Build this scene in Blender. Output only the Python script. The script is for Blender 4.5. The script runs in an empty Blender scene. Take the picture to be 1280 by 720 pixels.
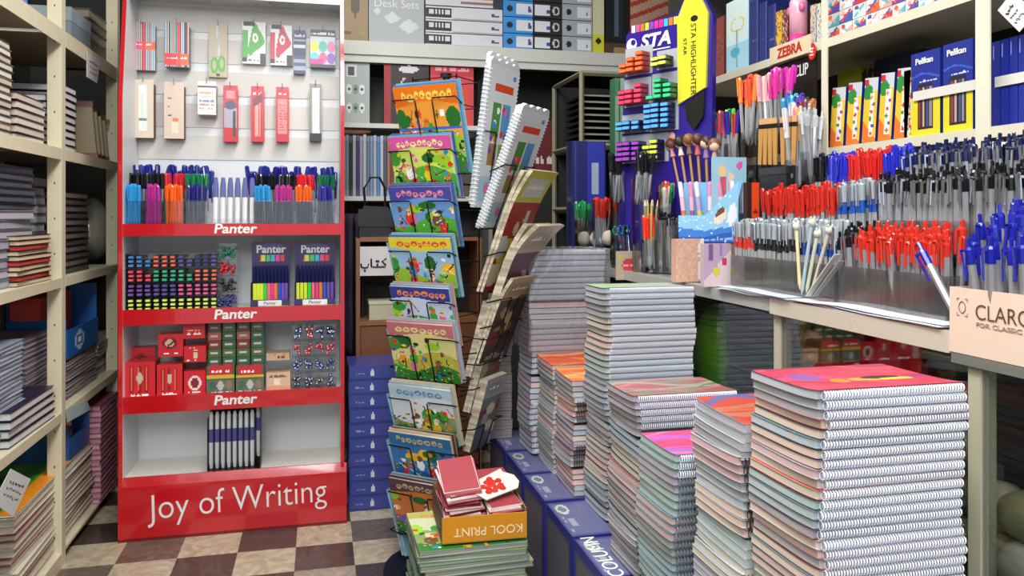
import bpy, math, random
import numpy as np
from mathutils import Vector, Matrix
random.seed(7)
C = bpy.context.scene
COL = C.collection
R = math.radians
# ------------------------------------------------------------------ camera, world, lights, exposure
F = 1000.0; CX = 640.0; HY = 267.0; CAMH = 1.2
TH = math.atan(240/1000.0); CT, ST = math.cos(TH), math.sin(TH)
cam = bpy.data.cameras.new('camera'); camo = bpy.data.objects.new('camera', cam); COL.objects.link(camo)
camo.location = (0, 0, CAMH); camo.rotation_euler = (R(90), 0, -TH)
cam.sensor_width = 36.0; cam.lens = F/1280*36.0; cam.shift_y = -(360-HY)/1280.0; cam.clip_start = 0.02
C.camera = camo
C.view_settings.view_transform = 'Standard'; C.view_settings.look = 'None'
C.view_settings.gamma = 1.0; C.view_settings.use_curve_mapping = False
C.view_settings.exposure = 0.28
w = bpy.data.worlds.new('world'); C.world = w; w.use_nodes = True
w.node_tree.nodes['Background'].inputs[0].default_value = (0.82, 0.9, 1.0, 1)
w.node_tree.nodes['Background'].inputs[1].default_value = 0.75
def area(name, loc, rot, sx, sy, power, col=(1, 1, 1)):
    l = bpy.data.lights.new(name, 'AREA'); l.shape = 'RECTANGLE'; l.size = sx; l.size_y = sy
    l.energy = power; l.color = col
    o = bpy.data.objects.new(name, l); COL.objects.link(o); o.location = loc; o.rotation_euler = rot
area('light_ceiling_aisle', (0.0, 0.6, 2.82), (0, 0, 0), 0.5, 1.8, 38, (1, 0.985, 0.95))
area('light_ceiling_middle', (0.25, 2.3, 2.82), (0, 0, 0), 0.5, 1.2, 21, (1, 0.985, 0.95))
area('light_front_fill', (-0.5, -0.7, 2.45), (R(62), 0, R(-22)), 1.5, 0.8, 42, (0.95, 0.98, 1.0))  # fill light added behind the camera to brighten the fronts, no real lamp

# ------------------------------------------------------------------ pixel helpers (1280x720 photo)
def ray(px, py):
    a = (px-CX)/F; u = (HY-py)/F
    return Vector((CT*a+ST, -ST*a+CT, u))
def at_d(px, py, d):
    r = ray(px, py); return Vector((0, 0, CAMH)) + r*d
def at_X(px, py, X):
    r = ray(px, py); return Vector((0, 0, CAMH)) + r*(X/r.x)
def at_Y(px, py, Y):
    r = ray(px, py); return Vector((0, 0, CAMH)) + r*(Y/r.y)
def at_Z(px, py, Z):
    r = ray(px, py); return Vector((0, 0, CAMH)) + r*((Z-CAMH)/r.z)

# ------------------------------------------------------------------ materials
def lin(c):
    if isinstance(c, str):
        c = c.lstrip('#'); c = tuple(int(c[i:i+2], 16)/255 for i in (0, 2, 4))
    return tuple(((x/12.92) if x <= 0.04045 else ((x+0.055)/1.055)**2.4) for x in c[:3])
_m = {}
def M(col, rough=0.5, metal=0.0, coat=0.0, var=0.0):
    k = (col, rough, metal, coat, var)
    if k in _m: return _m[k]
    m = bpy.data.materials.new('paint_'+str(col).strip('#')); m.use_nodes = True
    nt = m.node_tree; b = nt.nodes['Principled BSDF']
    c = lin(col); b.inputs['Base Color'].default_value = (*c, 1)
    b.inputs['Roughness'].default_value = rough; b.inputs['Metallic'].default_value = metal
    b.inputs['Coat Weight'].default_value = coat
    n = nt.nodes.new('ShaderNodeTexNoise'); n.inputs['Scale'].default_value = 35; n.inputs['Detail'].default_value = 4
    tc = nt.nodes.new('ShaderNodeTexCoord'); nt.links.new(tc.outputs['Object'], n.inputs['Vector'])
    if var > 0:
        mx = nt.nodes.new('ShaderNodeMixRGB'); mx.inputs[1].default_value = (*[x*(1-var) for x in c], 1)
        mx.inputs[2].default_value = (*[min(1, x*(1+var)) for x in c], 1)
        nt.links.new(n.outputs['Fac'], mx.inputs[0]); nt.links.new(mx.outputs[0], b.inputs['Base Color'])
    else:
        r = nt.nodes.new('ShaderNodeMapRange'); r.inputs[3].default_value = max(0, rough-0.08); r.inputs[4].default_value = min(1, rough+0.08)
        nt.links.new(n.outputs['Fac'], r.inputs[0]); nt.links.new(r.outputs[0], b.inputs['Roughness'])
    _m[k] = m; return m
def print_mat(name='printed_paper', rough=0.38, coat=0.12):
    m = bpy.data.materials.new(name); m.use_nodes = True; nt = m.node_tree; b = nt.nodes['Principled BSDF']
    a = nt.nodes.new('ShaderNodeAttribute'); a.attribute_name = 'print_col'
    nt.links.new(a.outputs['Color'], b.inputs['Base Color']); b.inputs['Roughness'].default_value = rough
    b.inputs['Coat Weight'].default_value = coat; b.inputs['Coat Roughness'].default_value = 0.1
    return m
PRINT = print_mat(); PRINT_MATTE = print_mat('printed_card', 0.5, 0.0)
def clear_mat(name, tint=(1, 1, 1), gloss=0.12, rough=0.06, bump=0.0, scale=18, diffuse=0.0):
    m = bpy.data.materials.new(name); m.use_nodes = True; nt = m.node_tree
    for n in list(nt.nodes): nt.nodes.remove(n)
    o = nt.nodes.new('ShaderNodeOutputMaterial'); t = nt.nodes.new('ShaderNodeBsdfTransparent'); g = nt.nodes.new('ShaderNodeBsdfGlossy')
    t.inputs[0].default_value = (*tint, 1); g.inputs['Roughness'].default_value = rough
    mx = nt.nodes.new('ShaderNodeMixShader'); lw = nt.nodes.new('ShaderNodeLayerWeight'); lw.inputs[0].default_value = 0.25
    mr = nt.nodes.new('ShaderNodeMapRange'); mr.inputs[3].default_value = gloss; mr.inputs[4].default_value = min(1, gloss+0.6)
    nt.links.new(lw.outputs['Fresnel'], mr.inputs[0]); nt.links.new(mr.outputs[0], mx.inputs[0])
    nt.links.new(t.outputs[0], mx.inputs[1]); nt.links.new(g.outputs[0], mx.inputs[2])
    last = mx
    if diffuse > 0:
        d = nt.nodes.new('ShaderNodeBsdfDiffuse'); d.inputs[0].default_value = (0.8, 0.8, 0.82, 1)
        m2 = nt.nodes.new('ShaderNodeMixShader'); m2.inputs[0].default_value = diffuse
        nt.links.new(mx.outputs[0], m2.inputs[1]); nt.links.new(d.outputs[0], m2.inputs[2]); last = m2
    if bump > 0:
        tc = nt.nodes.new('ShaderNodeTexCoord'); n = nt.nodes.new('ShaderNodeTexNoise'); n.inputs['Scale'].default_value = scale; n.inputs['Detail'].default_value = 3
        bp = nt.nodes.new('ShaderNodeBump'); bp.inputs['Strength'].default_value = bump
        nt.links.new(tc.outputs['Object'], n.inputs['Vector']); nt.links.new(n.outputs['Fac'], bp.inputs['Height']); nt.links.new(bp.outputs[0], g.inputs['Normal'])
    nt.links.new(last.outputs[0], o.inputs[0]); return m
CLEAR = clear_mat('clear_acrylic', (0.96, 0.965, 0.97), 0.06)
GLASS = clear_mat('counter_glass', (0.95, 0.97, 0.96), 0.02, 0.02)
FILM = clear_mat('crinkled_film', (0.97, 0.98, 0.99), 0.15, 0.08, 1.0, 26, 0.10)
def pages_mat(name, c1, c2, scale=900):
    m = bpy.data.materials.new(name); m.use_nodes = True; nt = m.node_tree; b = nt.nodes['Principled BSDF']
    tc = nt.nodes.new('ShaderNodeTexCoord'); mp = nt.nodes.new('ShaderNodeMapping'); mp.inputs['Scale'].default_value = (3, 3, scale)
    n = nt.nodes.new('ShaderNodeTexNoise'); n.inputs['Scale'].default_value = 1.0; n.inputs['Detail'].default_value = 2
    cr = nt.nodes.new('ShaderNodeValToRGB'); cr.color_ramp.elements[0].color = (*lin(c1), 1); cr.color_ramp.elements[1].color = (*lin(c2), 1)
    cr.color_ramp.elements[0].position = 0.35; cr.color_ramp.elements[1].position = 0.62
    nt.links.new(tc.outputs['Object'], mp.inputs[0]); nt.links.new(mp.outputs[0], n.inputs['Vector']); nt.links.new(n.outputs['Fac'], cr.inputs[0])
    nt.links.new(cr.outputs[0], b.inputs['Base Color']); b.inputs['Roughness'].default_value = 0.8
    return m
WHITE = M('#e9e9e6', 0.45); BLACK = M('#141416', 0.4); CREAM = M('#dcd2b4', 0.45, 0, 0.1, 0.06)
RED = M('#c3101c', 0.12, 0, 0.7); STEEL = M('#b9bcc0', 0.25, 0.9); WIRE = M('#101012', 0.35, 0.3)

# ------------------------------------------------------------------ mesh builder
class MB:
    def __init__(s): s.v = []; s.f = []; s.mi = []; s.cur = 0
    def box(s, x0, x1, y0, y1, z0, z1, mat=None):
        b = len(s.v)
        P = [(x0, y0, z0), (x1, y0, z0), (x1, y1, z0), (x0, y1, z0), (x0, y0, z1), (x1, y0, z1), (x1, y1, z1), (x0, y1, z1)]
        if mat is not None: P = [tuple(mat @ Vector(p)) for p in P]
        s.v += P
        for q in ((0, 3, 2, 1), (4, 5, 6, 7), (0, 1, 5, 4), (1, 2, 6, 5), (2, 3, 7, 6), (3, 0, 4, 7)): s.f.append([b+i for i in q]); s.mi.append(s.cur)
        return s
    def rbox(s, x0, x1, y0, y1, z0, z1, r):          # box with bevelled vertical edges
        pts = []
        for cx, cy, a0 in ((x1-r, y1-r, 0), (x0+r, y1-r, 90), (x0+r, y0+r, 180), (x1-r, y0+r, 270)):
            for k in range(4): a = R(a0+k*30); pts.append((cx+r*math.cos(a), cy+r*math.sin(a)))
        return s.prism(pts, z0, z1)
    def prism(s, pts, z0, z1, ax='z'):
        b = len(s.v); n = len(pts)
        def mk(p, q, t): return {'z': (p, q, t), 'y': (p, t, q), 'x': (t, p, q)}[ax]
        for t in (z0, z1):
            for p, q in pts: s.v.append(mk(p, q, t))
        s.f.append([b+i for i in reversed(range(n))]); s.f.append([b+n+i for i in range(n)]); s.mi += [s.cur]*2
        for i in range(n):
            j = (i+1) % n; s.f.append([b+i, b+j, b+n+j, b+n+i]); s.mi.append(s.cur)
        return s
    def lathe(s, prof, seg=10, cx=0, cy=0, cap=True):   # profile [(r,z)...]
        b = len(s.v)
        for r, z in prof:
            for k in range(seg):
                a = 2*math.pi*k/seg; s.v.append((cx+r*math.cos(a), cy+r*math.sin(a), z))
        for i in range(len(prof)-1):
            for k in range(seg):
                j = (k+1) % seg; s.f.append([b+i*seg+k, b+i*seg+j, b+(i+1)*seg+j, b+(i+1)*seg+k]); s.mi.append(s.cur)
        if cap:
            s.f.append([b+k for k in reversed(range(seg))]); s.f.append([b+(len(prof)-1)*seg+k for k in range(seg)]); s.mi += [s.cur]*2
        return s
    def tube(s, pts, r, seg=6, closed=False):
        pts = [Vector(p) for p in pts]; n = len(pts); b = len(s.v)
        for i, p in enumerate(pts):
            if closed: t = pts[(i+1) % n]-pts[i-1]
            else: t = pts[min(i+1, n-1)]-pts[max(i-1, 0)]
            t = t.normalized() if t.length > 0 else Vector((0, 0, 1))
            up = Vector((0, 0, 1)) if abs(t.z) < 0.9 else Vector((1, 0, 0))
            u = t.cross(up).normalized(); w_ = u.cross(t)
            for k in range(seg):
                a = 2*math.pi*k/seg; s.v.append(tuple(p+u*(r*math.cos(a))+w_*(r*math.sin(a))))
        m = n if closed else n-1
        for i in range(m):
            i2 = (i+1) % n
            for k in range(seg):
                j = (k+1) % seg; s.f.append([b+i*seg+k, b+i*seg+j, b+i2*seg+j, b+i2*seg+k]); s.mi.append(s.cur)
        if not closed:
            s.f.append([b+k for k in reversed(range(seg))]); s.f.append([b+(n-1)*seg+k for k in range(seg)]); s.mi += [s.cur]*2
        return s
    def ball(s, c, r, sx=1, sy=1, sz=1, seg=10, rings=6):
        b = len(s.v)
        for i in range(rings+1):
            ph = math.pi*i/rings
            for k in range(seg):
                a = 2*math.pi*k/seg; s.v.append((c[0]+r*sx*math.sin(ph)*math.cos(a), c[1]+r*sy*math.sin(ph)*math.sin(a), c[2]-r*sz*math.cos(ph)))
        for i in range(rings):
            for k in range(seg):
                j = (k+1) % seg; s.f.append([b+i*seg+k, b+i*seg+j, b+(i+1)*seg+j, b+(i+1)*seg+k]); s.mi.append(s.cur)
        return s
    def mesh(s, name, mats, smooth=False):
        me = bpy.data.meshes.new(name); me.from_pydata(s.v, [], s.f)
        if not isinstance(mats, (list, tuple)): mats = [mats]
        for m in mats: me.materials.append(m)
        if len(mats) > 1: me.polygons.foreach_set('material_index', s.mi)
        if smooth: me.polygons.foreach_set('use_smooth', [True]*len(me.polygons))
        me.update(); return me
    def build(s, name, mats, parent=None, loc=None, rot=None, smooth=False):
        return link(name, s.mesh(name, mats, smooth), parent, loc, rot)
def link(name, me, parent=None, loc=None, rot=None):
    o = bpy.data.objects.new(name, me); COL.objects.link(o)
    if parent: o.parent = parent
    if loc is not None: o.location = loc
    if rot is not None: o.rotation_euler = rot
    return o
def thing(name, label, cat, loc=(0, 0, 0), rot=(0, 0, 0), group=None):
    o = bpy.data.objects.new(name, None); COL.objects.link(o); o.empty_display_size = 0.05
    o.location = loc; o.rotation_euler = rot if isinstance(rot, (tuple, list)) else (0, 0, rot)
    return tag(o, label, cat, group)
def tag(o, label, cat, group=None):
    o['label'] = label; o['category'] = cat
    if group: o['group'] = group
    return o
def struct(o): o['kind'] = 'structure'; return o
def dup(src, loc, rot, label=None, group=None, kids=None):
    c = src.copy(); COL.objects.link(c); c.location = loc; c.rotation_euler = rot
    if label: c['label'] = label
    if group: c['group'] = group
    for ch in (kids if kids is not None else src.children):
        d = ch.copy(); COL.objects.link(d); d.parent = c
    return c
ONES = ['', 'first', 'second', 'third', 'fourth', 'fifth', 'sixth', 'seventh', 'eighth', 'ninth', 'tenth', 'eleventh', 'twelfth', 'thirteenth', 'fourteenth', 'fifteenth', 'sixteenth', 'seventeenth', 'eighteenth', 'nineteenth']
def ordw(n):
    if n == 1: return 'topmost'
    if n < 20: return ONES[n]
    t = {2: ('twenty', 'twentieth'), 3: ('thirty', 'thirtieth'), 4: ('forty', 'fortieth'), 5: ('fifty', 'fiftieth')}[n//10]
    return t[1] if n % 10 == 0 else t[0]+'-'+ONES[n % 10]

# ------------------------------------------------------------------ printed surfaces: a raster held in a mesh colour attribute
class Art:
    def __init__(s, nx, ny, bg): s.nx, s.ny = nx, ny; s.a = np.zeros((ny, nx, 3)); s.a[:] = lin(bg); s.yy, s.xx = np.mgrid[0:ny, 0:nx]; s.u = (s.xx+0.5)/nx; s.v = 1-(s.yy+0.5)/ny
    def rect(s, u0, u1, v0, v1, c, skew=0): m = (s.u-skew*(s.v-v0) >= u0) & (s.u-skew*(s.v-v0) <= u1) & (s.v >= v0) & (s.v <= v1); s.a[m] = lin(c); return s
    def oval(s, u, v, ru, rv, c): m = ((s.u-u)/ru)**2+((s.v-v)/rv)**2 <= 1; s.a[m] = lin(c); return s
    def band(s, f, w_, c): m = np.abs(s.v-f(s.u)) <= w_; s.a[m] = lin(c); return s
    def below(s, f, c): m = s.v <= f(s.u); s.a[m] = lin(c); return s
    def line(s, u0, v0, u1, v1, t, c):
        dx, dy = u1-u0, v1-v0; L = dx*dx+dy*dy+1e-9; k = np.clip(((s.u-u0)*dx+(s.v-v0)*dy)/L, 0, 1)
        m = (s.u-u0-k*dx)**2+(s.v-v0-k*dy)**2 <= t*t; s.a[m] = lin(c); return s
    def speck(s, cs, p, rs, box=(0, 1, 0, 1)):
        m0 = (s.u >= box[0]) & (s.u <= box[1]) & (s.v >= box[2]) & (s.v <= box[3])
        r = rs.rand(s.ny, s.nx)
        for i, c in enumerate(cs): m = m0 & (r < p*(i+1)/len(cs)) & (r >= p*i/len(cs)); s.a[m] = lin(c)
        return s
    def words(s, u0, u1, v, h, c, rs, n=None):      # a line of unreadable small print
        u = u0
        while u < u1:
            l = rs.uniform(0.02, 0.06)
            s.rect(u, min(u1, u+l), v, v+h*rs.uniform(0.5, 1), c); u += l+0.015
        return s
    def mesh(s, name, w_, h, flat=False, mat=None):
        nx, ny = s.nx, s.ny
        xs = np.linspace(-w_/2, w_/2, nx+1); zs = np.linspace(h, 0, ny+1)
        X, Z = np.meshgrid(xs, zs); V = np.zeros(((nx+1)*(ny+1), 3)); V[:, 0] = X.ravel()
        if flat: V[:, 1] = Z.ravel()-h/2
        else: V[:, 2] = Z.ravel()
        i = np.arange(nx*ny); r_ = i//nx; c_ = i % nx; a = r_*(nx+1)+c_
        Fc = np.stack([a, a+nx+1, a+nx+2, a+1], 1)
        me = bpy.data.meshes.new(name); me.from_pydata(V.tolist(), [], Fc.tolist())
        at = me.attributes.new('print_col', 'FLOAT_COLOR', 'FACE')
        colr = np.ones((nx*ny, 4)); colr[:, :3] = s.a.reshape(-1, 3); at.data.foreach_set('color', colr.ravel())
        me.materials.append(mat or PRINT); me.update(); return me
BRIGHT = ['#e8322c', '#f49a1c', '#f7d52a', '#3fae3a', '#2a8fd4', '#7a3fa6', '#f06aa8', '#ffffff', '#1f5e2c', '#7b4a24']
def comic(seed, title='#f07a1c', sky='#8fd0ee', ground='#5cb531', nx=40, ny=48, tcol='#ffffff', v0=0.35):
    rs = np.random.RandomState(seed); A = Art(nx, ny, sky)
    A.below(lambda u: 0.42+0.1*np.sin(u*5+seed)+v0-0.35, ground).below(lambda u: 0.22+0.07*np.sin(u*7+seed*2), '#2f7f2b')
    for k in range(rs.randint(3, 5)):       # soft trees and bushes
        A.oval(rs.uniform(0, 1), rs.uniform(0.45, 0.7), rs.uniform(.06, .16), rs.uniform(.06, .14), ['#3c9a34', '#9fd42c', '#f7c52a', '#1f6e2c'][rs.randint(4)])
    for k in range(rs.randint(4, 7)):       # generic round figures
        u, v = rs.uniform(.1, .9), rs.uniform(.15, .5); c = BRIGHT[rs.randint(10)]
        A.oval(u, v, .06, .1, c).oval(u, v+.12, .045, .055, ['#f2c79c', '#8a5a34', '#f7e8c8', '#e07b2c'][rs.randint(4)])
        A.oval(u-.015, v+.13, .01, .012, '#141414').oval(u+.015, v+.13, .01, .012, '#141414')
    for k in range(26):
        A.oval(rs.uniform(0, 1), rs.uniform(0, .75), rs.uniform(.012, .045), rs.uniform(.012, .05), (BRIGHT+['#1c2a18', '#3a2416', '#16301c', '#2a1a30'])[rs.randint(14)])
    for k in range(7):
        u0, v0_ = rs.uniform(0, 1), rs.uniform(0, .6); A.line(u0, v0_, u0+rs.uniform(-.15, .15), v0_+rs.uniform(-.1, .2), .009, ['#2a1c12', '#1c3a1c', '#f4ecc8', '#c8302c'][rs.randint(4)])
    A.speck(BRIGHT[:8], 0.05, rs, (0, 1, 0, .5))
    A.below(lambda u: -1+0*u, '#000000')
    A.a[A.v > 0.80+0.03*np.sin(A.u*6+seed)] = lin(title)
    x = 0.12
    while x < 0.85:
        l = rs.uniform(.05, .12); A.oval(x+l/2, 0.885+rs.uniform(-.02, .02), l/2, .045, tcol).oval(x+l/2, .88, l/4, .018, title); x += l+.015
    return A

# text as mesh
def text(s, size, mat, parent, loc, rot, name='lettering', ext=0.0006, ax='CENTER', shear=0.0, offset=0.0, sx=1.0):
    cu = bpy.data.curves.new('txt', 'FONT'); cu.body = s; cu.size = size; cu.extrude = ext; cu.align_x = ax; cu.align_y = 'CENTER'; cu.shear = shear; cu.offset = offset; cu.resolution_u = 4
    t = bpy.data.objects.new('txt', cu); COL.objects.link(t); bpy.context.view_layer.update()
    me = bpy.data.meshes.new_from_object(t.evaluated_get(bpy.context.evaluated_depsgraph_get()))
    bpy.data.objects.remove(t); bpy.data.curves.remove(cu)
    me.materials.clear(); me.materials.append(mat)
    o = link(name, me, parent, loc, rot); o.scale = (sx, 1, 1); return o

# ================================================================== SETTING
def floor_mat():
    m = bpy.data.materials.new('marble_tiles'); m.use_nodes = True; nt = m.node_tree; b = nt.nodes['Principled BSDF']
    tc = nt.nodes.new('ShaderNodeTexCoord'); mp = nt.nodes.new('ShaderNodeMapping'); mp.inputs['Scale'].default_value = (5, 5, 5); mp.inputs['Location'].default_value = (0.42, 0.10, 0)
    nt.links.new(tc.outputs['Object'], mp.inputs[0])
    fl = nt.nodes.new('ShaderNodeVectorMath'); fl.operation = 'FLOOR'; nt.links.new(mp.outputs[0], fl.inputs[0])
    wn = nt.nodes.new('ShaderNodeTexWhiteNoise'); wn.noise_dimensions = '2D'; nt.links.new(fl.outputs[0], wn.inputs[0])
    ck = nt.nodes.new('ShaderNodeTexChecker'); ck.inputs['Scale'].default_value = 1; ck.inputs[1].default_value = (1, 1, 1, 1); ck.inputs[2].default_value = (0, 0, 0, 1)
    nt.links.new(mp.outputs[0], ck.inputs[0])
    dark = nt.nodes.new('ShaderNodeValToRGB'); dark.color_ramp.interpolation = 'CONSTANT'
    e = dark.color_ramp.elements; e[0].color = (*lin('#4c423b'), 1); e[1].color = (*lin('#6f655a'), 1); e[1].position = 0.5
    e2 = e.new(0.8); e2.color = (*lin('#211e1c'), 1)
    lt = nt.nodes.new('ShaderNodeValToRGB'); lt.color_ramp.interpolation = 'CONSTANT'
    e = lt.color_ramp.elements; e[0].color = (*lin('#c4b79f'), 1); e[1].color = (*lin('#a49c8c'), 1); e[1].position = 0.6
    nt.links.new(wn.outputs[0], dark.inputs[0]); nt.links.new(wn.outputs[0], lt.inputs[0])
    mx = nt.nodes.new('ShaderNodeMixRGB'); nt.links.new(ck.outputs['Fac'], mx.inputs[0]); nt.links.new(dark.outputs[0], mx.inputs[1]); nt.links.new(lt.outputs[0], mx.inputs[2])
    n = nt.nodes.new('ShaderNodeTexNoise'); n.inputs['Scale'].default_value = 2.2; n.inputs['Detail'].default_value = 8; n.inputs['Distortion'].default_value = 2.5; nt.links.new(mp.outputs[0], n.inputs['Vector'])
    nr = nt.nodes.new('ShaderNodeValToRGB'); nr.color_ramp.elements[0].position = .3; nr.color_ramp.elements[0].color = (.55, .53, .5, 1); nr.color_ramp.elements[1].position = .7; nr.color_ramp.elements[1].color = (1.15, 1.12, 1.1, 1)
    nt.links.new(n.outputs['Fac'], nr.inputs[0])
    mu = nt.nodes.new('ShaderNodeMixRGB'); mu.blend_type = 'MULTIPLY'; mu.inputs[0].default_value = 0.8; nt.links.new(mx.outputs[0], mu.inputs[1]); nt.links.new(nr.outputs[0], mu.inputs[2])
    nt.links.new(mu.outputs[0], b.inputs['Base Color']); b.inputs['Roughness'].default_value = 0.22
    return m
struct(MB().box(-1.5, 2.4, -2, 4.5, -0.05, 0).build('floor', floor_mat()))
struct(MB().box(-1.5, 2.4, -2, 4.5, 2.9, 3.0).build('ceiling', M('#cfcfc8', 0.8)))
WALLD = M('#5a5850', 0.85, 0, 0, 0.1)
struct(MB().box(-1.5, -1.38, -2, 4.5, 0, 2.9).build('wall_left', M('#3a3a38', 0.85, 0, 0, 0.1)))
struct(MB().box(-1.38, 2.3, 4.36, 4.5, 0, 2.9).build('wall_back', M('#3c3e3a', 0.85, 0, 0, .1)))
struct(MB().box(2.3, 2.4, -2, 4.5, 0, 2.9).build('wall_right', M('#2c2a2a', 0.85, 0, 0, .1)))
for (x, y, n_) in ((0.0, 0.6, 1.8), (0.25, 2.3, 1.2)):
    t = thing('ceiling_light', 'long white fluorescent ceiling lamp '+('above the camera aisle' if y < 1 else 'above the magazine rack'), 'lamp', (x, y, 2.9))
    MB().box(-.27, .27, -n_/2-.03, n_/2+.03, -.05, -.001).build('housing', WHITE, t)
    em = bpy.data.materials.get('tube_glow')
    if not em:
        em = bpy.data.materials.new('tube_glow'); em.use_nodes = True; b_ = em.node_tree.nodes['Principled BSDF']; b_.inputs['Emission Color'].default_value = (1, .98, .94, 1); b_.inputs['Emission Strength'].default_value = 4
    MB().box(-.24, .24, -n_/2, n_/2, -.058, -.0505).build('diffuser', em, t)
# ================================================================== LEFT SHELVING
SX = -0.85
Zb = [(1.772, 1.826), (1.382, 1.42), (0.95, 0.982), (0.495, 0.526)]
shelf = thing('metal_shelving', 'cream metal shelving bays along the left wall, loaded with books', 'shelving', (-1.1, 2.7, 0))
def rel(mb, name, mat, parent):           # build in world coordinates under a located parent
    o = mb.build(name, mat, parent); o.matrix_parent_inverse = Matrix.Translation(-Vector(parent.location)); return o
for z0, z1 in Zb:
    for y0, y1 in ((1.55, 2.985), (3.035, 3.75)):
        m = MB().box(-1.3, SX-.004, y0, y1, z1-.006, z1).box(SX-.004, SX, y0, y1, z0, z1).box(-1.3, -1.296, y0, y1, z0, z1-.006)
        rel(m, 'shelf_board', CREAM, shelf)
rel(MB().box(-1.3, SX-.004, 1.55, 3.75, .04, .05).box(SX-.004, SX, 1.55, 2.985, .0, .05), 'shelf_board', CREAM, shelf)
for y in (2.99, 3.755, 1.5):
    for x in (SX-.045, -1.345):
        m = MB().box(x, x+.045, y, y+.004, 0, 2.4).box(x+.041, x+.045, y+.004, y+.04, 0, 2.4)
        for zz in np.arange(.1, 2.35, .12): m.cur = 1; m.box(x+.021, x+.0245, y-.0004, y, zz, zz+.007)
        m.cur = 0
        rel(m, 'post', [CREAM, BLACK], shelf)
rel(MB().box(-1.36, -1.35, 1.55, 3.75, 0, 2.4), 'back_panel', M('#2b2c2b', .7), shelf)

BK = {}
def book_proto(cov, pg, spine='x'):
    """unit book mesh pair; scaled per copy. cover wraps three sides, pages show on the others"""
    k = (cov, pg)
    if k not in BK:
        c = MB().box(-.5, .5, -.5, .5, 0, .1).box(-.5, .5, -.5, .5, .9, 1).box(-.5, -.47, -.5, .5, .1, .9).mesh('cover', M(cov, .4, 0, .15))
        p = MB().box(-.47, .485, -.485, .485, .1, .9).mesh('pages', M(pg, .85, 0, 0, .12))
        BK[k] = (c, p)
    return BK[k]
def book(name, label, cat, loc, size, cov='#222226', pg='#d8d2c4', rot=0, group=None, tilt=None):
    t = thing(name, label, cat, loc, tilt or (0, 0, rot), group)
    c, p = book_proto(cov, pg)
    a = link('cover', c, t); b = link('pages', p, t); a.scale = b.scale = size
    return t
def shelf_stack(what, px0, px1, z0, ytop, covs, pgs, name='book', cat='book', th=.022, dx=.2, xf=-.885, group=None, jit=.006, spine_out=False, where=''):
    """a pile lying on the left shelving, front face in the plane X=xf, between two image columns"""
    ya = at_X(px0, 400, xf).y; yb = at_X(px1, 400, xf).y; ym = (ya+yb)/2
    ztop = at_X((px0+px1)/2, ytop, xf).z; n = max(1, int(round((ztop-z0)/th))); th_ = (ztop-z0)/n
    for i in range(n):
        j = n-i
        book(name, '%s, %s down %s' % (what, ordw(j), where) if j > 1 else '%s, topmost %s' % (what, where), cat,
             (xf-dx/2+random.uniform(-jit, 0), ym+random.uniform(-jit, jit), z0+i*th_), (dx, yb-ya, th_*.93),
             covs[i % len(covs)] if not callable(covs) else covs(i), pgs[i % len(pgs)], rot=(0 if not spine_out else R(180))+random.uniform(-.03, .03), group=group)
    return ym, ztop, ya, yb
# top shelf
t = thing('storage_box', 'grey blue flat box on the top left shelf beside the cream post', 'box', (-1.0, at_X(100, 40, -.9).y, 1.827))
ya, yb = at_X(89, 0, -.88).y, at_X(113, 0, -.88).y
MB().box(-.12, .12, ya-t.location.y, yb-t.location.y, 0, .075).build('body', M('#7d8c98', .5), t); MB().box(-.121, .121, ya-t.location.y-.002, yb-t.location.y+.002, .075, .125).build('lid', M('#98a5b0', .4), t)
shelf_stack('dark flat box', 114, 142, 1.827, 22, ['#3a3633', '#57524a', '#2b2926'], ['#8c8373', '#6f675a'], 'flat_box', 'box', .04, where='on the top left shelf', xf=-.89)
book('folder', 'red folder lying on the top left shelf at the picture edge', 'folder', (-1.0, 2.50, 1.827), (.2, .14, .07), '#a83230', '#b04a44')
book('folder', 'blue folder lying on the top left shelf against the post', 'folder', (-.99, 2.70, 1.827), (.2, .2, .05), '#3a6cc0', '#5f8ad2')
# second shelf
shelf_stack('hardback with pale page edges', -22, 17, 1.421, 44, ['#26222a', '#6b5a3e', '#221f2a', '#8a7a50'], ['#d2cbc0', '#cbb9a8', '#dcd8d2'], th=.021, where='by the left picture edge, second shelf')
shelf_stack('dark red hardback', 22, 57, 1.421, 121, ['#3a1216', '#2a1014', '#571a1e'], ['#d9d2c8', '#cfc4b8'], th=.024, where='left of the cream post, second shelf', dx=.16)
shelf_stack('black hardback with white pages', 58, 70, 1.421, 120, ['#121214'], ['#d9d8d6'], th=.024, where='behind the cream post, second shelf', dx=.15, xf=-.905)
shelf_stack('black hardback with white pages', 82, 97, 1.421, 108, ['#101014', '#18181c'], ['#dcdcdc'], th=.026, where='right of the cream post, second shelf')
for i in range(6):
    y = at_X(103+i*5.0, 0, -.95).y
    book('thin_book', ['pink thin book leaning on the black pile, second left shelf', 'brown thin book leaning second in the slanting row', 'dark thin book leaning third in the slanting row', 'rust thin book leaning fourth in the slanting row', 'tan thin book leaning fifth in the slanting row', 'brown thin book leaning last in the slanting row'][i], 'book',
         (-.965, y-.045, 1.427), (.17, .016, .235-.012*i), ['#a0747a', '#4b3328', '#2c2a24', '#7a4a30', '#a78455', '#4a3a2c'][i], '#b9ab90', tilt=(R(-24), 0, 0)).rotation_euler = (R(20), 0, 0)
t = thing('archive_box', 'black archive box standing at the back of the second left shelf', 'box', (-1.18, 3.32, 1.421))
MB().box(-.05, .05, -.18, .18, 0, .22).build('body', M('#17191a', .5), t); MB().box(-.054, .054, -.184, .184, .22, .25).build('lid', M('#1d2120', .5), t)
t = thing('archive_box', 'dark box hidden deep left on the second shelf', 'box', (-1.2, 2.5, 1.421))
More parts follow.
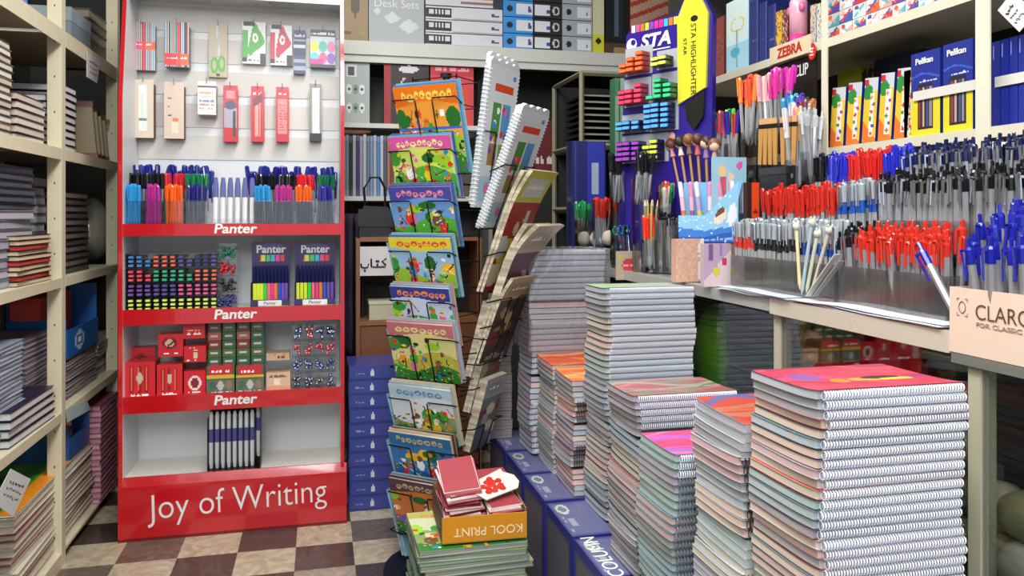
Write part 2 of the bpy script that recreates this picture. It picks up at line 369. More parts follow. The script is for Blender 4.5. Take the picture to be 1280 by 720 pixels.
MB().box(-.07, .07, -.25, .25, 0, .19).build('body', M('#15161c', .5), t); MB().box(-.074, .074, -.254, .254, .19, .22).build('lid', M('#1a1c28', .5), t)
# third shelf
_, zt, ya, yb = shelf_stack('wrapped grey exercise book bundle', -25, 44, .983, 262, ['#7c8290', '#8d8c96', '#6b7080'], ['#a3a4ae', '#b7b2bb'], 'exercise_book_bundle', 'exercise books', .03, where='in the left pile, third shelf', dx=.24)
shelf_stack('dark grey notebook', -25, 44, zt, 205, ['#1c1e26', '#14161c'], ['#4a4d5c'], 'notebook', 'notebook', .021, where='on the grey bundles, third shelf', dx=.22)
shelf_stack('grey wrapped bundle', 46, 59, .983, 222, ['#7c7f88', '#6c6a72'], ['#9a9ca6'], 'exercise_book_bundle', 'exercise books', .03, where='beside the cream post, third shelf', dx=.2, xf=-.93)
shelf_stack('black notebook with red and cream edge', 24, 64, .983, 293, ['#17120f'], ['#d9bfa0', '#c23a30', '#e0c8a8'], 'notebook', 'notebook', .0155, where='before the grey bundles, third shelf', dx=.14, xf=-.862)
shelf_stack('dark brown notebook', 83, 112, .983, 240, ['#1a1817', '#241f1c'], ['#4b4844', '#6a625a'], 'notebook', 'notebook', .024, where='right of the post, third shelf', dx=.18)
# crumpled plastic bag
rs = np.random.RandomState(3)
def blob(name, c, r, sx, sy, sz, mat, parent=None, amp=.15, seg=22, rings=14, seed=1):
    rs = np.random.RandomState(seed); ph = rs.rand(6)*6.28; mb = MB().ball((0, 0, 0), r, sx, sy, sz, seg, rings)
    v = []
    for p in mb.v:
        k = 1+amp*(math.sin(p[2]/r*4+ph[0])*.5+math.sin(p[0]/r*7+ph[1])*.4+math.sin(p[1]/r*6+p[2]/r*5+ph[2])*.5)
        v.append((p[0]*k, p[1]*k, p[2]*k))
    mb.v = v; return mb.build(name, mat, parent, c, smooth=True)
b = blob('plastic_bag', (-.985, at_X(127, 0, -.95).y, 1.133), .14, .5, .95, 1.05, M('#b5b3a6', .14, .2, .8, .25), amp=.11); tag(b, 'shiny silver plastic bag packed at the end of the third left shelf', 'bag')
# fourth shelf
shelf_stack('pale blue exercise book', -20, 31, .527, 434, ['#8d9bb0', '#aab4c4', '#7a8698'], ['#c6ccd6', '#b2bac8'], 'exercise_book', 'exercise book', .013, where='in the left pile, fourth shelf', dx=.22)
shelf_stack('grey exercise book', 33, 62, .527, 418, ['#6a6468', '#83797f', '#524e58'], ['#a9a2a6', '#918a92'], 'exercise_book', 'exercise book', .016, where='left of the post, fourth shelf', dx=.22, xf=-.93)
shelf_stack('navy notebook with white page edge', 14, 68, .527, 498, ['#1c1b33'], ['#d9d8d4'], 'notebook', 'notebook', .0235, where='on the fourth shelf, left of post', dx=.17, xf=-.858)
_, zt, ya, yb = shelf_stack('worn grey exercise book', 84, 122, .527, 438, ['#7a7276', '#9a8a90', '#6c7a72', '#a89aa0'], ['#b8aab0', '#aaa69c', '#c4b8bc'], 'exercise_book', 'exercise book', .014, where='right of the post, fourth shelf', dx=.24)
shelf_stack('crinkled white magazine', 124, 147, .527, 418, ['#8a8680', '#6f6c68', '#a09a90'], ['#c9c4ba', '#a49e92'], 'magazine', 'magazine', .017, where='at the far end, fourth shelf', dx=.26, jit=.02)
t = thing('display_box', 'blue cardboard display box holding red packets on the fourth left shelf', 'box', (-.98, (ya+yb)/2-.01, zt+.002))
hy = (yb-ya)/2
BLU = M('#1f63a8', .35, 0, .2)
MB().box(-.1, .1, -hy, hy, 0, .006).box(.094, .1, -hy, hy, .006, .10).box(-.1, .094, -hy, -hy+.005, .006, .14).box(-.1, .094, hy-.005, hy, .006, .24).box(-.1, -.094, -hy+.005, hy-.005, .006, .335).build('tray', BLU, t)
a = Art(20, 10, '#1f63a8').oval(.35, .5, .16, .36, '#b9cfe0').oval(.35, .5, .11, .24, '#3f76ac').oval(.35, .5, .05, .12, '#dfe8ee')
link('badge', a.mesh('badge', hy*2-.01, .095), t, (.1006, 0, .003), (0, 0, R(90)))
text('CLASS', .03, WHITE, t, (-.0925, .02, .29), (R(90), 0, R(90)))
for i in range(7):
    y = -hy+.03+i*(2*hy-.06)/6.5
    book('packet', 'red packet standing in the blue display box on the fourth left shelf', 'packet', (t.location.x-.04+.0, t.location.y+y, zt+.01), (.10, (2*hy-.06)/7, .21), '#cf3a2c', '#d9564a', group='red packets in the blue display box')
# bottom bay
shelf_stack('cream paged comic book with dark red cover', 18, 117, .051, 598, ['#d8d2c0', '#b9b4a2', '#7a3440'], ['#cfc9b6', '#dbd6c6'], 'book', 'book', .024, where='in the big bottom left pile', dx=.2, xf=-.87)
ya, yb = at_X(18, 0, -.87).y, at_X(117, 0, -.87).y; zt = at_X(67, 598, -.87).z
A = Art(40, 60, '#4ea62a').rect(0, 1, 0, .25, '#e8901e').oval(.3, .6, .2, .15, '#7cc63a').oval(.6, .8, .2, .1, '#2f8a3c').rect(.1, .6, .33, .40, '#d8c23a')
yb = at_X(92, 0, -.87).y-.04
t = thing('magazine', 'green and orange covered magazine on top of the big bottom left pile', 'magazine', (-.97, (ya+yb)/2, zt+.001))
MB().box(-.1, .1, -(yb-ya)/2, (yb-ya)/2, 0, .004).build('pages', WHITE, t); link('cover', A.mesh('cover', yb-ya, .2, True), t, (0, 0, .0045), (0, 0, R(90)))
t = thing('plastic_crate', 'blue plastic crate of red and green packets behind the green magazine', 'crate', (-.985, 3.17, zt+.001))
MB().box(-.10, .11, -.01, .0, 0, .115).box(-.10, .11, .24, .25, 0, .115).box(-.10, -.09, 0, .24, 0, .115).box(.10, .11, 0, .24, 0, .07).box(-.09, .10, 0, .24, 0, .006).build('shell', M('#2c5c9c', .35), t)
for i, c in enumerate(['#c42a2c', '#e2702a', '#6fb43a', '#b8202c']):
    book('packet', ['red', 'orange', 'green', 'dark red'][i]+' packet lying in the blue crate at bottom left', 'packet', (-.985+.008*i, 3.29+.006*i, zt+.008+.033*i), (.10, .16, .030), c, '#e0b0a0', rot=.2*i-.3)
for i in range(18):
    book('notebook', 'pink wrapped notebook, %s in the pile between shelving and red stand' % ordw(18-i), 'notebook', (-.93, 3.60+random.uniform(-.004, .004), .051+i*.0215), (.17, .27, .0205), ['#b86a80', '#c98696', '#a6566e'][i % 3], ['#caa0ac', '#b98898'][i % 2], rot=random.uniform(-.02, .02))
# red stack front bottom-left
for i in range(12):
    j = 12-i
    book('notebook', 'red notebook at the bottom left corner, %s of its pile from top' % ordw(j), 'notebook', (-.80, 1.97+random.uniform(-.006, .006), i*.0265+.0), (.22, .33, .0255), ['#b4292a', '#9aa0a4', '#b8404c', '#5c6a6c'][(j-1) % 4], ['#c6c4c0', '#c48a90', '#9a9c9a'][j % 3], rot=R(180)+random.uniform(-.03, .03))
A = Art(40, 50, '#d0352a').rect(.0, .25, 0, 1, '#a8241f').line(.25, 0, .25, 1, .01, '#e87060').oval(.72, .7, .1, .06, '#c9c48a').words(.4, .9, .3, .03, '#e8a090', np.random.RandomState(1))
t = thing('notebook', 'glossy red notebook with plain cover on the bottom left corner pile', 'notebook', (-.80, 1.97, .319)); MB().box(-.108, .108, -.16, .16, 0, .006).build('pages', WHITE, t); link('cover', A.mesh('cover', .22, .33, True), t, (0, 0, .0065))
# price papers on shelf edges
def tagpaper(label, pts_px, X, col='#d4d6d6', marks=True, seed=1):
    P = [at_X(x, y, X) for x, y in pts_px]; c = sum(P, Vector())/4
    t = thing('paper_tag', label, 'paper tag', c)
    m = MB(); m.v = [tuple(p-c+Vector((dx_, 0, 0))) for dx_ in (0, .0012) for p in P]; m.f = [[0, 1, 2, 3], [7, 6, 5, 4], [0, 4, 5, 1], [1, 5, 6, 2], [2, 6, 7, 3], [3, 7, 4, 0]]; m.mi = [0]*6
    m.build('paper', M(col, .7), t)
    if marks:
        rs = np.random.RandomState(seed); mm = MB(); u = (P[1]-P[0]); v = (P[3]-P[0])
        for r_ in range(3 if marks is True else marks):
            a = .2
            while a < .8:
                l = rs.uniform(.05, .14); p0 = P[0]-c+u*a+v*(.3+.2*r_); p1 = p0+u*l+v*rs.uniform(-.06, .06); off = Vector((.002 if X < 0 else -.0012, 0, 0))
                mm.tube([p0+off, (p0+p1)/2+off+v*.03, p1+off], .0016 if r_ == 0 else .0009, 4); a += l+.05
        mm.build('handwriting', BLACK, t)
    return t
tagpaper('white paper tag with small print hanging from the top left shelf edge', [(108, 64), (125, 76), (121, 104), (108, 96)], SX+.004)
tagpaper('white price card with handwriting hanging crookedly at the lower left', [(13, 586), (38, 599), (16, 646), (-9, 628)], SX+.03, seed=5)
tagpaper('torn pale blue paper hanging under the fourth left shelf', [(82, 512), (108, 500), (113, 512), (84, 528)], SX+.004, '#a9bcc0', False)

# ================================================================== RED DISPLAY STAND
DY = 3.17; DL, DR = -.715, .092; DBK = 3.44
st = thing('display_stand', 'tall red and white stationery display stand reading Joy of Writing', 'display stand', ((DL+DR)/2, DY+.14, 0))
DWH = M('#dddfe1', .4, 0, .1); DGR = M('#cccfd1', .4)
prof = [(DY, 0), (DY, 1.62), (DY+.09, 2.12), (DY+.30, 2.12), (DY+.30, 0)]
for x0, x1, nm in ((DL, DL+.014, 'side_panel'), (DR-.014, DR, 'side_panel')):
    m = MB().prism([(y, z) for y, z in prof], x0, x1, 'x')
    m.mi = [0, 0]+[1, 1, 0, 0, 0]; m.mi[0 if x0 > -.3 else 1] = 0
    m.mi[2] = 1; m.mi[3] = 1
    # inner faces white, outer and front red
    m.mi[0] = 0 if x0 > -.3 else 1; m.mi[1] = 1 if x0 > -.3 else 0
    m.mi[2] = 1; m.mi[3] = 1
    rel(m, nm, [DWH, RED], st)
rel(MB().box(DL+.014, DR-.014, DBK, DBK+.012, 0, 2.1), 'back_panel', DWH, st)
# slat channels on the upper back
m = MB()
for z in (1.985, 1.86, 1.73, 1.60, 1.47):
    m.box(DL+.014, DR-.014, DBK-.004, DBK, z-.052, z+.045)
rel(m, 'slat_board', M('#d3cfca', .45), st)
rel(MB().box(DL+.014, DR-.014, DY+.10, DBK, 2.045, 2.12).box(DL+.014, DR-.014, DY+.085, DY+.10, 2.03, 2.12), 'canopy', DGR, st)
for px in (246, 352):
    p = at_Y(px, 6, DY+.18)
    rel(MB().lathe([(.05, 2.040), (.05, 2.0445), (.038, 2.0445), (.038, 2.041)], 20, p.x, DY+.19), 'downlight_rim', M('#bfc1c3', .3, .3), st)
rails = [(1.162, 1.118), (.847, .79), (.528, .466)]
for z1, z0 in rails:
    rel(MB().box(DL+.014, DR-.014, DY+.012, DBK, z0+.03, z1-.012), 'shelf_board', DWH, st)
    rr = rel(MB().box(DL+.014, DR-.014, DY+.002, DY+.012, z0, z1), 'shelf_front', RED, st)
    text('Panter', .05, WHITE, rr, (( DL+DR)/2, DY+.0005, (z0+z1)/2+.002), (R(90), 0, 0), offset=.0012, sx=1.15, shear=.12)
rel(MB().box(DL+.014, DR-.014, DY+.012, DBK, .20, .222), 'shelf_board', M('#e6e0d6', .35), st)
bp = rel(MB().prism([(DY-.006, .012), (DY-.006, .20), (DY+.006, .232), (DY+.014, .232), (DY+.014, .012)], DL+.0, DR+.008, 'x'), 'base_panel', RED, st)
rel(MB().box(DL+.0, DR+.01, DY-.004, DY+.3, 0, .012), 'plinth', M('#7c1016', .3), st)
tt = text('Joy of Writing', .132, WHITE, bp, ((DL+DR)/2+.02, DY-.0075, .125), (R(90), R(-1.5), 0), offset=-.0012, sx=.84)

def Yp(px, py, Y=DBK-.02): return at_Y(px, py, Y)
# hanging packets on hooks
def hook(x, z, parent, L=.05):
    m = MB().tube([(x, DBK-.004, z), (x, DBK-.004-L, z), (x, DBK-.004-L-.006, z+.012)], .0018, 5); return m.build('hook', STEEL, parent)
def packet(name, label, x0, x1, y0, y1, bg, art, dep=.03, cat='packet'):
    Yf = DBK-.012-dep
    a = at_Y(x0, y1, Yf); b = at_Y(x1, y0, Yf); w_, h_ = b.x-a.x, b.z-a.z
    t = thing(name, label, cat, ((a.x+b.x)/2, Yf, a.z))
    MB().rbox(-w_/2, w_/2, .001, dep, 0, h_-.016, min(.008, dep*.3)).build('body', bg, t)
    A = Art(max(8, int(w_/.0035)), max(12, int(h_/.0035)), '#d8d4cc'); art(A, np.random.RandomState(int(x0))); link('front_card', A.mesh('front_card', w_, h_), t, (0, 0, 0))
    MB().tube([(0, dep+.006, h_-.008), (0, -.008, h_-.008), (0, -.014, h_+.012)], .0018, 5).build('hook', STEEL, t)
    return t
def art_pens(hl, hl2):
    def f(A, rs):
        for i in range(14): A.rect(i/14, (i+.6)/14, 0, 1, ['#3b4a66', '#5a8ec0', '#2a2c36', '#c9404a', '#46506a', '#7b9ec6'][rs.randint(6)])
        A.rect(0, 1, hl[0], hl[1], hl2[0]); A.rect(.5, 1, hl[0], hl[1], hl2[1]); A.words(.1, .9, (hl[0]+hl[1])/2, .04, '#ffffff', rs); A.rect(.52, .64, 0, 1, '#e0403c')
    return f
GR = M('#5c6068', .3)
packet('pen_pack', 'hanging pack of coloured pens with pink and orange label, leftmost of top row', 160, 194, 28, 87, GR, art_pens((.42, .6), ('#e0507a', '#e87040')))
packet('pen_pack', 'hanging pack of dark pens with orange and red label, second in top row', 206, 236, 28, 83, GR, art_pens((.05, .3), ('#e0343c', '#f0601c')), dep=.06)
def art_sciss(c, bg):
    def f(A, rs):
        A.rect(0, 1, 0, 1, bg); A.line(.45, .9, .55, .45, .06, '#c8ccd0').line(.55, .9, .45, .45, .05, '#aeb2b6'); A.oval(.3, .22, .22, .16, c).oval(.3, .22, .1, .09, bg).oval(.7, .25, .22, .16, c).oval(.7, .25, .1, .09, bg); A.rect(.4, .6, .02, .07, '#222222')
    return f
packet('scissors_pack', 'green-handled scissors on a hanging kraft card in the top row', 261, 284, 30, 96, M('#b7a98c', .6), art_sciss('#54a834', '#b9ac90'), .012)
def art_rib(c, bg):
    def f(A, rs):
        A.rect(0, 1, 0, 1, '#e8e8e6').rect(0, .22, .15, .8, c); A.line(.35, .3, .55, .85, .12, c).line(.55, .85, .85, .55, .1, c).line(.85, .55, .35, .3, .1, c).oval(.55, .62, .12, .12, '#e8e8e6').oval(.56, .63, .05, .05, c)
        A.rect(.05, .5, .9, 1, '#1b1b1e').rect(.75, 1, .0, .25, '#1b1b1e').rect(0, .2, .05, .15, '#1b1b1e'); A.words(.25, .7, .07, .04, '#b02040', rs)
    return f
packet('correction_tape_pack', 'white hanging blister pack with green correction tape in the top row', 303, 332, 28, 79, M('#d0d2d0', .4), art_rib('#4aa83a', 0), .02)
packet('correction_tape_pack', 'white hanging blister pack with red correction tape in the top row', 338, 365, 32, 81, M('#d0d2d0', .4), art_rib('#c2283c', 0), .02)
def art_nar(cs):
    def f(A, rs):
        for i in range(12): A.rect(0, 1, i/12, (i+1)/12, cs[rs.randint(len(cs))])
        A.rect(0, 1, .78, 1, '#2a3260').words(.1, .9, .85, .05, '#c8d0e8', rs)
    return f
packet('eraser_pack', 'narrow blue and white hanging pack in the top row', 367, 382, 38, 92, M('#8a90a8', .4), art_nar(['#3c4878', '#c8ccd8', '#222a4c', '#9aa2b8']), .02)
def art_sh(A, rs):
    A.rect(0, 1, 0, 1, '#c8d4d8').rect(0, 1, .82, 1, '#2a2c34').words(.05, .95, .86, .08, '#e0e0e0', rs); cs = ['#e8d84a', '#48b8a0', '#e07ab0', '#5ac4d8', '#e85a8a', '#8a5ac0']
    for i in range(6): A.oval((i % 3+.5)/3, .55-.3*(i//3), .17, .15, cs[i])
    A.rect(0, 1, .0, .08, '#30343c').rect(0, .5, .1, .22, '#c82a8a')
packet('sharpener_pack', 'multicoloured hanging sharpener pack, rightmost of the top row', 388, 419, 38, 84, M('#3a3e48', .4), art_sh, .03)
def art_corr(A, rs):
    A.rect(0, 1, 0, 1, '#d8c8b4').rect(.3, .66, .12, .9, '#e8ece6').rect(.36, .5, .3, .75, '#cde0cc').rect(.3, .66, .3, .34, '#6a8a78').rect(.42, .6, .15, .28, '#d8e8e2')
packet('correction_pen_pack', 'beige hanging box of white correction pens, leftmost of the second row', 166, 192, 100, 172, M('#7a3228', .5), art_corr, .05)
def art_corr2(A, rs):
    A.rect(0, 1, 0, 1, '#d6c2b0').words(.2, .4, .7, .03, '#3a3a44', rs).words(.2, .4, .55, .03, '#3a3a44', rs).words(.2, .4, .4, .03, '#3a3a44', rs).rect(.4, .7, .1, .3, '#e8d8c0').rect(.42, .7, .3, .36, '#e07a4a')
packet('correction_pen_pack', 'beige hanging box with grey lettering, second in the second row', 205, 230, 103, 173, M('#7a3026', .5), art_corr2, .05)
def art_wh(A, rs):
    A.rect(0, 1, 0, 1, '#dcdcd8').rect(0, 1, .82, .86, '#3a3e44'); 
    for i in range(5): A.words(.1, .9, .15+i*.12, .07, ['#8aa898', '#c8786a', '#6a7a9a', '#b8b8b4', '#c8a46a'][i], rs)
packet('chalk_box', 'small square white hanging box in the second row', 247, 270, 102, 143, M('#c0b8b4', .5), art_wh, .06)
def art_red(k):
    def f(A, rs):
        A.rect(0, 1, 0, 1, '#c8202a')
        if k == 0: A.rect(.1, .9, .25, .6, '#a8a4b4').oval(.5, .65, .4, .08, '#484868').rect(.7, .85, .1, .55, '#3a3a44').rect(.2, .8, .76, .9, '#e88a8a')
        if k == 1: A.rect(.3, .7, .1, .75, '#dc9c94').rect(.55, .66, .1, .72, '#b42028').words(.15, .85, .85, .04, '#ffffff', rs).line(.2, .7, .8, .8, .08, '#7a2a38')
        if k == 2: A.rect(.12, .88, .15, .78, '#d88a84'); [A.words(.2, .85, .2+i*.05, .03, '#c4404a', rs) for i in range(10)]; A.words(.2, .8, .85, .05, '#ffffff', rs)
    return f
for k, (x0, x1, y0, y1) in enumerate([(279, 297, 107, 177), (314, 330, 108, 177), (345, 361, 109, 177)]):
    packet('glue_pack', ['tall red hanging pack with grey window in the second row', 'tall red hanging pack with pale stripe, middle of the three red ones', 'tall red hanging pack with pink grid of print'][k], x0, x1, y0, y1, M('#b8242c', .35), art_red(k), .035)
packet('marker_pack', 'white marker with black cap hanging at the right of the second row', 387, 402, 105, 176, M('#2a2a2e', .35), lambda A, rs: A.rect(0, 1, 0, 1, '#8a857c').rect(.2, .85, .12, .92, '#eeeeee').rect(.75, .85, .2, .9, '#b8bcc0').rect(0, 1, 0, .14, '#1c1c20'), .03)

# pens: single meshes in the display (too small for parts)
PEN = {}
def pen_mesh(cap, barrel, kind='cap'):
    k = (cap, barrel, kind)
    if k in PEN: return PEN[k]
    m = MB()
    if kind == 'cap':
        m.cur = 0; m.lathe([(.0014, 0), (.0042, .012), (.0042, .095)], 6); m.cur = 1; m.lathe([(.0054, .088), (.0054, .140), (.0035, .148)], 7); m.box(-.0015, .0015, -.0085, -.005, .10, .143)
    elif kind == 'marker':
        m.cur = 0; m.lathe([(.0075, 0), (.0075, .09), (.006, .10)], 8); m.cur = 1; m.lathe([(.0078, .085), (.0078, .125), (.005, .15)], 8)
    PEN[k] = m.mesh('pen', [M(barrel, .3, 0, .3), M(cap, .22, 0, .5)]); return PEN[k]
def small_pen(cap, barrel, loc, label, group, kind='cap', rot=(0, 0, 0), sc=1.0, name='ballpoint_pen', cat='pen'):
    o = link(name, pen_mesh(cap, barrel, kind), None, loc, rot); o.scale = (sc*(1.3 if kind == 'cap' else 1.12), sc*(1.3 if kind == 'cap' else 1.12), sc); return tag(o, label, cat, group)
def cup(px0, px1, yb_, ytop, Y, dep, label, name='pen_holder', mat=None, hfrac=.55, zbase=None):
    """clear holder on a display shelf"""
    a = at_Y(px0, yb_, Y); b = at_Y(px1, ytop, Y); z0 = zbase if zbase is not None else a.z; h = (b.z-z0)*hfrac; w_ = b.x-a.x
    t = thing(name, label, 'pen holder', ((a.x+b.x)/2, Y+dep/2, z0)); q = .0015
    MB().box(-w_/2, w_/2, -dep/2, dep/2, 0, .003).box(-w_/2, w_/2, -dep/2, -dep/2+q, .003, h).box(-w_/2, w_/2, dep/2-q, dep/2, .003, h).box(-w_/2, -w_/2+q, -dep/2+q, dep/2-q, .003, h).box(w_/2-q, w_/2, -dep/2+q, dep/2-q, .003, h).build('clear_shell', CLEAR, t)
    return t, w_, z0
ztop = rails[0][0]-.012
front = [(152, 177, '#2f97d4', 'sky blue'), (179, 203, '#b02a8c', 'magenta'), (205, 230, '#f0641c', 'orange'), (232, 257, '#2a2a7c', 'navy blue'),
         (317, 342, '#2f97d4', 'sky blue'), (343, 367, '#b8388c', 'magenta'), (369, 393, '#f0641c', 'orange'), (395, 419, '#2a2a8c', 'navy blue')]
for i, (x0, x1, c, nm) in enumerate(front):
    side = 'left' if i < 4 else 'right'
    t, w_, z0 = cup(x0, x1, 275, 224, DY+.03, .05, 'clear holder of %s pens, front row of the %s pen rack' % (nm, side), zbase=ztop)
    up = i >= 4
    for k in range(10):
        x = t.location.x-w_/2+.010+(k % 6)*(w_-.020)/5+(0.005 if k > 5 else 0); y = t.location.y-.012+(.022 if k > 5 else 0)
        small_pen(c, c if i < 3 else '#4c4d57', (x, y, z0+.008+(.006 if k > 5 else 0)), '%s capped pen in the front row of the %s pen rack' % (nm, side), '%s pens in the %s rack' % (nm, side), rot=(random.uniform(-.05, .05), random.uniform(-.06, .06), random.uniform(-.6, .6)))
mid = [(157, 181, '#16161a', 'black'), (183, 205, '#1b181c', 'black'), (207, 231, '#d02430', 'red'), (234, 258, '#147a4a', 'green'),
       (318, 342, '#16161a', 'black'), (344, 367, '#16161a', 'black'), (370, 394, '#d8242c', 'red'), (396, 418, '#0f6a44', 'green')]
# tiered riser behind the front cups
for s, (x0, x1) in (('left', (152, 260)), ('right', (316, 421))):
    a, b = at_Y(x0, 0, DY+.09).x, at_Y(x1, 0, DY+.09).x
    b = min(b, DR-.02)
    t = thing('pen_rack', 'clear stepped pen rack on the %s of the top display shelf' % s, 'rack', ((a+b)/2, DY+.17, ztop)); w_ = (b-a)/2
    MB().box(-w_, w_, -.08, 0, 0, .055).box(-w_, w_, 0, .075, 0, .11).build('steps', M('#b9bfc9', .25, 0, .4), t)
for i, (x0, x1, c, nm) in enumerate(mid):
    side = 'left' if i < 4 else 'right'; x0 = at_Y(x0, 0, DY+.12).x; x1 = min(at_Y(x1, 0, DY+.12).x, DR-.03)
    for k in range(10):
        small_pen(c, '#8a8c94', (x0+.006+(x1-x0-.012)*(k % 5)/4+.006*(k//5), DY+.115+.024*(k//5), ztop+.057), '%s capped pen in the middle row of the %s pen rack' % (nm, side), '%s middle row pens, %s rack' % (nm, side), rot=(random.uniform(-.05, .05), random.uniform(-.08, .08), random.uniform(-1, 1)))
for s, (x0, x1) in (('left', (162, 268)), ('right', (314, 421))):
    x0, x1 = at_Y(x0, 0, DY+.2).x, min(at_Y(x1, 0, DY+.2).x, DR-.02)
    for k in range(38):
        o = small_pen('#22288c', '#22288c', (x0+(x1-x0)*(k % 19)/18.5, DY+.185+.024*(k//19), ztop+.112-.02*(k//19)), 'dark blue capped pen in the back row of the %s pen rack' % s, 'dark blue pens at the back of the %s rack' % s, rot=(random.uniform(-.12, .05), random.uniform(-.25, .25), random.uniform(-1, 1)), sc=.93); o.scale = (1.75, 1.75, .88)
for k in range(6):
    x = at_Y(269+k*9.2, 0, DY+.05).x
    small_pen('#6a70a8', '#e6e6ea', (x, DY+.05, ztop+.012), 'white marker with violet cap in the row between the pen racks', 'white markers between the pen racks', 'marker', rot=(R(-7), 0, 0), sc=1.18, name='marker_pen', cat='marker')
a, b = at_Y(262, 0, DY+.03), at_Y(317, 0, DY+.03)
t = thing('marker_tray', 'clear tray holding six white markers in the display centre', 'tray', ((a.x+b.x)/2, DY+.055, ztop)); w_ = (b.x-a.x)/2
MB().box(-w_, w_, -.03, .06, 0, .008).box(-w_, w_, .055, .06, .008, .15).box(-w_, w_, -.03, -.028, .008, .03).build('clear_shell', CLEAR, t)

# section 2: highlighters end-on
z2 = rails[1][0]-.012
HLc = {'y': '#d8ec5a', 'b': '#3c8ad0', 'o': '#f4683a', 'p': '#5c4a9c', 'r': '#f04a5a', 'g': '#2fb47a', 'k': '#e8508a', 'v': '#7a4aa0', 'n': '#2a2f6c'}
HN = {'y': 'yellow', 'b': 'blue', 'o': 'orange', 'p': 'violet', 'r': 'red', 'g': 'green', 'k': 'pink', 'v': 'purple', 'n': 'navy'}
HM = {}
def hl_mesh(c):
    if c not in HM:
        m = MB(); m.rbox(-.0105, .0105, -.0055, .0055, .006, .11, .002); m.cur = 1; m.rbox(-.008, .008, -.004, .004, -.001, .006, .0015)
        HM[c] = m.mesh('highlighter', [M('#23263a' if c != 'r' else '#6a1420', .3, 0, .4), M(HLc[c], .3, 0, .2)])
    return HM[c]
bands = [('bbbooo', 'ppnnp', 'blue'), ('rrrggg', 'ggooo', ''), ('vvvppp', 'kkkkk', ''), ('yyyyyy', 'yyyyy', '')]
rk = thing('highlighter_rack', 'clear rack holding highlighters laid end-on in the second display section', 'rack', (at_Y(214, 0, DY+.05).x, DY+.1, z2))
xa, xb = at_Y(157, 0, DY+.03).x, at_Y(271, 0, DY+.03).x; wr = (xb-xa)/2; cx0 = (xa+xb)/2; rk.location.x = cx0
m = MB()
for i in range(5): m.box(-wr-.002, wr+.002, -.06, .06, i*.054, i*.054+.002)
m.box(-wr-.004, -wr-.002, -.06, .06, 0, .218).box(wr+.002, wr+.004, -.06, .06, 0, .218); m.build('clear_shell', CLEAR, rk)
for bi, (l, r_, _) in enumerate(bands):
    for row in range(3):
        s = l+r_
        for k, c in enumerate(s):
            if row == 2 and bi < 2 and (k in (2, 7)): continue
            x = xa+.013+(xb-xa-.026)*k/(len(s)-1)
            z = z2+.009+(3-bi)*.054+row*.0155
            o = link('highlighter', hl_mesh(c), None, (x+random.uniform(-.001, .001), DY+.045+random.uniform(0, .01), z), (R(-90), 0, 0)); tag(o, '%s ended highlighter lying in shelf %s of the clear display rack' % (HN[c], ['one, topmost,', 'two', 'three', 'four, lowest,'][bi]), 'highlighter', '%s highlighters in tier %d of the rack' % (HN[c], bi+1))
# pins in a clear tower
tw = thing('pin_dispenser', 'clear tower of green, red, black and blue push pins beside the highlighters', 'dispenser', (at_Y(285, 0, DY+.08).x, DY+.08, z2)); ww = .037
m = MB()
for i in range(4): m.box(-ww, ww, -.03, .03, i*.062, i*.062+.002)
m.box(-ww, -ww+.0015, -.03, .03, 0, .25).box(ww-.0015, ww, -.03, .03, 0, .25).box(-ww, ww, .028, .03, 0, .25).build('clear_shell', CLEAR, tw)
for i, c in enumerate(['#20307c', '#15161a', '#d02434', '#12855a']):
    m = MB(); rs = np.random.RandomState(i)
    for k in range(26): m.ball((rs.uniform(-ww+.008, ww-.008), rs.uniform(-.024, .02), .009+i*.062+rs.uniform(0, .04)), .0062, 1, 1, 1, 6, 4)
    o = m.build('push_pins', M(c, .25, 0, .5), None, tw.location); tag(o, 'heap of %s push pins in the clear tower' % ['blue', 'black', 'red', 'green'][i], 'push pins'); o['kind'] = 'stuff'
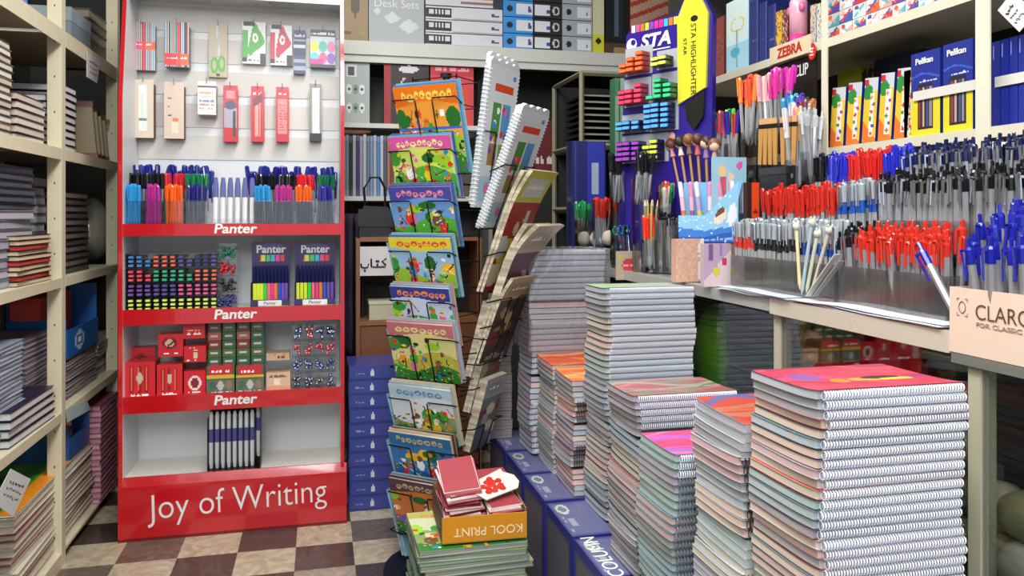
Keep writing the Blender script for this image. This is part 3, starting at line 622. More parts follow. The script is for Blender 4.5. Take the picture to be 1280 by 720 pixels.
# two highlighter display boxes
for bi, (x0, x1) in enumerate(((313, 362), (368, 419))):
    a, b = at_Y(x0, 381, DY+.03), at_Y(x1, 303, DY+.06); w_ = (b.x-a.x); b.x = a.x+w_
    t = thing('highlighter_box', 'purple header box of neon highlighters, %s of the two' % ('left' if bi == 0 else 'right'), 'box', (a.x+w_/2, DY+.05, z2))
    H = b.z-z2
    PU = M('#352a5c', .3, 0, .3)
    MB().box(-w_/2, w_/2, -.02, .05, 0, .006).box(-w_/2, w_/2, -.02, -.017, .006, .035).box(-w_/2, -w_/2+.002, -.017, .05, .006, .1).box(w_/2-.002, w_/2, -.017, .05, .006, .1).box(-w_/2, w_/2, .047, .05, .006, H-.02).build('tray', PU, t)
    A = Art(40, 24, '#352a5c').oval(.5, .72, .36, .24, '#5a4a80')
    for i, c in enumerate(['#e8783a', '#d8e04a', '#4ac87a', '#48b8d8', '#e8508a', '#e83a4a']): A.rect(.14+i*.12, .24+i*.12, .12, .4, c)
    A.oval(.14, .3, .09, .2, '#352a5c')
    hc = link('header_card', A.mesh('header_card', w_, .085), t, (0, .046, H-.085))
    text('Panter', .042, WHITE, t, (0, .0445, H-.028), (R(90), 0, 0), offset=.001)
    text('Panter', .018, PU, t, (0, -.0235, .022), (R(90), 0, 0)); MB().box(-w_*.3, w_*.3, -.023, -.02, .012, .032).build('name_label', WHITE, t)
    MB().box(-w_*.1, w_*.48, -.0225, -.0203, .003, .011).build('yellow_strip', M('#e0dc50', .4), t)
    for k, c in enumerate('yyygrkobvv'):
        cc = {'o': '#f0883a', 'b': '#3c64c8', 'y': '#e2f04a', 'g': '#48d84a', 'r': '#f07a8a', 'k': '#ec4a9a', 'v': '#7a5ab8'}[c]
        x = t.location.x-w_/2+.012+k*(w_-.024)/9
        m = pen_mesh('#1c2050', cc, 'marker')
        o = link('highlighter', m, None, (x, t.location.y+.012, z2+.009), (0, 0, 0)); o.scale = (.88, .88, 1.02); tag(o, 'dark-capped neon highlighter standing in the %s purple box, %s from its left' % ('left' if bi == 0 else 'right', ordw(k+1) if k else 'first'), 'highlighter')
# section 3
z3 = rails[2][0]-.012
def dbox(name, label, px0, px1, py0, py1, bg, art, Y=DY+.04, dep=.08, cat='box', z0=None):
    a = at_Y(px0, py1, Y); b = at_Y(px1, py0, Y); w_ = b.x-a.x; zz = a.z if z0 is None else z0; h = b.z-zz
    t = thing(name, label, cat, ((a.x+b.x)/2, Y, zz))
    MB().box(-w_/2, w_/2, .0006, dep, 0, h).build('body', bg, t)
    A = Art(max(8, int(w_/.0045)), max(8, int(h/.0045)), '#cc1f2a'); art(A, np.random.RandomState(int(px0*7+py0))); link('front_print', A.mesh('front_print', w_, h), t)
    return t
REDB = M('#c01c28', .3, 0, .3)
def rb(kind):
    def f(A, rs):
        A.rect(0, 1, 0, 1, '#d0202a')
        if kind == 'tubes':
            for u in (.18, .42, .66): A.rect(u, u+.13, .15, .9, '#9a141c').rect(u+.03, u+.07, .2, .85, '#e86a4a')
            A.oval(.5, .55, .1, .16, '#c8b8a0'); A.words(.2, .8, .04, .08, '#ffffff', rs)
        elif kind == 'clock': A.oval(.45, .6, .3, .26, '#7a1018').oval(.45, .6, .18, .16, '#d8b0a0').line(.4, .5, .7, .7, .04, '#202020').words(.15, .85, .1, .12, '#ffffff', rs)
        elif kind == 'glue': A.rect(.42, .62, .25, .75, '#d8c8b0').rect(.42, .62, .6, .68, '#8a1018').words(.15, .85, .06, .08, '#ffffff', rs).words(.1, .5, .85, .08, '#f8d0c0', rs)
        elif kind == 'plain': A.words(.2, .8, .25, .16, '#ffffff', rs).words(.15, .85, .5, .14, '#f0b8a8', rs)
        elif kind == 'small': A.oval(.5, .5, .3, .3, '#f0d8d0').oval(.5, .5, .2, .2, '#8a1a30').words(.2, .8, .08, .1, '#ffffff', rs)
    return f
dbox('glue_box', 'red box with three tube pictures at the left of the third section', 155, 194, 452, 492, REDB, rb('tubes'), dep=.1, z0=z3, cat='box')
dbox('glue_box', 'red box with raised flap standing behind the tube box', 161, 194, 434, 492, REDB, rb('clock'), Y=DY+.15, dep=.06, z0=z3)
dbox('glue_box', 'red box with two tube pictures in the third section', 196, 228, 455, 492, REDB, rb('tubes'), dep=.08, z0=z3)
zq = at_Y(0, 455, DY+.04).z
dbox('clip_box', 'red box with round clip picture stacked above the tube boxes', 198, 229, 417, 455, REDB, rb('clock'), Y=DY+.05, dep=.06, z0=zq+.001)
dbox('clip_box', 'small red box lowest in its column next to the eraser packs', 230, 257, 463, 492, REDB, rb('small'), dep=.08, z0=z3)
zq = at_Y(0, 463, DY+.04).z
dbox('glue_box', 'red box with glue stick picture, middle of its column', 230, 257, 432, 463, REDB, rb('glue'), Y=DY+.042, dep=.07, z0=zq+.001)
zq = at_Y(0, 432, DY+.042).z
dbox('glue_box', 'red box with white lettering, top of its column', 229, 256, 404, 431, REDB, rb('plain'), Y=DY+.045, dep=.07, z0=zq+.001)
EG = ['#8a3a3c', '#56703c', '#b86a5a', '#5a5a3a', '#3c6a4a']
nm = ['dark red', 'olive', 'salmon', 'brown', 'green']
for c_ in range(4):
    xa = 260+c_*18
    for r_ in range(9):
        i = (c_ % 2)*1+2*(r_ % 2)
        ci = [0, 4, 2, 1, 3][(r_*2+(c_ % 2)) % 5] if c_ % 2 == 0 else [4, 1, 4][r_ % 3]
        a = at_Y(xa, 0, DY+.1).x; b = at_Y(xa+17, 0, DY+.1).x; z = z3+.001+r_*.0325
        t = thing('eraser', '%s wrapped eraser, %s from the bottom in eraser column %s' % (nm[ci], ['lowest', 'second', 'third', 'fourth', 'fifth', 'sixth', 'seventh', 'eighth', 'highest'][r_], ['one from the left', 'two', 'three', 'four by the beige boxes'][c_]), 'eraser', ((a+b)/2, DY+.11, z))
        MB().rbox(-(b-a)/2, (b-a)/2, -.02, .03, 0, .031, .004).build('body', M(EG[ci], .3, 0, .3), t)
        MB().box(-(b-a)*.3, (b-a)*.25, -.0206, -.02, .012, .02).build('label', M('#d8cfc4', .4), t)
for k, (x0, x1) in enumerate(((258, 293), (295, 330))):
    def ar(A, rs):
        A.rect(0, 1, 0, 1, '#56583c').rect(0, 1, .55, .66, '#c8b83a').rect(.1, .9, .66, 1, '#cc2430').rect(0, 1, .1, .5, '#6a6a5a')
        for i in range(3): A.oval(.2+i*.3, .3, .12, .16, ['#3a6a50', '#b8c0b8', '#8a7a60'][i])
        A.words(.2, .8, .75, .1, '#ffffff', rs).words(.1, .9, .02, .07, '#ffffff', rs)
    dbox('eraser_box', 'small counter box with red flap in front of the erasers, %s' % ('left one' if k == 0 else 'right one'), x0, x1, 456, 491, M('#6a3a30', .4), ar, Y=DY+.035, dep=.04, z0=z3)
dbox('pencil_box', 'beige box with pink band, lower of the two beige ones', 333, 363, 465, 489, M('#c8a488', .5), lambda A, rs: A.rect(0, 1, 0, 1, '#d8b898').rect(0, 1, .0, .3, '#e09a80').rect(.3, .6, .35, .65, '#f0e0c8').words(.1, .9, .75, .12, '#8a5a40', rs), dep=.08, z0=z3)
zq = at_Y(0, 465, DY+.04).z
dbox('pencil_box', 'tan box with small green square, upper of the beige ones', 333, 362, 441, 465, M('#b8987c', .5), lambda A, rs: A.rect(0, 1, 0, 1, '#c8a888').rect(.5, .6, .25, .6, '#3a5a4a').rect(.65, .8, .25, .6, '#7a4a3a').words(.1, .9, .75, .1, '#a86a50', rs), dep=.075, z0=zq+.001)
a, b = at_Y(365, 0, DY+.06).x, at_Y(420, 0, DY+.06).x
pr = thing('pin_rack', 'clear grid rack of blue, red and black push pins at the right', 'rack', ((a+b)/2, DY+.07, z3)); w_ = (b-a)/2
m = MB()
for i in range(5): m.box(-w_, w_, -.02, .04, i*.062, i*.062+.002)
for k in range(5): m.box(-w_+k*w_/2-.001, -w_+k*w_/2+.001, -.02, .04, 0, .25)
m.box(-w_, w_, .038, .04, 0, .25).build('clear_shell', CLEAR, pr)
for i, cs in enumerate([['#16161a', '#2a2c60'], ['#1c2c88', '#20307c'], ['#c82434', '#d03a48'], ['#24469c', '#1c2c80']]):
    for k in range(4):
        m = MB(); rs = np.random.RandomState(i*9+k)
        for j in range(9): m.ball((-w_+(k+.5)*w_/2+rs.uniform(-.013, .013), rs.uniform(-.012, .02), .01+i*.062+rs.uniform(0, .036)), .0068, 1, 1, 1, 6, 4)
        o = m.build('push_pins', M(cs[k % 2] if not (i == 3 and k == 1) else '#d03040', .25, 0, .5), None, pr.location); tag(o, 'little heap of %s push pins, grid row %s, column %s' % (['black', 'blue', 'red', 'navy'][i], ['four at bottom', 'three', 'two', 'one at top'][i], ['one', 'two', 'three', 'four'][k]), 'push pins'); o['kind'] = 'stuff'
# section 4: tray of silver pens
z4 = .222
a, b = at_Y(260, 0, DY+.05).x, at_Y(326, 0, DY+.05).x
t = thing('pen_tray', 'black upright pen tray holding white pens on the bottom shelf', 'tray', ((a+b)/2, DY+.06, z4+.001)); w_ = (b-a)/2
m = MB().box(-w_, w_, .05, .055, 0, .25).box(-w_, w_, -.03, .05, 0, .006)
for k in range(9): m.box(-w_+k*w_/4.5-.001, -w_+k*w_/4.5+.001, -.028, .05, .006, .2)
m.box(w_-.002, w_, -.03, .05, .006, .235); m.build('shell', BLACK, t)
for k in range(9):
    x = -w_+(k+.5)*w_/4.5; 
    p = thing('marker_pen', 'white marker with violet band in the black tray, %s from the left' % (ordw(k+1) if k else 'first'), 'marker', (t.location.x+x, t.location.y+(.0 if k < 8 else .02), z4+.008+(.0 if k < 8 else .03)))
    MB().lathe([(.006, 0), (.009, .02), (.0095, .13), (.0085, .16)], 8).build('barrel', M('#dfe0e4', .25, 0, .4), p); MB().lathe([(.0097, .10), (.0099, .15)], 8).build('band', M('#5c5a9c', .3), p); MB().lathe([(.0085, .16), (.008, .2), (.004, .215)], 8).build('cap', M('#e8e8ea', .25, 0, .4), p)
    if k == 8: p.rotation_euler = (0, 0, 0)
# ================================================================== BACK WALL SHELVING
YB = 3.9
bs = thing('back_shelving', 'white painted wall shelving behind the magazine rack', 'shelving', (.8, 4.12, 0))
WSH = M('#d2d2cb', .4)
rel(MB().box(-.5, 1.75, YB, YB+.02, 1.965, 2.03).box(-.5, 1.75, YB+.02, 4.35, 2.0, 2.03).box(-.5, 1.75, YB+.012, YB+.02, 1.93, 1.965), 'shelf_board', WSH, bs)
rel(MB().box(-.5, .82, YB+.02, 4.35, 1.615, 1.637), 'shelf_board', WSH, bs)
rel(MB().box(-.5, .82, YB+.02, 4.35, 1.262, 1.284), 'shelf_board', WSH, bs)
rel(MB().box(.82, .84, YB+.02, 4.35, 0, 1.965), 'upright', M('#8f9088', .5), bs)
rel(MB().box(-.52, -.5, YB+.02, 4.35, 0, 2.3), 'upright', M('#8f9088', .5), bs)
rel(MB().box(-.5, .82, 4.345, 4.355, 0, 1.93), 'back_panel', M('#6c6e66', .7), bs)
def bbox(name, label, px0, px1, py0, py1, z0, bg, art, Y=YB+.03, dep=.25, cat='box', res=.008, fz=None):
    a = at_Y(px0, py1, Y); b = at_Y(px1, py0, Y); w_ = b.x-a.x; h = (fz if fz else b.z)-z0
    t = thing(name, label, cat, ((a.x+b.x)/2, Y, z0))
    MB().box(-w_/2, w_/2, .0006, dep, 0, h).build('body', bg, t)
    A = Art(max(8, int(w_/res)), max(8, int(h/res)), '#888888'); art(A, np.random.RandomState(int(px0))); link('front_print', A.mesh('front_print', w_, h, mat=PRINT_MATTE), t)
    return t, w_, h
zT = 2.031
def art_logo(A, rs): A.rect(0, 1, 0, 1, '#a08660').oval(.5, .6, .2, .13, '#5c5040').rect(.46, .54, .4, .6, '#5c5040').rect(.1, .35, .1, .16, '#6f6048').rect(.65, .85, .1, .18, '#8aa83a')
bbox('cardboard_box', 'brown kraft cardboard box with a dark round mark beside the red stand top', 428, 460, -22, 46, zT, M('#9c8058', .7), art_logo, dep=.2)
def art_desk(A, rs):
    A.rect(0, 1, 0, 1, '#b0b5b9')
    A.line(.25, .5, .45, .62, .0, '#d8dcde')
    for cu, cv, k in ((.42, .40, .10), (.72, .28, .12), (.15, .5, .05)):
        m = (np.abs(A.u-cu)/(k*1.6)+np.abs(A.v-cv)/k) <= 1; A.a[m] = lin('#d6dadd')
t, w_, h = bbox('desk_set_box', 'pale grey box printed Desk Sets on the high back shelf', 461, 530, -22, 48, zT, M('#a7adb2', .5), art_desk)
text('Desk Sets', .055, WHITE, t, (0, -.002, h*.62), (R(90), 0, 0))
def art_bw(k):
    def f(A, rs):
        A.rect(0, 1, 0, 1, '#d9d7de').rect(.0, .34, .12, .9, '#1c1c22')
        for i in range(7): A.rect(.05+i*.038, .075+i*.038, .35, .7, '#d8d8e0')
        A.rect(.35, 1, .0, .08, '#a8a6ae').words(.85, .95, .4, .25, '#4a4a60', rs)
    return f
for i in range(3):
    bbox('stapler_box', 'flat white and black box, %s of three under the big white box' % ['lowest', 'middle', 'upper'][i], 532, 628, 0, 52, zT+i*.066, M('#cfccd4', .5), art_bw(i), fz=zT+i*.066+.062)
def art_big(A, rs):
    A.rect(0, 1, 0, 1, '#d6d3da'); A.line(.45, .75, .6, .45, .07, '#23211f').line(.58, .45, .78, .75, .05, '#23211f').rect(.14, .22, .2, .8, '#1c1a1e').rect(.5, .88, .18, .22, '#c8884a').rect(.45, .88, .08, .12, '#8a6a70').rect(.88, 1, 0, .75, '#2c2c40')
bbox('machine_box', 'big white box with black device picture on the high back shelf', 532, 628, -20, 14, zT+.2, M('#cfccd4', .5), art_big, fz=2.42, res=.006)
def art_bind(c, lab):
    def f(A, rs):
        A.rect(0, 1, 0, 1, c).rect(*lab, .18, .85, '#dfe3e8').words(lab[1]-.15, lab[1]-.03, .3, .4, '#4a4a9a', rs)
        if c != '#1b1b20': A.oval(.22 if lab[0] > .3 else .3, .5, .09, .22, '#17181c')
        else: A.oval(.8, .5, .12, .3, '#c8ccd4').oval(.8, .5, .07, .18, '#17181c')
    return f
for i in range(4):
    for (x0, x1, c, lab, nm) in ((629, 666, '#3a92d8', (.45, 1), 'blue'), (667, 702, '#1b1b20', (.05, .6), 'black'), (703, 740, '#a6adb4', (.5, .95), 'grey')):
        z = zT+i*.083
        bbox('lever_arch_file', '%s lever arch file lying on the high back shelf, %s in its pile' % (nm, ['lowest', 'second up', 'third up', 'top'][i]), x0, x1, 0, 52, z, M(c, .35, 0, .2), art_bind(c, lab), cat='file', fz=z+.079, res=.006)
bbox('lever_arch_file', 'yellow and cream file standing at the end of the grey files', 741, 755, -10, 62, zT, M('#c8bd4a', .5), lambda A, rs: A.rect(0, 1, 0, 1, '#d8d6b0').rect(0, 1, 0, .3, '#d8d230').oval(.5, .2, .25, .05, '#1c1c1c'), cat='file')
bbox('briefcase', 'black leather case standing right of the files', 757, 786, -20, 42, zT+.06, M('#141518', .25, 0, .4), lambda A, rs: A.rect(0, 1, 0, 1, '#16181c').rect(.4, .55, .1, 1, '#566274').rect(.62, .68, .05, 1, '#2c3440'), cat='case')
bbox('cardboard_box', 'small brown carton under the black leather case', 756, 786, 44, 63, zT, M('#7a5c3c', .7), lambda A, rs: A.rect(0, 1, 0, 1, '#54402c').rect(.35, .9, .0, .6, '#a8885c'), fz=zT+.058)
bbox('parcel', 'red and white striped parcel on the back shelf behind the purple stand', 788, 850, -20, 60, zT, M('#b04a3c', .5), lambda A, rs: [A.rect(0, 1, 0, 1, '#c8a08c')]+[A.line(0, i/6, 1, i/6+.3, .03, '#b8442c') for i in range(-2, 6)])
# second level
zS = 1.638
def art_hw(A, rs):
    A.rect(0, 1, 0, 1, '#b4bab8').rect(.08, .5, .75, .95, '#dfe2e2').rect(.15, .4, .78, .92, '#4a4c52'); 
    for i in range(6): A.oval(.2+(i % 3)*.25, .55-.3*(i//3), .1, .08, ['#dfe8e2', '#8a9a90', '#e8ece8'][i % 3]).oval(.2+(i % 3)*.25, .55-.3*(i//3), .04, .03, '#3a4a44')
bbox('hardware_pack', 'clear and white blister pack on the second back shelf', 430, 462, 78, 149, zS, M('#a8aeac', .4), art_hw, dep=.05, cat='pack', res=.006)
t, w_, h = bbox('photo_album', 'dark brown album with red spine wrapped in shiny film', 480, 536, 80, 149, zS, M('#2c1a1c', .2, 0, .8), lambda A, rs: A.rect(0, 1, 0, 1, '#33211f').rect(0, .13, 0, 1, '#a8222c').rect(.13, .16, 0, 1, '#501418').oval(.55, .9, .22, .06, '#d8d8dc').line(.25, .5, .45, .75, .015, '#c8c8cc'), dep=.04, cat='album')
bbox('photo_album', 'red framed album standing behind the orange comic', 538, 592, 82, 149, zS, M('#b8202c', .25, 0, .5), lambda A, rs: A.rect(0, 1, 0, 1, '#d8404c').rect(0, 1, .8, 1, '#c22c3c').rect(.1, .9, .02, .62, '#e04830').words(.1, .9, .9, .05, '#e8a0a8', rs), dep=.05, cat='album')
# row of thin files/books standing
cs = ['#8a97a0', '#6f8490', '#2a3236', '#a2a8ac', '#4a3a6c', '#9a94a8', '#b4b8c4', '#6c7c94', '#7a94b4', '#a8b4c0', '#5a84b8', '#b8c0cc', '#5c5e70', '#a07a64', '#8a4a3c', '#b8b0a8', '#9aa4b0', '#30343c', '#8c9cac', '#3c5c8c', '#8a9098', '#5c6c7c', '#aeb2b8', '#404858']
cn = ['grey', 'slate', 'black', 'pale grey', 'purple', 'mauve grey', 'pale lilac', 'steel blue', 'light blue', 'pale blue', 'bright blue', 'whitish', 'dark grey', 'tan', 'rust', 'beige', 'silver', 'charcoal', 'dull blue', 'deep blue', 'ash', 'smoky blue', 'off-white', 'ink blue']
for i, c in enumerate(cs):
    x = at_Y(430, 0, YB+.04).x+i*.0165
    book('thin_file', '%s thin file in the upright row, third back shelf, %s from left' % (cn[i], ordw(i+1) if i else 'first'), 'file', (x, YB+.15, 1.285), (.0145, .2, .30-.01*random.random()), c, c)
bx = at_Y(440, 167, YB+.06)
t = thing('wooden_roller', 'pale wooden handle lying across the tops of the files', 'handle', (bx.x+.02, YB+.065, 1.588), (0, R(90), 0))
MB().lathe([(.006, -.07), (.014, -.06), (.014, 0), (.009, .05), (.005, .07)], 10).build('handle', M('#b98a5c', .5), t); t.location.z = 1.600
# stack of reams
n = 10
for i in range(n):
    j = n-i
    t = thing('paper_ream', 'blue paper ream with white star mark, %s in the pile beside the red stand' % (ordw(j)+(' down' if j > 1 else '')), 'paper ream', (.262+random.uniform(-.002, .002), 3.40, i*.0585+.001), (0, 0, random.uniform(-.01, .01)))
    MB().rbox(-.15, .15, -.12, .12, 0, .0572, .004).build('wrapper', M('#3b4590', .35, 0, .3, .08), t)
    A = Art(60, 12, '#3b4590').rect(0, 1, .0, .08, '#2a326e').words(.08, .2, .4, .16, '#8a94cc', np.random.RandomState(i))
    for k in range(5):
        a_ = k*2*math.pi/5+math.pi/2; A.oval(.31+.017*math.cos(a_), .5+.17*math.sin(a_), .013, .13, '#cfd2de')
    A.oval(.31, .5, .006, .07, '#d8c86a')
    link('end_label', A.mesh('end_label', .29, .05, mat=PRINT_MATTE), t, (0, -.1206, .0035))
# wooden cabinet with sign
a = at_Y(445, 300, 3.62)
t = thing('wooden_cabinet', 'brown wooden cabinet behind the magazine rack holding a white sign', 'cabinet', (.39, 3.72, 0)); WD = M('#8a5c3c', .5, 0, 0, .2)
x0 = a.x; 
rel(MB().box(x0, x0+.018, 3.62, 3.85, 0, 1.09), 'side_panel', WD, t); rel(MB().box(x0+.55, x0+.57, 3.62, 3.85, 0, 1.09), 'side_panel', WD, t)
rel(MB().box(x0+.018, x0+.55, 3.84, 3.85, 0, 1.09), 'back_panel', M('#201a16', .7), t)
for z in (.51, .70, 1.075): rel(MB().box(x0+.018, x0+.55, 3.62, 3.84, z, z+.02), 'shelf_board', WD, t)
dr = rel(MB().box(x0+.02, x0+.548, 3.622, 3.64, .535, .695), 'drawer', M('#7a4c30', .45, 0, 0, .2), t)
rel(MB().box(x0+.02, x0+.548, 3.622, 3.64, .05, .505), 'door', M('#6f452c', .45, 0, 0, .2), t)
a = at_Y(450, 345, 3.61); b = at_Y(492, 308, 3.61)
s = thing('shop_sign', 'white sign with black Persian lettering on the wooden cabinet', 'sign', ((a.x+b.x)/2, 3.612, a.z))
w_ = b.x-a.x; MB().box(-w_/2, w_/2, 0, .006, 0, b.z-a.z).build('board', M('#d6cfcf', .5), s)
# ketab in simple strokes (right to left): keh, teh, alef, beh
def stroke(pts, r, z0=0): return [Vector((x, -.002, z)) for x, z in pts]
m = MB(); sc = .033; ox, oz = -.025, .045
for pts in ([(-1.35, .3), (-1.3, -.15), (-.9, -.28), (-.45, -.15), (-.35, .25)], [(0, .95), (.02, -.1), (.3, -.15), (.8, -.15)], [(.8, -.15), (.85, .25)], [(.8, -.15), (1.25, -.15), (1.9, -.12), (1.95, .1), (1.45, .55), (2.0, .95)]):
    m.tube([(ox+x*sc, -.002, oz+z*sc) for x, z in pts], .0042, 6)
for x, z in ((-.85, -.65), (.72, .6), (.95, .6)): m.ball((ox+x*sc, -.002, oz+z*sc), .005)
m.build('lettering', BLACK, s)
t = thing('carton', 'small cream box inside the wooden cabinet', 'box', (x0+.12, 3.70, .721)); MB().box(-.06, .06, -.05, .05, 0, .07).build('body', M('#b9b79c', .6), t); MB().box(-.063, .063, -.053, .053, .07, .085).build('lid', M('#c9c8b0', .6), t)
t = thing('handbag', 'black bag with strap standing on the wooden cabinet', 'bag', (x0+.09, 3.71, 1.0955))
MB().prism([(-.075, 0), (.075, 0), (.07, .10), (.055, .135), (-.05, .14), (-.068, .11)], -.04, .04, 'y').build('body', M('#1a1a1d', .45, 0, .15, .2), t)
MB().box(-.078, .078, -.045, -.041, .045, .125).build('flap', M('#222226', .4, 0, .2), t)
MB().tube([(-.045, 0, .135), (-.05, 0, .22), (-.02, 0, .27), (.02, 0, .27), (.045, 0, .22), (.045, 0, .13)], .006, 6).build('strap', M('#151517', .5), t)
b = blob('carton_sheet', (x0+.27, 3.76, 1.172), .08, .9, .25, .95, M('#a6a6a2', .5), amp=.03); tag(b, 'grey padded pouch beside the black bag on the cabinet', 'pouch'); b.name = 'padded_pouch'
# dark patterned cloth hanging between stand and cabinet
m = MB(); nx_, nz_ = 12, 14
c0 = at_Y(436, 0, 3.78)
for j in range(nz_+1):
    for i in range(nx_+1):
        u = i/nx_-.5; m.v.append((u*.12, .02*math.sin(i*1.9)+.006*math.sin(j), -.66*j/nz_))
for j in range(nz_):
    for i in range(nx_):
        q = j*(nx_+1)+i; m.f.append([q, q+1, q+nx_+2, q+nx_+1]); m.mi.append(0)
cl = m.build('hanging_cloth', M('#2c2438', .8, 0, 0, .5), None, (c0.x+.01, 3.78, 1.2), smooth=True); tag(cl, 'dark purple patterned cloth bag hanging beside the red stand', 'cloth')
sd = cl.modifiers.new('s', 'SOLIDIFY'); sd.thickness = .012

# ================================================================== ROTATING MAGAZINE RACK
def cam2w(r_, f_): return Vector((CT*r_+ST*f_, -ST*r_+CT*f_, 0))
AX = cam2w(-.222, 2.70); A28 = R(27)
nA = cam2w(-math.sin(A28), -math.cos(A28)).normalized(); nB = cam2w(math.cos(A28), -math.sin(A28)).normalized(); nC = -nB
def ang(n_): return math.atan2(n_.x, -n_.y)      # rotation so that local -Y faces n
rack = thing('magazine_rack', 'black wire revolving rack full of children comics and calendars', 'magazine rack', (AX.x, AX.y, 0))
rel(MB().lathe([(.21, 0), (.21, .015), (.05, .03)], 20, AX.x, AX.y), 'base', WIRE, rack)
rel(MB().lathe([(.012, .03), (.012, 1.66)], 10, AX.x, AX.y), 'pole', WIRE, rack)
m = MB()
for sx in (-1, 1):
    for sy in (-1, 1):
        p = AX+nA*(.075*sx)+nB*(.085*sy); m.tube([(p.x, p.y, .06), (p.x, p.y, 1.655)], .003, 6)
for z in np.arange(.08, 1.66, .087):
    P = [AX+nA*(.075*a_)+nB*(.085*b_) for a_, b_ in ((1, 1), (1, -1), (-1, -1), (-1, 1))]
    m.tube([(p.x, p.y, z) for p in P], .0018, 4, True)
rel(m, 'wire_frame', WIRE, rack)
def pocket(n_, z, w_, r0=.09, tilt=.3, h=.085, style=0, u0_=0):
    """wire pocket: ledge plus two hoops in front of the books"""
    t_ = Vector((0, 0, 1)).cross(n_); base = AX+n_*r0
    def P(u, o, zz): q = base+t_*(u+u0_)+n_*(o+zz*math.tan(tilt)); return (q.x, q.y, z+zz)
    m = MB(); g = .034
    m.tube([P(-w_/2, 0, 0), P(-w_/2, g, 0), P(w_/2, g, 0), P(w_/2, 0, 0)], .002, 5)
    for s_ in (-1, 1):
        u1, u0 = s_*w_*.5, s_*w_*.14
        m.tube([P(u0, 0, 0), P(u0, g, 0), P(u0, g+.004, h*.97), P(u0+s_*.004, g+.004, h), P(u1+s_*.004, g+.002, h), P(u1+s_*.004, -.01, h*.9)], .0024, 5)
    m.tube([P(-w_/2, 0, 0), P(-w_/2, -.02, 0)], .002, 4); m.tube([P(w_/2, 0, 0), P(w_/2, -.02, 0)], .002, 4)
    rel(m, 'wire_pocket', WIRE, rack)
BKS = {}
def rack_book(name, label, cat, n_, z, w_, h, r0, tilt, off, th, art, edge='#cfcabc', u=0, backcol='#7fb3c8', yaw=0, group=None):
    t_ = Vector((0, 0, 1)).cross(n_); p = AX+n_*(r0+off)+t_*u
    t = thing(name, label, cat, (p.x, p.y, z), (0, 0, 0), group)
    t.rotation_euler = (Matrix.Rotation(ang(n_)+yaw, 4, 'Z') @ Matrix.Rotation(tilt, 4, 'X')).to_euler()
    k = (round(w_, 3), round(h, 3), th, edge)
    if k not in BKS: BKS[k] = MB().box(-w_/2+.002, w_/2-.002, .0012, th-.0008, .001, h-.001).mesh('pages', pages_mat('page_edges', edge, '#8f8a80', 40))
    link('pages', BKS[k], t)
    MB().box(-w_/2, w_/2, th-.0008, th, 0, h).box(-w_/2-.0008, -w_/2+.0015, .0008, th-.0008, 0, h).box(-w_/2, w_/2, .0004, .0012, 0, h).build('cover', M(backcol, .3, 0, .3), t)
    if art: link('front_picture', art.mesh('front_picture', w_, h), t, (0, 0, 0))
    return t
def ca(seed, title, sky, ground, tcol='#ffffff'): return comic(seed, title, sky, ground, 58, 68, tcol)
tiersA = [  # top px y, width, art, label, title
    (112, .235, .285, ca(11, '#f47a1c', '#f4a03a', '#8ac83a', '#f8e060'), 'orange fruit picture book in the highest front pocket'),
    (171, .235, .2, ca(5, '#e058a8', '#d8e86a', '#4fb034', '#fff2a0'), 'picture book with yellow and pink title band, second front pocket from top'),
    (234, .235, .2, ca(23, '#4a4aa8', '#6fa0dc', '#4cb434', '#f4909a'), 'blue titled picture book with red figures, third front pocket from top'),
    (297, .235, .2, ca(8, '#e8d83a', '#a0c8e8', '#9ac83a', '#e85038'), 'yellow titled picture book with black bird, fourth front pocket from top'),
    (359, .225, .2, ca(31, '#3a3a94', '#c8d8f0', '#3c9c3a', '#f09a3a'), 'navy titled picture book, fifth front pocket from top'),
    (404, .25, .2, ca(17, '#c8707c', '#e0d890', '#b8b83a', '#e8e08a'), 'pink and yellow banner picture book, sixth front pocket from top'),
    (483, .235, .2, ca(41, '#b8d0e0', '#dce4ec', '#8a9a5a', '#5a8ab8'), 'pale picture book of robed figures, seventh front pocket from top'),
    (543, .235, .19, ca(53, '#2a6ca8', '#2f7cc0', '#2a64a0', '#c8b86a'), 'deep blue storybook with gold title, eighth front pocket from top'),
    (602, .235, .2, ca(61, '#5a3c4c', '#d87a3a', '#8a5ab0', '#c8b48a'), 'brown and orange striped storybook, lowest front pocket')]
TL = R(-17)
TL = R(17)
BC = ['#4f86b8', '#6fb0c8', '#5c5c9c', '#3f7aa8', '#8fb8c8', '#c89aa0', '#a8c0c8', '#d8c8a0', '#6a4a44']
for i, (py, w_, h, art, lab) in enumerate(tiersA):
    r0 = .085; zt = CAMH+(HY-py)*2.565/1000 if i else CAMH+(HY-py)*2.60/1000
    if i == 7: h = .2
    z = zt-h*math.cos(TL)
    if i == 0:
        # trim generic fruit shapes
        art.oval(.3, .3, .1, .13, '#f09a2c').oval(.7, .3, .06, .18, '#f4dc3a').oval(.5, .35, .07, .1, '#3c9c3a').rect(0, 1, .5, .53, '#3c6ac8')
    pocket(nA, z-.004, w_*.96, r0, TL, .15 if i else .235, u0_=.035 if i == 0 else 0)
    th = .008
    rack_book('picture_book', lab, 'book', nA, z, w_, h, r0, TL, .026, th, art, backcol=BC[i], u=.035 if i == 0 else 0)
    for k in range(2):
        rack_book('picture_book', ['copy tucked right behind the ', 'rearmost copy behind the '][k]+lab.split(' in the')[0].split(',')[0]+(', pocket %d' % (i+1)), 'book', nA, z, w_, h+.008+.006*k, r0, TL, .016-.010*k, th, None, backcol=BC[(i+k) % 9], u=.004*k-.002+(.035 if i == 0 else 0), yaw=R(2*k-1))
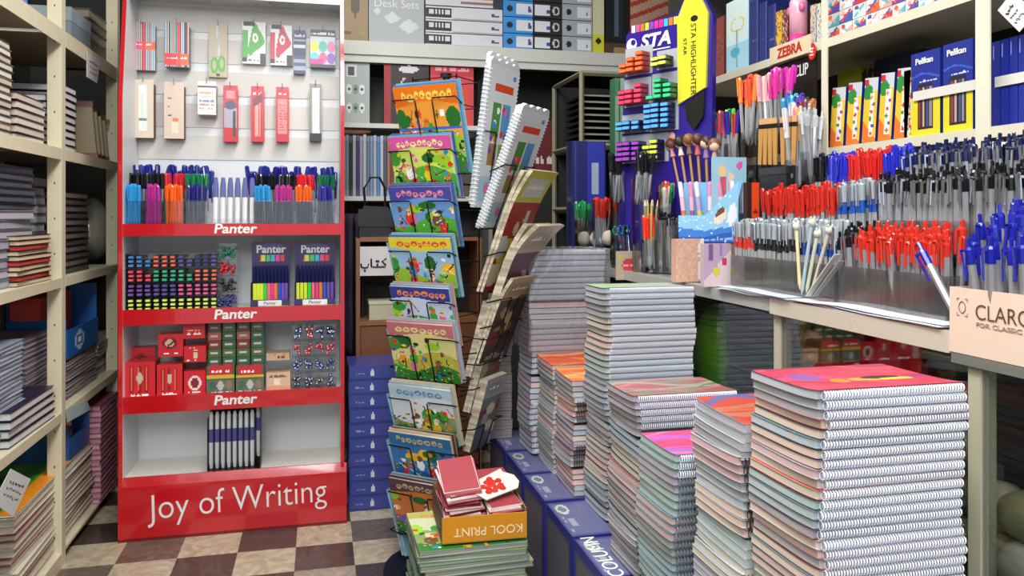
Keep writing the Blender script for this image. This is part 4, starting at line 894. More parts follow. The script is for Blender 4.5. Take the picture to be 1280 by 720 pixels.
# left face: light blue book edges
for i, (py, dz) in enumerate([(236, 0), (299, 0), (404, 0), (484, 0), (540, 0), (601, 0)]):
    zt = CAMH+(HY-py)*2.75/1000; z = zt-.22
    pocket(nC, z-.004, .22, .085, TL, .09)
    for k in range(2):
        rack_book('picture_book', 'light blue storybook seen edge-on in the left face, pocket %s from top, %s copy' % (['one', 'two', 'three', 'four', 'five', 'six'][i], ['outer', 'inner'][k]), 'book', nC, z, .2, .22-.01*k, .085, TL, .026-.012*k, .010, None, '#9fc4d0', backcol='#74aac4')
# right face: tall calendars then bent magazines
def art_cal(seed):
    A = Art(40, 90, '#d9dde0'); rs = np.random.RandomState(seed)
    A.rect(.22, .85, .82, .88, '#d8481c').rect(.22, .5, .5, .74, '#4c8a3a').rect(.55, .82, .5, .74, '#5a9ad0').rect(.22, .5, .3, .46, '#a8783a').rect(.55, .82, .3, .46, '#7aa83a')
    for k in range(8): A.oval(rs.uniform(.26, .46), rs.uniform(.34, .7), .05, .025, BRIGHT[rs.randint(8)]).oval(rs.uniform(.58, .8), rs.uniform(.34, .7), .05, .025, BRIGHT[rs.randint(8)])
    A.rect(.05, .5, .05, .22, '#a9c9dc').oval(.3, .14, .08, .04, '#e87a9a').rect(.55, .9, .06, .2, '#c8b8d8').oval(.85, .94, .06, .02, '#3a8ad0'); return A
def calendar(label, z, h, w_, r0, tilt, off, seed, u=0):
    t_ = Vector((0, 0, 1)).cross(nB); p = AX+nB*(r0+off)+t_*u
    t = thing('wall_calendar', label, 'calendar', (p.x, p.y, z)); t.rotation_euler = (Matrix.Rotation(ang(nB), 4, 'Z') @ Matrix.Rotation(tilt, 4, 'X')).to_euler()
    # scalloped top outline
    pts = [(-w_/2, 0), (w_/2, 0), (w_/2, h*.93)]+[(w_/2-w_*k/24, h*(.955+.022*abs(math.sin(k*.52)))) for k in range(1, 24)]+[(-w_/2, h*.95)]
    MB().prism(pts, .001, .014, 'y').build('pages', M('#cdd3d6', .5), t)
    A = art_cal(seed); link('front_picture', A.mesh('front_picture', w_, h*.93), t)
    m = MB()
    for sx in (-1, 1):
        for k in range(34):
            zz = h*.02+k*h*.9/34; m.tube([(sx*(w_/2-.004), -.004, zz), (sx*(w_/2+.006), .007, zz), (sx*(w_/2-.004), .018, zz)], .0016, 4)
        m.build('spiral_binding', M('#e4e6ea', .3, .2), t); m = MB()
    return t
TB = R(21)
for (zt, h, r0, off, lb, sd, u) in [(CAMH+.198*2.55, .49, .135, .035, 'tall white wall calendar, outermost in the highest right pocket', 1, -.01), (CAMH+.204*2.58, .50, .135, .018, 'tall white wall calendar tucked behind the highest one', 2, .01), (CAMH+.138*2.52, .42, .165, .032, 'white spiral wall calendar leaning out, second right pocket', 3, 0), (CAMH+.136*2.54, .42, .165, .014, 'white wall calendar behind the leaning one', 4, .006)]:
    tl = R(8) if r0 == .135 else TB
    calendar(lb, zt-h*math.cos(tl), h, .2, r0, tl, off, sd, u)
pocket(nB, CAMH+.198*2.55-.49-.004, .2, .135, R(8), .25); pocket(nB, CAMH+.138*2.52-.392-.004, .2, .165, TB, .2)
# bent magazines: curved pages meshes
def magazine(label, z, h, w_, r0, tilt, off, covart, col, fl=.0, th=.014, u=0, name='magazine'):
    t_ = Vector((0, 0, 1)).cross(nB); p = AX+nB*(r0+off)+t_*u
    t = thing(name, label, 'magazine', (p.x, p.y, z)); t.rotation_euler = (Matrix.Rotation(ang(nB), 4, 'Z') @ Matrix.Rotation(tilt, 4, 'X')).to_euler()
    m = MB(); n_ = 14
    for side, mm in ((0, 0), (1, 1)): pass
    for i in range(n_+1):
        zz = h*i/n_; bend = -fl*max(0, (i/n_-.6)/.4)**2
        m.v += [(-w_/2, bend, zz), (w_/2, bend, zz), (w_/2, bend+th*(1+i/n_*.4), zz), (-w_/2, bend+th*(1+i/n_*.4), zz)]
    for i in range(n_):
        b = 4*i
        for k in range(4): m.f.append([b+k, b+(k+1) % 4, b+4+(k+1) % 4, b+4+k]); m.mi.append(0)
    m.f.append([3, 2, 1, 0]); m.mi.append(0); b = 4*n_; m.f.append([b, b+1, b+2, b+3]); m.mi.append(0)
    m.build('pages', pages_mat('worn_pages', '#d8ccb4', '#9a8c78', 60), t)
    me = covart.mesh('front_picture', w_, h)
    for v in me.vertices:
        q = v.co.z/h; v.co.y = -.0012-fl*max(0, (q-.6)/.4)**2
    link('front_picture', me, t)
    return t
def arts(seed, top, body, band):
    A = Art(24, 44, body); rs = np.random.RandomState(seed)
    for k in range(9): A.oval(rs.rand(), rs.rand()*.7, rs.uniform(.08, .25), rs.uniform(.04, .1), [band, top, '#7a2a2c', '#d8c8a8'][rs.randint(4)])
    A.rect(0, 1, .72, 1, top).rect(.12, .88, .77, .94, band).words(.2, .8, .83, .05, '#f4f0e0', rs); return A
mags = [(210, .42, .165, TB, arts(1, '#c8c43a', '#a0241c', '#c8cfc8'), .03, 'yellow-topped magazine with red lower cover, third right pocket', .016),
        (275, .40, .175, TB, arts(2, '#b8b49a', '#5a3040', '#a8a89a'), .05, 'curled cream magazine with maroon cover, fourth right pocket', .02),
        (345, .30, .15, TB, arts(3, '#a89a6a', '#3a3024', '#8a8a5a'), .02, 'dull olive magazine in the fifth right pocket', .014),
        (378, .26, .105, R(17), arts(4, '#7c8a7c', '#454a3c', '#6a7a6a'), .0, 'grey green magazine edge-on, sixth right pocket', .02),
        (428, .25, .10, R(17), arts(5, '#8c8a6c', '#4a4838', '#7a7a5c'), .0, 'khaki magazine bundle, seventh right pocket', .02),
        (478, .25, .10, R(16), arts(6, '#9aa09a', '#6a6e6a', '#8a8e8a'), .0, 'pale grey booklets, lowest right pocket', .022)]
for i, (py, h, r0, tl, A, fl, lb, th) in enumerate(mags):
    zt = CAMH+(HY-py)*2.52/1000; z = zt-h*math.cos(tl)
    pocket(nB, z-.004, .19, r0, tl, .13 if i < 3 else .09)
    wm = .19 if i < 3 else .13
    magazine(lb, z, h, wm, r0, tl, .028, A, None, fl, th*.6)
    magazine('inner copy behind the '+lb.split(',')[0].split(' in the')[0], z, h*.98, wm, r0, tl, .012, A, None, fl*.5, th*.6, u=.004)
rel(MB().lathe([(.02, 1.66), (.02, 1.672)], 8, AX.x, AX.y), 'pole_cap', WIRE, rack)

# ================================================================== BLUE CARTONS ON THE FLOOR
XBX = .607
def carton(label, px_near, px_far, ztop, name='paper_carton', x0=XBX, dx=.34, h=.32, lid_text=None):
    yn = at_X(px_near, 500, x0).y; yf = at_X(px_far, 500, x0).y
    L = yf-yn-.004; t = thing(name, label, 'carton', (x0+dx/2, (yn+yf)/2, ztop-h))
    MB().box(-dx/2, dx/2, -L/2, L/2, 0, h).build('body', M('#34388a', .35, 0, .3, .1), t)
    A = Art(30, 34, '#34388a').rect(.05, .9, .03, .95, '#5c5a6c').rect(.09, .86, .07, .9, '#69656f').words(.2, .8, .5, .05, '#7a7c9a', np.random.RandomState(int(px_near))).rect(.15, .8, .3, .32, '#6a6a80').rect(.15, .8, .7, .71, '#6a6a80')
    link('side_print', A.mesh('side_print', L, h), t, (-dx/2-.001, 0, 0), (0, 0, R(-90)))
    A = Art(40, 60, '#4a4c88').rect(.04, .96, .015, .98, '#64668e').oval(.22, .085, .15, .05, '#c3c8bc').oval(.22, .085, .09, .03, '#6a7a94').rect(.5, .72, .06, .12, '#9a9eb0').words(.45, .9, .03, .015, '#a8aab8', np.random.RandomState(3))
    link('top_print', A.mesh('top_print', L, dx, True), t, (0, 0, h+.001), (0, 0, R(-90)))
    return t, L
seps = [(632, 613), (654, 633), (681, 655), (716, 683), (756, 718)]
nmz = ['farthest', 'second farthest', 'middle', 'second nearest', 'nearest']
for i, (pn, pf) in enumerate(seps):
    t, L = carton('blue paper carton under the notebook stacks, %s of the row' % nmz[i], pn, pf, .400, h=.40)
    if i == 4:
        text('COLUMN', .052, WHITE, t, (-.34/2+.034, 0, .4022), (0, 0, R(90)), sx=1.0)
    t.rotation_euler = (0, 0, 0)
for i, (ya, yb) in enumerate(((1.525, 1.245), (1.24, .96))):
    t = thing('paper_carton', 'blue paper carton below the picture, supporting the near notebook stacks', 'carton', (.607+.175, (ya+yb)/2, 0), 0, 'cartons below the frame'); MB().box(-.17, .17, -.138, .138, 0, .40).build('body', M('#34388a', .35, 0, .3, .1), t); MB().box(-.172, .172, -.139, .139, .34, .4005).build('lid', M('#2c3078', .35, 0, .3), t)
# KOOL PRINT box on a pile of comics
dK = 2.02
bl = at_d(555, 682, dK); br = at_Y(660, 666, bl.y)
kx0, kx1, ky0 = bl.x, br.x, bl.y; kz = bl.z; kd = .24; kw = kx1-kx0; kh = at_Y(554, 649, bl.y).z-kz
pile = []
n = 22; bh = (kz-.004)/n
for i in range(n):
    t = thing('comic_book', 'green comic magazine, %s in the pile under the orange box' % (ordw(n-i)+(' from top' if n-i > 1 else '')), 'comic', (kx0+kw/2-.03+random.uniform(-.006, .006), ky0+kd/2+random.uniform(-.006, .006), i*bh), (0, 0, random.uniform(-.05, .05)))
    k = i % 4
    m = MB(); m.rbox(-.14, .14, -.135, .135, .0008, bh-.0012, .004); m.cur = 1; m.rbox(-.141, .141, -.136, .136, 0, .0008, .004)
    m.build('pages', [pages_mat('comic_pages', '#b8bcae', '#5c6a5c', 300) if i < 4 else bpy.data.materials['comic_pages'], M('#6a7a6a', .4)], t)
    if i == n-1: A = comic(77, '#b8b860', '#cfd2b0', '#8aa05a', 40, 40, '#d8844a'); link('cover', A.mesh('cover', .278, .268, True), t, (0, 0, bh-.0010))
    else: MB().rbox(-.141, .141, -.136, .136, bh-.0012, bh-.0005, .004).build('cover', M(['#7f9460', '#56705e', '#a8a478', '#6f8a68'][k], .3, 0, .3), t)
kb = thing('card_box', 'orange open cardboard box printed KOOL PRINT upside down, full of cards', 'box', (kx0+kw/2, ky0+kd/2, kz+.001), (0, 0, R(-2)))
OR = M('#d88f1e', .45, 0, .1, .06); KR = M('#9c7240', .7, 0, 0, .1); q = .003
MB().box(-kw/2, kw/2, -kd/2, kd/2, 0, q).build('bottom', KR, kb)
fp = MB().box(-kw/2, kw/2, -kd/2, -kd/2+q, q, kh).build('front_panel', OR, kb)
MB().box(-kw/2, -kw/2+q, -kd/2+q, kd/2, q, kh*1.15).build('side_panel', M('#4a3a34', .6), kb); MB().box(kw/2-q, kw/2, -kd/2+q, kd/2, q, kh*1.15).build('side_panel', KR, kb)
MB().box(-kw/2+q, kw/2-q, kd/2-q, kd/2, q, kh*1.2).build('back_panel', KR, kb)
text('KOOL PRINT', .031, M('#f4dfb0', .5), fp, (.01, -kd/2-.0006, kh*.42), (R(90), R(180), 0))
rs = np.random.RandomState(4)
cards = ['#8a2430', '#c88a92', '#e0c8c4', '#5c1a24', '#b84a56', '#dccfc8', '#3c2226']
ct = ['dark red', 'dusty pink', 'cream', 'maroon', 'rose', 'white', 'blackish red']
def card(label, x, y, z, w_, d_, th, c, rot, tilt=(0, 0)):
    t = thing('greeting_card', label, 'card', (kb.location.x+x, kb.location.y+y, kz+z), (tilt[0], tilt[1], rot)); 
    MB().box(-w_/2, w_/2, -d_/2, d_/2, 0, th*.7).build('packet', M(c, .3, 0, .4), t); MB().box(-w_/2+.002, w_/2-.002, -d_/2+.002, d_/2-.002, th*.7, th).build('insert', M({'#8a2430': '#d8c4c0', '#c88a92': '#8a2c38', '#e0c8c4': '#d8c8c4', '#5c1a24': '#c8a8a8'}.get(c, '#a8404c'), .4, 0, .3), t); return t
for i in range(20):      # left leaning file of cards
    card('%s edged card, %s in the left pile inside the orange box' % (ct[i % 7], ordw(20-i)+(' from top' if i < 19 else '')), -.045+rs.uniform(-.004, .004), .0+rs.uniform(-.008, .008)+i*.0018, .007+i*.0062, .098, .15, .0055, cards[i % 7], rs.uniform(-.2, .2), (R(16)+rs.uniform(-.06, .06), R(-5)+rs.uniform(-.05, .05)))
for i in range(12):
    card('%s card packet, %s in the right pile inside the orange box' % (ct[(i*3) % 7], ordw(12-i)+(' from top' if i < 11 else '')), .055+rs.uniform(-.004, .004), -.02+rs.uniform(-.008, .008), .006+i*.0062, .085, .17, .0055, cards[(i*3) % 7], rs.uniform(-.15, .15), (0, R(-3)))
card('flat red and white packet lying at the back of the orange box', .05, .075, .096, .1, .07, .012, '#b02434', .1, (R(8), 0))
t = thing('greeting_card', 'white card with red flower cluster lying on top of the cards', 'card', (kb.location.x+.045, kb.location.y-.01, kz+.105), (R(14), R(-8), R(28)))
m = MB().prism([(-.062, -.04), (.04, -.05), (.062, -.03), (.07, .0), (.055, .03), (.06, .045), (-.05, .04), (-.07, .01)], 0, .003); m.build('card', M('#e0d8cc', .4), t)
m = MB()
for k in range(13): a_ = k*2.4; m.lathe([(.010, .003), (.008, .0045+.0002*k)], 7, -.008+.0095*math.sqrt(k)*math.cos(a_), -.003+.0085*math.sqrt(k)*math.sin(a_))
m.build('red_flower', M('#c4281c', .4), t)
# near pile of magazines at the bottom edge
for i in range(12):
    j = 12-i; n_h = .029
    t = thing('comic_book', 'green magazine at the bottom picture edge, %s of its pile' % (ordw(j)+(' from top' if j > 1 else '')), 'comic', (.37+random.uniform(-.004, .004), 1.62, i*n_h), (0, 0, R(-6)+random.uniform(-.02, .02)))
    MB().rbox(-.14, .14, -.11, .11, 0, n_h-.002, .004).build('pages', bpy.data.materials['comic_pages'], t)
    if i == 11:
        A = Art(44, 34, '#5c8a4a'); r2 = np.random.RandomState(9); A.speck(['#4a7a3a', '#7aa85a', '#3c6a4c'], .5, r2)
        for u in (.38, .68, .3): A.oval(u, .82, .1, .09, '#e8603a').oval(u+.05, .78, .06, .06, '#f08a5a').oval(u, .82, .03, .03, '#b83a2a')
        link('cover', A.mesh('cover', .28, .22, True), t, (0, 0, n_h-.0012))
# ================================================================== SPIRAL NOTEBOOK STACKS
NL, ND = .245, .176
def bend(y): return .006*math.exp(-(y+ND/2)/.035)
def slab(y0, y1, z0, z1, x0, x1, n=9):
    m = MB()
    for i in range(n+1):
        y = y0+(y1-y0)*(i/n)**1.5; b = bend(y); m.v += [(x0, y, z0+b), (x1, y, z0+b), (x1, y, z1+b), (x0, y, z1+b)]
    for i in range(n):
        b = 4*i
        for k in range(4): m.f.append([b+(k+1) % 4, b+k, b+4+k, b+4+(k+1) % 4]); m.mi.append(0)
    m.f.append([0, 1, 2, 3]); b = 4*n; m.f.append([b+3, b+2, b+1, b]); m.mi += [0, 0]
    return m
T0 = .0145
PCOL = {'white': ('#d6dadc', '#a7b0b6'), 'peach': ('#f0dccb', '#d8bba8'), 'pink': ('#e8ccca', '#caa6a6'), 'mint': ('#ccd8d2', '#a6b8b2'), 'grey': ('#c4c4c4', '#9a9a9c'), 'lilac': ('#cec6d0', '#a8a0ae'), 'cream': ('#e6e0d0', '#c2baa8'), 'blue': ('#c4cfd8', '#9aa8b4')}
PM = {k: slab(-ND/2+.006, ND/2, .0009, T0-.0016, -NL/2, NL/2).mesh('pages', pages_mat('pages_'+k, a, b, 420)) for k, (a, b) in PCOL.items()}
CV = {'red': '#a8505a', 'dark': '#3c4052', 'pink': '#c87a94', 'teal': '#6a8a90', 'purple': '#7a6a90', 'orange': '#cc7a62', 'silver': '#b4b8c0', 'green': '#7a9a7a', 'maroon': '#84505c'}
CM = {}
for k, c in CV.items():
    m = slab(-ND/2+.001, ND/2+.001, T0-.0016, T0-.0010, -NL/2-.001, NL/2+.001); m2 = slab(-ND/2+.001, ND/2+.001, 0, .0009, -NL/2-.001, NL/2+.001)
    b = len(m.v); m.v += m2.v; m.f += [[i+b for i in f] for f in m2.f]; m.mi += m2.mi
    CM[k] = m.mesh('cover', M(c, .25, 0, .4))
def coil(n, mat, rr=.0063, wire=.0011):
    m = MB(); zc = T0/2+.0045
    for k in range(n):
        x = -NL/2+.008+k*(NL-.016)/(n-1)
        m.tube([(x+.0007*math.sin(a), -ND/2-.0005+rr*math.cos(a), zc+rr*math.sin(a)) for a in [2*math.pi*q/8 for q in range(8)]], wire, 3, True)
    return m.mesh('spiral_binding', mat)
COILW = coil(50, M('#e4e7f2', .3, .1, .3), rr=.0060, wire=.0013); COILK = coil(34, M('#2c2e36', .3, .5)); COILS = coil(36, M('#aeb4be', .25, .7), wire=.0013)
nb_count = 0
def stack(where, X, dn, z0, z1, T, cols, covs, coilf, art=None, topc=None, flip=None, xj=.003, L=1.0, start=0, lean=0.0, film=False):
    """pile whose left side is in plane X, near face at camera depth dn"""
    global nb_count
    yn = (dn-X*ST)/CT; n = int(round((z1-z0)/T)); T = (z1-z0)/n
    for i in range(n):
        j = n-i; r_ = random.random
        fl = flip(i/n) if flip else False
        dr = .004*math.sin(i*.35+X*40)+.002*math.sin(i*.9)
        pc = cols[(i*7+int(i/3)) % len(cols)]; cc = covs[(i*5+1) % len(covs)]
        lab = '%s-edged spiral notebook, %s in the %s' % (pc, ordw(j)+(' from top' if j > 1 else ''), where)
        t = thing('spiral_notebook', lab, 'notebook', (X+NL*L/2+dr+random.uniform(-xj, xj)*.6+lean*i, yn+ND/2+random.uniform(-xj, xj)*.6, z0+i*T-.0045*0), (0, 0, (math.pi if fl else 0)+random.uniform(-.012, .012)))
        s = (L, 1, T/T0)
        for nm, me in (('pages', PM[pc]), ('cover', CM[cc]), ('spiral_binding', coilf(i/n))):
            o = link(nm, me, t); o.scale = s
        nb_count += 1
        if i == n-1 and art:
            me = art.mesh('cover_picture', NL*L, ND, True)
            for v in me.vertices: v.co.z = bend(v.co.y)+T-.0006
            link('cover_picture', me, t)
    return yn, n
def swirl(seed, bg, cs, nx=60, ny=44):
    A = Art(nx, ny, bg); A.soft = 1; rs = np.random.RandomState(seed)
    for k in range(10):
        c = cs[rs.randint(len(cs))]; a, b, f_ = rs.rand(), rs.uniform(-.3, .3), rs.uniform(2, 6); A.band(lambda u: a+b*np.sin(u*f_+k), rs.uniform(.02, .07), c)
    return A
mixA = ['white', 'peach', 'pink', 'mint', 'grey', 'lilac', 'cream', 'blue']
zb = .4025
W = lambda f: COILW
# A: tall pile, silvery, film wrapped
stack('tall film-wrapped pile at the back', .675, 2.63, zb, 1.075, .0188, ['white', 'lilac', 'white', 'white', 'pink', 'grey'], ['silver', 'purple', 'silver', 'maroon', 'silver'], lambda f: COILW, Art(10, 10, '#d4d8da').speck(['#c0c8c0', '#e8ecec'], .5, np.random.RandomState(1)), flip=lambda f: int(f*8) % 3 == 2, L=1.05)
# B: orange topped double pile
artB = swirl(3, '#e8582a', ['#f0783a', '#f4a05a', '#e04a20', '#e8c06a', '#d8482a'])
ya, nB_ = stack('back half of the orange-topped pile', .695, 2.45, zb, .735, .0152, mixA, ['dark', 'silver', 'maroon', 'teal'], lambda f: COILK, artB, flip=lambda f: True)
stack('front half of the orange-topped pile', .695, 2.255, zb, .728, .0152, mixA[::-1], ['dark', 'red', 'silver', 'pink'], lambda f: COILK, swirl(4, '#e07a3a', ['#e8a04a', '#a8b84a', '#f0c08a', '#e8602a']), flip=lambda f: int(f*5) % 2 == 0)
# C: tall middle pile, white spirals to the front
stack('tall middle pile with white spirals', .720, 2.06, zb, 1.004, .0158, ['white', 'mint', 'peach', 'cream', 'grey', 'white', 'blue'], ['dark', 'silver', 'dark', 'purple', 'teal', 'maroon'], lambda f: COILW, Art(40, 30, '#b9c4b4').speck(['#a8bcae', '#c8d0b8', '#90b890'], .6, np.random.RandomState(2)).rect(0, .3, 0, 1, '#a4c898'), flip=lambda f: .33 < f < .42, xj=.004)
# D
stack('dark-striped pile before the tall middle one', .664, 1.72, zb, .803, .0148, ['grey', 'lilac', 'white', 'grey', 'pink', 'cream', 'blue'], ['dark', 'dark', 'silver', 'maroon'], lambda f: COILK if f < .8 else COILW, swirl(6, '#a86064', ['#c07a80', '#8a8a5a', '#6a8a5a', '#a0a090', '#b8645a', '#7a8a7a']), flip=lambda f: .2 < f < .75)
# F (pink top)
stack('short pink-topped pile', .646, 1.50, zb, .742, .0146, ['mint', 'white', 'blue', 'grey', 'pink', 'mint', 'lilac'], ['dark', 'teal', 'silver', 'pink', 'dark'], lambda f: COILW if f > .85 else COILS, swirl(8, '#e0447c', ['#b85ac0', '#8a6ad0', '#e878a0', '#d83a6a', '#9a7ae0']), flip=lambda f: f < .3)
# H (red top)
stack('red-topped pile beside the nearest one', .670, 1.30, zb, .858, .0146, ['white', 'pink', 'grey', 'lilac', 'cream', 'mint', 'peach'], ['maroon', 'silver', 'dark', 'pink', 'silver'], lambda f: COILK if f < .95 else COILW, swirl(9, '#b8402e', ['#c8583a', '#7a4a80', '#c8502c', '#5a5a90', '#b86a4a']), flip=lambda f: int(f*7) % 3 == 0)
# E nearest
artE = swirl(12, '#c83450', ['#8a3a8c', '#e0486a', '#b02a48', '#d83c5a'], 70, 50)
artE.oval(.62, .42, .20, .08, '#e8a02c').oval(.66, .46, .14, .06, '#2c2018').oval(.74, .38, .12, .05, '#f0c43a').oval(.35, .4, .06, .08, '#e8862c').oval(.2, .6, .1, .15, '#8a4a9c')
stack('nearest big pile', .667, 1.10, zb, .952, .0137, ['peach', 'white', 'peach', 'pink', 'cream', 'mint', 'white', 'grey'], ['maroon', 'dark', 'silver', 'teal', 'pink', 'dark', 'orange'], lambda f: COILW, artE, flip=lambda f: .05 < f < .1, xj=.004, L=.98)
# small stack behind, left of A (thicker exercise books wrapped)
yn = at_X(650, 480, .60).y
for i in range(13):
    z = zb+i*.0325; j = 13-i
    t = thing('exercise_book_bundle', 'grey page bundle, %s of the low pile left of the tall wrapped one' % (ordw(j)+(' from top' if j > 1 else '')), 'exercise books', (.655+random.uniform(-.003, .003), 2.86, z), (0, 0, random.uniform(-.04, .04)))
    MB().rbox(-.075, .012, -.085, .085, 0, .0295, .004).build('pages', pages_mat('bundle', '#b6a8a4', '#7f7874', 420) if i == 0 else bpy.data.materials['bundle'], t)
    MB().rbox(-.076, .013, -.086, .086, .0295, .0318, .004).build('cover', M('#d8a03a' if i == 12 else ['#8a8a8c', '#a07a7a', '#6a7c8a'][i % 3], .3, 0, .3), t)
t = thing('shrink_wrap', 'crinkled clear plastic film around the tall back pile', 'plastic film', (.675+.129, (2.63-.675*ST)/CT+.088, .745))
rs = np.random.RandomState(12); m = MB(); hh = .338; nz_ = 16
per = []
ww, dd = .141, .104
for k in range(24):
    per.append((-ww+2*ww*k/24, -dd))
for k in range(16): per.append((ww, -dd+2*dd*k/16))
for k in range(24): per.append((ww-2*ww*k/24, dd))
for k in range(16): per.append((-ww, dd-2*dd*k/16))
nper = len(per)
for j in range(nz_+1):
    for (x, y) in per: m.v.append((x*(1+rs.uniform(-.01, .012)), y*(1+rs.uniform(-.01, .012)), hh*j/nz_))
for j in range(nz_):
    for k in range(nper): m.f.append([j*nper+k, j*nper+(k+1) % nper, (j+1)*nper+(k+1) % nper, (j+1)*nper+k]); m.mi.append(0)
m.build('film', FILM, t)
# ================================================================== GLASS COUNTER
XC = 0.985; ZC = 1.008
ct_ = thing('glass_counter', 'glass shop counter with cream metal edge on the right, crowded with pens', 'counter', (1.25, 1.95, 0))
yR0 = at_X(1187, 430, XC).y; yR1 = at_X(873, 380, XC).y+1.2
CRM = M('#b9b9b2', .35, .1, .2); GRY = M('#8f9290', .3, .3, .2)
ysp = at_X(963, 390, XC).y
rel(MB().box(XC, XC+.03, yR0, ysp-.003, .978, ZC+.002).box(XC-.004, XC, yR0, ysp-.003, .974, ZC+.004).build('edge_strip', M('#cfc8b4', .3, .1, .3)) if False else MB().box(XC-.004, XC+.03, yR0, ysp-.003, .976, ZC+.003), 'edge_strip', M('#c8c2b0', .3, 0, .3), ct_)
rel(MB().box(XC-.001, XC+.03, ysp+.003, yR1, .980, ZC+.001), 'edge_strip', M('#a9aaa4', .35, 0, .2), ct_)
rel(MB().box(XC+.03, 1.36, yR0, yR1, .99, ZC), 'top_panel', M('#8f908a', .3, 0, .2), ct_)
rel(MB().box(XC+.006, 1.36, .2, yR0-.003, .966, .978), 'glass_top', GLASS, ct_); rel(MB().box(XC, XC+.006, .2, yR0-.003, .962, .978), 'glass_edge', M('#6f776c', .2, 0, .4), ct_)
for px in (972, 1219):
    y = at_X(px, 500, XC+.01).y
    rel(MB().box(XC+.008, XC+.038, y-.012, y+.012, 0, .976 if px < 1200 else .961), 'post', M('#b8b49c', .4), ct_)
rel(MB().box(XC+.012, XC+.016, .25, yR1, .02, .972), 'front_glass', GLASS, ct_)
rel(MB().box(XC+.05, 1.36, .25, yR1, .60, .615), 'inner_shelf', M('#6c706a', .4), ct_)
rel(MB().box(XC+.02, 1.36, .25, yR1, .0, .05), 'base', M('#3c3a36', .5), ct_)
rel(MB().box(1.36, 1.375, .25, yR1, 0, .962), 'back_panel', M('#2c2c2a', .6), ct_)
# stock inside the counter
def inside(name, label, cat, px0, px1, zb_, ztop, col, n, x=XC+.09, dx=.16, cols=None):
    ya = at_X(px1, 450, x).y; yb = at_X(px0, 450, x).y
    if n == 1: 
        book(name, label, cat, (x+dx/2, (ya+yb)/2, zb_), (dx, yb-ya, ztop-zb_), col, col); return
    for i in range(n):
        h = (ztop-zb_)/n; c = (cols or [col])[i % len(cols or [col])]
        book(name, '%s, %s' % (label, 'topmost' if i == n-1 else ordw(n-i)+' from top'), cat, (x+dx/2+random.uniform(-.004, .004), (ya+yb)/2+random.uniform(-.004, .004), zb_+i*h), (dx, yb-ya, h*.92), c, '#8c9094', rot=random.uniform(-.03, .03))
inside('notebook', 'grey wrapped notebook behind the counter glass left of the post', 'notebook', 905, 966, .616, .965, '#3c4246', 16, cols=['#4a5258', '#3a4046', '#5a6268'])
b = blob('net_bag', (XC+.10, at_X(897, 430, XC+.1).y, .80), .085, .7, .9, 1.75, M('#7cc81e', .3, 0, .4, .35), amp=.03); tag(b, 'bright green net bag behind the counter glass', 'bag')
inside('notebook', 'brown and grey pad behind the glass just right of the post', 'notepad', 983, 1000, .616, .93, '#4a4a40', 12, cols=['#56584c', '#6c6a5c'])
for i, (p0, p1, z, c, lb) in enumerate([(1002, 1045, .93, '#8c4a34', 'brown red packet'), (1048, 1080, .925, '#3c6a44', 'green packet'), (1083, 1130, .925, '#9fb4c0', 'pale blue roll pack'), (1133, 1165, .92, '#7a2c2c', 'dark red packet'), (1168, 1200, .93, '#a8a890', 'cream packet')]):
    inside('packet', lb+' seen through the counter glass above the nearest notebooks', 'packet', p0, p1, .616+.2*0, .86-.0*i, c, 1, x=XC+.07)
    inside('packet', 'small '+lb+' on top of its larger twin behind the glass', 'packet', p0+4, p1-5, .861, z+.01, ['#c87a4a', '#28323c', '#5c6c7c', '#b8503c', '#5a6a4a'][i], 1, x=XC+.075, dx=.1)
inside('notebook', 'black notebook behind the glass at the right picture edge', 'notebook', 1232, 1330, .80, .93, '#1a1f26', 8, x=XC+.07, cols=['#1a1f26', '#232a33'])
inside('clothing_pack', 'dark pack below the black notebooks behind the glass', 'pack', 1232, 1330, .616, .795, '#3a3c3a', 3, x=XC+.16)
rs = np.random.RandomState(5)
cs = ['#8a8a4c', '#9a9060', '#a8a49a', '#8c8a86', '#b0a08c', '#7a7a54', '#98948c', '#a49a5c']
k = 0
for zz in (.616, .69, .755):
    for px in (1205, 1240, 1280):
        if zz > .75 and px > 1210: continue
        y = at_X(px, 600, XC+.07).y
        b = blob('fabric_roll', (XC+.075+rs.uniform(0, .01), y, zz+.04), .045, .9, 1.1, .9, M(cs[k % 8], .6, 0, .1, .3), amp=.06, seed=k); tag(b, ['olive', 'khaki', 'pale grey', 'warm grey', 'sand', 'moss', 'stone', 'ochre'][k % 8]+' stuffed pencil case in the lower counter, '+{.616: 'bottom', .69: 'middle', .755: 'top'}[zz]+' layer, '+['far', 'middle', 'near'][[1205, 1240, 1280].index(px)]+' column', 'pencil case'); b.name = 'pencil_case'; k += 1
